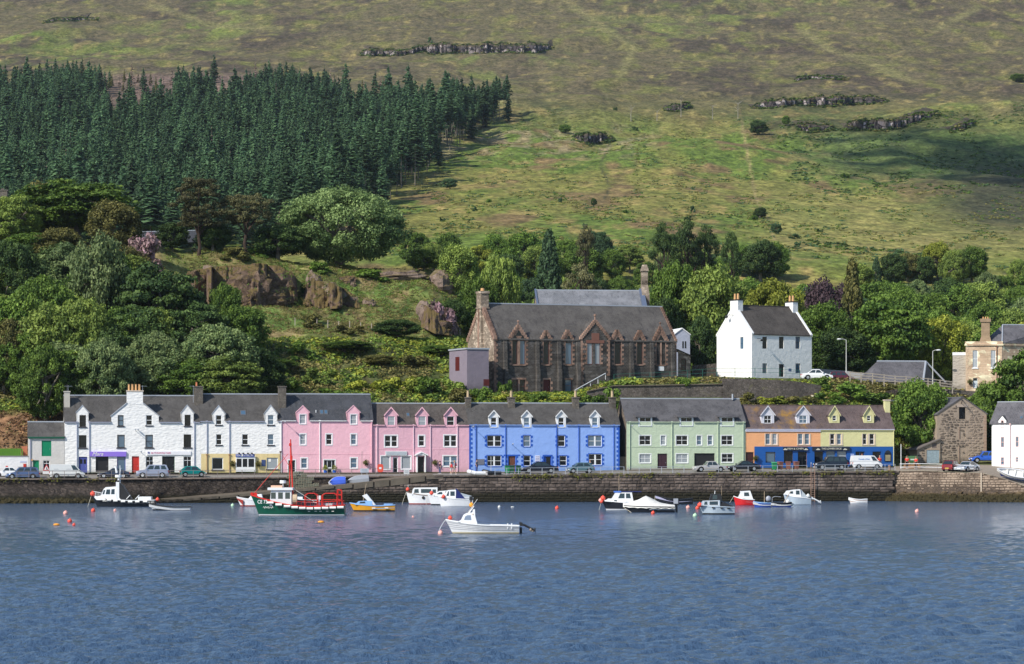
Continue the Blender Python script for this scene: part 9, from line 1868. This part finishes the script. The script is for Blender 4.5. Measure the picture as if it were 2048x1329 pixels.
# ---- floats and buoys
for px,py,r,mt,lab in ((131,1026,4.6,BPNK,'largest salmon buoy of the left cluster, nearest the dark wall'),(186.5,1021,4.4,BRED,'red buoy below the bow of the black workboat'),(230,1021,3.0,BPNK,'small pink buoy below the middle of the black workboat'),(139.5,1042,4.8,BRED,'red buoy just above the orange float at left'),(148,1049.5,3.2,BRED,'small red buoy beside the orange float at left'),(826,1034,2.4,BPNK,'tiny pale pink buoy right of the yellow boat'),(998.5,1014,3.0,BWHT,'dull grey buoy under the blue house wall'),
     (1114,1016,4.0,BRED,'coral red buoy alone between wall and open water'),(881,1066,5.2,BPNK,'big salmon mooring buoy of the near white motorboat'),(1306,1026,4.0,BRED,'bright red buoy below the tarpaulin boat'),(1376,1015,4.2,BPNK,'pale pink and white buoy right of the tarpaulin boat'),(1395,1016,4.2,BRED,'red buoy touching the bow of the pale grey cruiser'),(1390,1031,4.4,BGRN,'white and pale green buoy below the pale grey cruiser bow'),(1834,1022.5,4.2,BPNK,'lone pale coral buoy at far right')):
    d=HC*F/(py+r*.6-YH);s=d/F;o=MB().sph((0,0,0),r*s,14,9).cyl((0,0,r*s*.9),(0,0,r*s*1.25),r*s*.2,r*s*.2,8).cyl((0,0,r*s*1.1),(r*s*.3,0,r*s*1.3),r*s*.12,r*s*.1,6).build('buoy',mt,None,True,loc=((px-CX)*s,d,r*s*.45),rot=(.2,.1,0));tag(o,lab,'buoy','mooring buoys on the water')
for px,py,w_,mt,lab in ((113,1050,13,BORG,'orange cigar-shaped float at the left'),(642,1044.5,13,BORG,'orange flat float under the green fishing boat'),(1025,1014.5,7,BWHT,'small white float right of the dull grey buoy')):
    d=HC*F/(py+1-YH);s=d/F;o=MB().sph((0,0,0),w_*s/2,12,7,sc=(1,.5,.38)).cyl((-w_*s*.5,0,0),(w_*s*.5,0,0),w_*s*.06,w_*s*.06,6).build('float',mt,None,True,loc=((px-CX)*s,d,.06));tag(o,lab,'float')
# ---- railings
def railing(lab,pxa,pxb,v,dpx,h,mat,rails=(1.0,.5),base=None,name='railing',post=.035,t=0.0):
    xa,xb=ROW.x(pxa,t),ROW.x(pxb,t);z0=ztop(pxa,t);T=thing(name,lab,'railing',ROW.w(xa,t),TH);n=max(1,round((xb-xa)/(dpx*.0667)));P_=[]
    for k in range(n+1): x=(xb-xa)*k/n;P_.append((x,ztop(pxof(xa+x,t),t)))
    pm=MB().cyl((0,0,-.05),(0,0,h),post,post,6).mesh('post',mat)
    for x,z in P_: link('post',pm,T,(x,0,z))
    for q in rails:
        m=MB();m.tube([(x,0,z+h*q-.02) for x,z in P_],.028,5);m.build('rail',mat,T)
    T.location.z=0;return T
RST=paint('brown_iron_rail',(.25,.21,.20),.6,.3)
railing('brown iron railing along the left quay, from the wall end to the teal car',34,410,0,23.5,1.0,RST,t=3.25);railing('brown iron railing above the slipway, in front of the cafe and pink houses',410.5,800,0,24,1.0,RST,t=3.25)
railing('grey tubular railing on the quay before the blue house',990,1248,0,23,.95,IRON,(1.0,.5),t=.4);railing('short grey railing before the green house door',1256,1368,0,24,.9,IRON,(1.0,),t=.4);railing('grey railing before the classic and black coupes',1437,1614,0,30,.9,IRON,(1.0,),t=.4);railing('grey tubular railing before the pub and delivery van',1630,1790,0,22,.95,IRON,(1.0,.45),t=.4)
T=thing('railing','pale railing along the yard above the right harbour wall','railing',Q2.w(0),Q2.th);P_=[(Q2.x(q),z2(Q2.x(q))) for q in (1797,1830,1872,1903,1934,1945)]
for x,z in P_: link('post',bpy.data.meshes['post'],T,(x,.6,z-.05))
for q in (.95,.5): MB().tube([(x,.6,z+q) for x,z in P_],.03,5).build('rail',IRON,T)
T=thing('railing','green railings of the church terrace above the retaining wall','railing',P(1228,760,430));GRR=paint('green_iron',(.03,.14,.11),.6);o_=Vector(T.location);P_=[P(q,y,qd(q)+33)-o_ for q,y in ((1228,765),(1260,763),(1300,762),(1340,760),(1375,757),(1405,755),(1433,753),(1470,753),(1510,753),(1560,754),(1600,757))]
for p in P_: MB().cyl(p,p+Vector((0,0,1.15)),.035,.035,5).build('post',GRR,T)
for q in (1.15,.6): MB().tube([p+Vector((0,0,q)) for p in P_],.028,4).build('rail',GRR,T)
T=thing('wooden_fence','grey wooden rail fence sloping past the slate shed','fence',P(1698,762,442));WDF=paint('grey_wood',(.38,.33,.27),.9);o_=Vector(T.location);fp=[(1700,762),(1722,763.5),(1745,765),(1768,767.5),(1790,770),(1812,771),(1834,773),(1856,775),(1880,778),(1905,781)];P_=[P(q,y,qd(q)+34)-o_ for q,y in fp]
for p in P_: MB().box(p.x-.07,p.x+.07,p.y-.06,p.y+.06,p.z-.5,p.z+1.35).build('post',WDF,T)
for q in (.45,.85,1.25):
    for a,b in zip(P_[:-1],P_[1:]): MB().hexa([a+Vector((0,-.09,q-.06)),b+Vector((0,-.09,q-.06)),b+Vector((0,-.06,q-.06)),a+Vector((0,-.06,q-.06))],[a+Vector((0,-.09,q+.06)),b+Vector((0,-.09,q+.06)),b+Vector((0,-.06,q+.06)),a+Vector((0,-.06,q+.06))]).build('rail',WDF,T)
for i,(pa,pb,py0,py1) in enumerate(((590,765,652,664),(870,945,668,676))):
    for k in range(9 if i==0 else 4): q=k/(8 if i==0 else 3);x=pa+(pb-pa)*q;y=py0+(py1-py0)*q;d=hit(x,y,435);o=MB().box(-.06,.06,-.05,.05,-.3,1.2).build('fence_post',WDF,None,loc=((x-CX)*d/F,d,zt(x,d)));tag(o,['fence post standing in the rough grass of the knoll shelf','fence post on the slope left of the church annexe'][i],'fence post',['row of fence posts on the grass shelf','row of fence posts by the annexe'][i])
# ---- street furniture
def lamp(px,py0,py1,v,arm,lab):
    d=qd(px)+v;z0=ZP(py0,d);H=ZP(py1,d)-z0;T=thing('street_lamp',lab,'street lamp',((px-CX)*d/F,d,z0));MB().cyl((0,0,-.3),(0,0,H*.3),.10,.08,8).cyl((0,0,H*.3),(0,0,H),.07,.05,8).tube([(0,0,H),(arm*.5,-.1,H+.18),(arm,-.2,H+.2)],.045,6).build('pole',paint('lamp_pole',(.55,.55,.52),.5),T);MB().sph((arm*1.12,-.2,H+.16),.26,10,6,sc=(1.4,.7,.5)).build('lamp_head',paint('lamp_head',(.7,.72,.72),.4),T)
lamp(1692.5,757,681,42,-.95,'left street lamp of the terrace, its arm pointing left, near the maroon car');lamp(1865.5,774,703,37,.75,'right street lamp of the terrace in front of the slate shed')
def post(px,py0,py1,v,lab,r=.07,mat=None,name='post',cat='post',t=None): d=qd(px)+v;z0=ZP(py0,d);o=MB().cyl((0,0,-.3),(0,0,ZP(py1,d)-z0),r,r*.8,8).sph((0,0,ZP(py1,d)-z0),r,8,5).build(name,mat or paint('pale_pole',(.62,.63,.62),.5),None,loc=((px-CX)*d/F,d,z0));return tag(o,lab,cat)
post(1802,934,890,3.5,'pale pole standing right of the blue corner of the pub');post(724,949,903,4.2,'thin brown pole before the right end of the bright pink house',.035,RST);post(1622.3,942,925.5,.1,'white post left of the ladder top',.045);post(982,948,914,5,'thin sign pole before the blue house left windows',.035)
LD=thing('ladder','rusty iron ladder fixed down the harbour wall to the water','ladder',ROW.w(ROW.x(1624.5),-.32,0),TH);zt0=ztop(1624);RU=paint('rusty_iron',(.30,.19,.14),.8)
for s in (-.26,.26): MB().cyl((s,0,-.3),(s,0,zt0+1.05),.05,.05,6).build('stile',RU,LD)
rm=MB().cyl((-.26,0,0),(.26,0,0),.028,.028,5).mesh('rung',RU);z=.1
while z<zt0: link('rung',rm,LD,(0,0,z));z+=.27
def wbin(px,py,v,mat,lab,lidm=None,open_=False,rz=0):
    d=qd(px)+v;T=thing('wheelie_bin',lab,'bin',((px-CX)*d/F,d,ZP(py,d)),TH+rz);MB().hexa([(-.24,-.27,.08),(.24,-.27,.08),(.24,.27,.08),(-.24,.27,.08)],[(-.3,-.34,1.0),(.3,-.34,1.0),(.3,.34,1.0),(-.3,.34,1.0)]).box(-.33,.33,-.37,.37,.96,1.02).build('body',mat,T)
    MB().slab((-.33,-.38,1.08),(.33,-.38,1.08),(.33,.38,1.12),(-.33,.38,1.12),.07).cyl((-.28,.42,1.06),(.28,.42,1.06),.03,.03,6).build('lid',lidm or mat,T)
    for s in (-.25,.25): MB().cyl((s-.04,.24,.11),(s+.04,.24,.11),.11,.11,10).build('wheel',TYRE,T)
BG=paint('bin_green',(.02,.24,.09),.5);BDG=paint('bin_dark_green',(.02,.10,.05),.5);BBR=paint('bin_brown',(.24,.10,.075),.5)
wbin(1548.5,941,1.4,BG,'green wheelie bin left of the three brown ones',paint('bin_lid_pale',(.10,.45,.22),.5));wbin(1560.5,940,1.8,BBR,'leftmost of the three brown wheelie bins',rz=.2);wbin(1576.5,940,1.7,BBR,'middle one of the three brown wheelie bins',rz=-.1);wbin(1592.5,939.6,1.8,BBR,'rightmost of the three brown wheelie bins',rz=.15)
for x,l in ((1014.5,'left of the three dark green bins before the brown door'),(1023.5,'middle of the three dark green bins before the brown door'),(1036.5,'right of the three dark green bins, next to the black saloon')): wbin(x,947.6,1.8,BG if x<1016 else BDG,l,paint('bin_lid_dark',(.02,.06,.04),.5))
d=qd(1823)+4.5;T=thing('recycling_bank','large round-topped green recycling bank beside the lean-to','skip',((1823-CX)*d/F,d,ZP(934,d)),TH);MB().box(-.75,.75,-.5,.5,.25,1.0).cyl((-.75,0,1.0),(.75,0,1.0),.5,.5,16).build('body',paint('olive_green_bank',(.06,.14,.05),.6),T);MB().box(-.3,.3,-.53,-.502,.9,1.1).build('label',paint('pale_label',(.6,.7,.6),.6),T);[MB().box(s-.06,s+.06,-.4,.4,0,.25).build('leg',BLACK,T) for s in (-.6,.6)]
o=MB().box(-1.1,1.1,-.3,.3,0,.6).box(-.9,-.3,-.35,.3,.6,.9).box(.2,.8,-.32,.25,.6,.85).build('crate_stack',paint('crate_brown',(.30,.17,.09),.9),None,loc=((1824-CX)*(d-1.3)/F,d-1.3,ZP(938,d-1.3)));tag(o,'low heap of brown crates before the green recycling bank','crates')
d=qd(760)+3.1;T=thing('lifebuoy_cabinet','orange-red lifebuoy cabinet on the railing before the dusty pink shop','lifebuoy',((760.3-CX)*d/F,d,ZP(951,d)),TH);m=MB();n=16;ring=[(.42*abs(math.cos(a))**.6*math.copysign(1,math.cos(a)),.55*abs(math.sin(a))**.6*math.copysign(1,math.sin(a))+.95) for a in [6.283*i/n for i in range(n)]]
m.face([(x,-.16,z) for x,z in ring]);[m.face([(ring[i][0],-.16,ring[i][1]),(ring[(i+1)%n][0],-.16,ring[(i+1)%n][1]),(ring[(i+1)%n][0]*.9,.1,ring[(i+1)%n][1]),(ring[i][0]*.9,.1,ring[i][1])]) for i in range(n)];m.build('cover',paint('lifebuoy_red',(.80,.10,.06),.5),T);MB().box(-.16,.16,-.175,-.163,.82,1.08).build('label',WHITE,T);MB().cyl((0,.05,-.1),(0,.05,1),.05,.05,6).build('post',RST,T)
def board(px,py,w_,h_,v,mat,lab,legs=True,name='information_board'):
    d=qd(px)+v;z=ZP(py,d);T=thing(name,lab,'sign',((px-CX)*d/F,d,z),TH);MB().box(-w_/2,w_/2,-.04,.0,0,h_).build('panel',mat,T)
    for s in (-w_*.3,w_*.3): MB().cyl((s,.03,-.5),(s,.03,h_*.8),.035,.035,5).build('leg',IRON,T)
    for k in range(2): MB().box(-w_*.3,w_*.3,-.055,-.042,h_*(.35+.3*k),h_*(.35+.3*k)+.05).build('lettering',paint('grey_text',(.30,.32,.38),.6),T)
board(729,945.6,1.15,.55,3.15,paint('sign_silver',(.50,.54,.60),.5),'grey information board on the rail before the bright pink house');board(595.5,949.8,1.0,.42,3.2,paint('sign_silver',(.50,.54,.60),.5),'small grey board at the rail above the lobster creels');board(813,948.6,.75,.62,3.2,paint('sign_pale_grey',(.62,.64,.66),.5),'pale grey cabinet board before the shop window right pane')
d=qd(93)+6.0;T=thing('warning_sign','red-edged triangular road works sign on a white stand before the store window','sign',((93-CX)*d/F,d,ZP(950,d)),TH);MB().hexa([(-.5,-.05,.1),(.5,-.05,.1),(.5,.05,.1),(-.5,.05,.1)],[(-.48,-.05,.5),(.48,-.05,.5),(.48,.05,.5),(-.48,.05,.5)]).build('stand',WHITE,T)
MB().face([(-.48,-.06,.55),(.48,-.06,.55),(0,-.06,1.42)]).build('border',RED,T);MB().face([(-.32,-.07,.65),(.32,-.07,.65),(0,-.07,1.22)]).build('panel',WHITE,T);MB().sph((.02,-.08,.98),.05,6,5,sc=(1,.2,1)).hexa([(-.06,-.08,.7),(.04,-.08,.7),(.04,-.075,.7),(-.06,-.075,.7)],[(-.02,-.08,.93),(.08,-.08,.93),(.08,-.075,.93),(-.02,-.075,.93)]).box(.06,.16,-.08,-.075,.68,.78).build('pictogram',BLACK,T)
# bollards, gull marks
for px,py,lab in ((974,953,'grey iron bollard between the two inflatable dinghies'),(1779,941.6,'rusty bollard at the right end of the pub quay')):
    d=qd(px)+.5;o=MB().cyl((0,0,0),(0,0,.55),.16,.14,10).cyl((0,0,.55),(0,0,.72),.22,.2,10).build('bollard',paint('bollard_grey',(.35,.33,.33),.7) if px<1000 else RU,None,loc=((px-CX)*d/F,d,ZP(py,d)));tag(o,lab,'bollard')
# ---- lobster creels piled on the slipway
CM=paint('creel_frame',(.30,.27,.20),.9);CN=paint('creel_net',(.12,.13,.10),.9)
def creel():
    m=MB();L_,W_,H_=.62,.45,.42
    for x in (0,L_/2,L_): m.tube([(x,0,0),(x,0,H_*.7),(x,W_*.3,H_),(x,W_*.7,H_),(x,W_,H_*.7),(x,W_,0)],.022,4)
    for y,z in ((0,0),(W_,0),(0,H_*.6),(W_,H_*.6),(W_/2,H_)): m.cyl((0,y,z),(L_,y,z),.02,.02,4)
    n=MB();n.box(.03,L_-.03,.03,W_-.03,.02,H_*.8);return m.mesh('creel_frame',CM),n.mesh('net',CN)
cf,cn=creel();k=0;d=396.4;xb0=(573.5-CX)*d/F
for row in range(6):
    cnt=[6,6,5,5,4,3][row]
    for c_ in range(cnt):
        x=xb0+c_*.66+RN.uniform(-.04,.04)+(.3 if row % 2 else 0)+.0;z=ZP(983-.0*row,d)+row*.43+c_*.05
        T=thing('lobster_creel',f"lobster creel number {c_+1} from the left in the {['bottom','second','third','fourth','fifth','top'][row]} layer of the pile on the slipway",'lobster creel',(x,d+RN.uniform(-.05,.05),z),RN.uniform(-.1,.1),'lobster creels piled on the slipway');T['label']=f"lobster creel, {['leftmost','second','third','fourth','fifth','rightmost'][c_ if c_ < cnt-1 else 5]} in the {['bottom','second','third','fourth','fifth','top'][row]} layer of the slipway pile"
        link('frame',cf,T);link('net',cn,T)
# ---- log pile and small things on the bank
for i,(px,py) in enumerate(((1617,796),(1624,793),(1631,795),(1621,801),(1629,802),(1636,800),(1618,806),(1626,808))):
    d=hit(px,py,424)-.2;o=MB().cyl((0,-.45,0),(0,.5,.1),.22,.2,10).build('log',paint('cut_log',(.20,.14,.09),.9),None,loc=((px-CX)*d/F,d,ZP(py,d)),rot=(0,0,.3*(i % 3-1)));MB().cyl((0,-.465,0),(0,-.452,0),.2,.2,10).build('cut_end',paint('cut_wood',(.75,.68,.52),.8),o);tag(o,'sawn log in the small pile on the bank above the orange dormers','log','sawn logs in the pile on the bank')
# ---- people
SK=paint('skin',(.55,.33,.25),.6)
def figure(px,py,v,face,lab,h=1.72,top=(.5,.1,.1),legs=(.05,.06,.1),hair=(.06,.04,.03),pose='stand',shorts=False,bag=None,hat=None):
    d=qd(px)+v;T=thing('person',lab,'person',((px-CX)*d/F,d,ZP(py,d)),face);s=h/1.72
    st={'stand': .06,'walk': .26}[pose];A={'hip': (0,0,.92),'chest': (0,.0,1.28),'neck': (0,0,1.45),'head': (.0,-.03,1.62)}
    def skin(name,pts,edges,rad,mat,root=0,sub=1):
        me=bpy.data.meshes.new(name);me.from_pydata([(x*s,y*s,z*s) for x,y,z in pts],edges,[]);me.materials.append(mat);o=link(name,me,T);sm=o.modifiers.new('skin','SKIN');sm.use_smooth_shade=True;sv=me.skin_vertices[0].data
        for i,r in enumerate(rad): r=r if isinstance(r,tuple) else (r,r);sv[i].radius=(r[0]*s,r[1]*s);sv[i].use_root=i==root
        if sub: o.modifiers.new('sub','SUBSURF').levels=1;o.modifiers['sub'].render_levels=1
        return o
    f=[(-.1,-st,0),(.1,st,0)]
    P_=[(0,0,.95),(0,0,1.15),(0,0,1.36),(0,0,1.47),(0,-.02,1.58),(0,-.02,1.68),(-.10,0,.90),(-.11,-st*.6-.03,.50),(-.11,-st,.08),(-.11,-st-.14,.04),(.10,0,.90),(.11,st*.45-.03,.50),(.11,st,.08),(.11,st-.14,.04),(-.19,0,1.38),(-.25,.06-st*.3,1.12),(-.24,-.06-st*.6,.90),(-.24,-.10-st*.6,.80),(.19,0,1.38),(.25,.04,1.12),(.24,-.04+st*.4,.90),(.24,-.07+st*.4,.80)]
    E_=[(0,1),(1,2),(2,3),(3,4),(4,5),(0,6),(6,7),(7,8),(8,9),(0,10),(10,11),(11,12),(12,13),(2,14),(14,15),(15,16),(16,17),(2,18),(18,19),(19,20),(20,21)]
    skin('body',P_,E_,[(.14,.10),(.13,.09),(.15,.09),.055,(.085,.10),(.07,.085),.085,.06,.042,.035,.085,.06,.042,.035,.06,.042,.033,.035,.06,.042,.033,.035],SK)
    for hx,hy in ((-.24,-.10-st*.6),(.24,-.07+st*.4)): # five short bent fingers on each hand
        m=MB()
        for k,(dy,l_) in enumerate(((-.03,.065),(-.01,.075),(.01,.07),(.03,.055))): m.cyl((hx*s,(hy+dy)*s,.79*s),(hx*s,(hy+dy-.01)*s,(.79-l_)*s),.011*s,.009*s,5)
        m.cyl((hx*s,(hy-.03)*s,.82*s),((hx*.93)*s,(hy-.06)*s,.77*s),.012*s,.010*s,5);m.build('fingers',SK,T)
    tm=paint('cloth_%d_%d_%d' % tuple(int(c*99) for c in top),top,.9,.1);lm=paint('cloth_%d_%d_%d' % tuple(int(c*99) for c in legs),legs,.9,.1)
    skin('shirt',[P_[0],P_[1],P_[2],P_[14],P_[15],P_[18],P_[19]],[(0,1),(1,2),(2,3),(3,4),(2,5),(5,6)],[(.165,.125),(.16,.12),(.175,.115),.08,.062,.08,.062],tm)
    e1,e2=(7,11) if shorts else (8,12);skin('trousers',[P_[0],P_[6],P_[7],P_[e1],P_[10],P_[11],P_[e2]] if not shorts else [P_[0],P_[6],P_[7],P_[10],P_[11]],[(0,1),(1,2),(2,3),(0,4),(4,5),(5,6)] if not shorts else [(0,1),(1,2),(0,3),(3,4)],[(.165,.125),.105,.08,.062,.105,.08,.062] if not shorts else [(.165,.125),.105,.085,.105,.085],lm)
    MB().sph((0,.0,1.66*s),.115*s,10,7,sc=(.92,1.05,.95)).build('hair',paint('hair_%d' % int(hair[0]*99),hair,.9),T,True);m=MB();m.sph((-.03*s,-.115*s,1.645*s),.012,5,4).sph((.03*s,-.115*s,1.645*s),.012,5,4).build('eyes',BLACK,T);MB().cyl((0,-.10*s,1.63*s),(0,-.14*s,1.60*s),.012,.016,5).build('nose',SK,T);MB().box(-.025,.025,-.118*s,-.11*s,1.562*s,1.57*s).build('mouth',paint('lips',(.35,.12,.10),.7),T)
    for sx,sy in ((-.11,-st),(.11,st)): MB().hexa([((sx-.05)*s,(sy-.2)*s,0),((sx+.05)*s,(sy-.2)*s,0),((sx+.05)*s,(sy+.08)*s,0),((sx-.05)*s,(sy+.08)*s,0)],[((sx-.04)*s,(sy-.17)*s,.07),((sx+.04)*s,(sy-.17)*s,.07),((sx+.045)*s,(sy+.07)*s,.11),((sx-.045)*s,(sy+.07)*s,.11)]).build('shoe',paint('trainer',(.5,.48,.46),.7),T)
    if bag: b=MB();b.hexa([(-.15*s,.12*s,1.02*s),(.15*s,.12*s,1.02*s),(.14*s,.30*s,1.04*s),(-.14*s,.30*s,1.04*s)],[(-.13*s,.12*s,1.42*s),(.13*s,.12*s,1.42*s),(.11*s,.26*s,1.38*s),(-.11*s,.26*s,1.38*s)]);b.sph((0,.2*s,1.40*s),.12*s,8,5,sc=(1,.6,.5));o=b.build('backpack',paint('bag_%d' % int(bag[0]*99),bag,.8),None,loc=T.location,rot=T.rotation_euler);tag(o,bag_lab.pop(0),'backpack')
    return T
bag_lab=['red backpack worn by the person in white shorts','dark maroon backpack worn by the tall walker']
figure(880,948.4,5.2,math.radians(-70),'person in a dark top and jeans standing by the dusty pink wall',top=(.08,.03,.06),legs=(.08,.10,.20));figure(902,949.2,4.6,math.radians(-140),'person in white shorts with a red backpack walking on the quay',h=1.6,top=(.62,.30,.28),legs=(.75,.75,.74),hair=(.12,.07,.05),pose='walk',shorts=True,bag=(.75,.05,.06));figure(909,949.4,4.4,math.radians(-100),'taller person in grey top with a dark maroon backpack walking',h=1.84,top=(.36,.36,.44),legs=(.40,.36,.33),hair=(.45,.28,.2),pose='walk',shorts=True,bag=(.16,.02,.05))
figure(953.5,944.6,7.4,math.radians(60),'person in grey standing before the grey notice board',top=(.18,.19,.24),legs=(.07,.09,.22));figure(1180,946,4.4,math.radians(200),'person half hidden behind the grey-green hatchback',top=(.03,.08,.12),legs=(.05,.05,.08),hair=(.35,.18,.12));figure(1759.5,937,4.6,math.radians(15),'person in a red top behind the white delivery van',top=(.75,.07,.05),legs=(.05,.05,.08),hair=(.45,.2,.15))
figure(1814,937.8,1.6,math.radians(180),'person in a red vest left of the green recycling bank',top=(.80,.07,.06),legs=(.02,.02,.025),hair=(.3,.12,.1));figure(1832,938.4,1.2,math.radians(150),'person in a red vest right of the green recycling bank',top=(.80,.07,.06),legs=(.02,.02,.025),hair=(.3,.12,.1),h=1.66)
figure(1724,937,6.6,math.radians(10),'person whose head shows over the roof of the delivery van',h=1.95,top=(.08,.08,.12),legs=(.05,.05,.08),hair=(.3,.15,.12))
# chimney top of a building showing at the far left among the trees
o=MB().box(-.8,.8,-.5,.5,-3,.8).box(-.95,.95,-.6,.6,.8,1.0).box(-.3,.2,-.2,.2,1.0,1.25).build('chimney_stack',CHST,None,loc=P(6,392,512));tag(o,'stone chimney top just showing over the trees at the left edge','chimney')
MB2=MB().box(0,1,0,.1,0,.1);A,B_=P(285,464,520),P(398,461,524);o=MB().cyl(A,B_,.06,.06,5).build('roof_line',paint('pale_ridge',(.6,.64,.7),.5));m=MB();m.face([A,B_,B_-Vector((0,-2,2.2)),A-Vector((0,-2,2.2))]).face([A,B_,B_-Vector((0,2,2.2)),A-Vector((0,2,2.2))]);m.build('roof',SL2,o);o.name='far_roof';tag(o,'thin pale ridge of a low roof beyond the knoll left of the tall pine','roof')
# ---- air
hz=MB().box(-1900,1900,-260,3560,-1.3,640).build('haze',bpy.data.materials.new('haze_air'));hm=hz.data.materials[0];hm.use_nodes=True;hm.node_tree.nodes.clear();pv=hm.node_tree.nodes.new('ShaderNodeVolumePrincipled');ou=hm.node_tree.nodes.new('ShaderNodeOutputMaterial');hm.node_tree.links.new(pv.outputs[0],ou.inputs['Volume']);pv.inputs['Color'].default_value=(.80,.88,1,1);pv.inputs['Density'].default_value=.00003;pv.inputs['Anisotropy'].default_value=.3;tag(hz,kind='stuff')
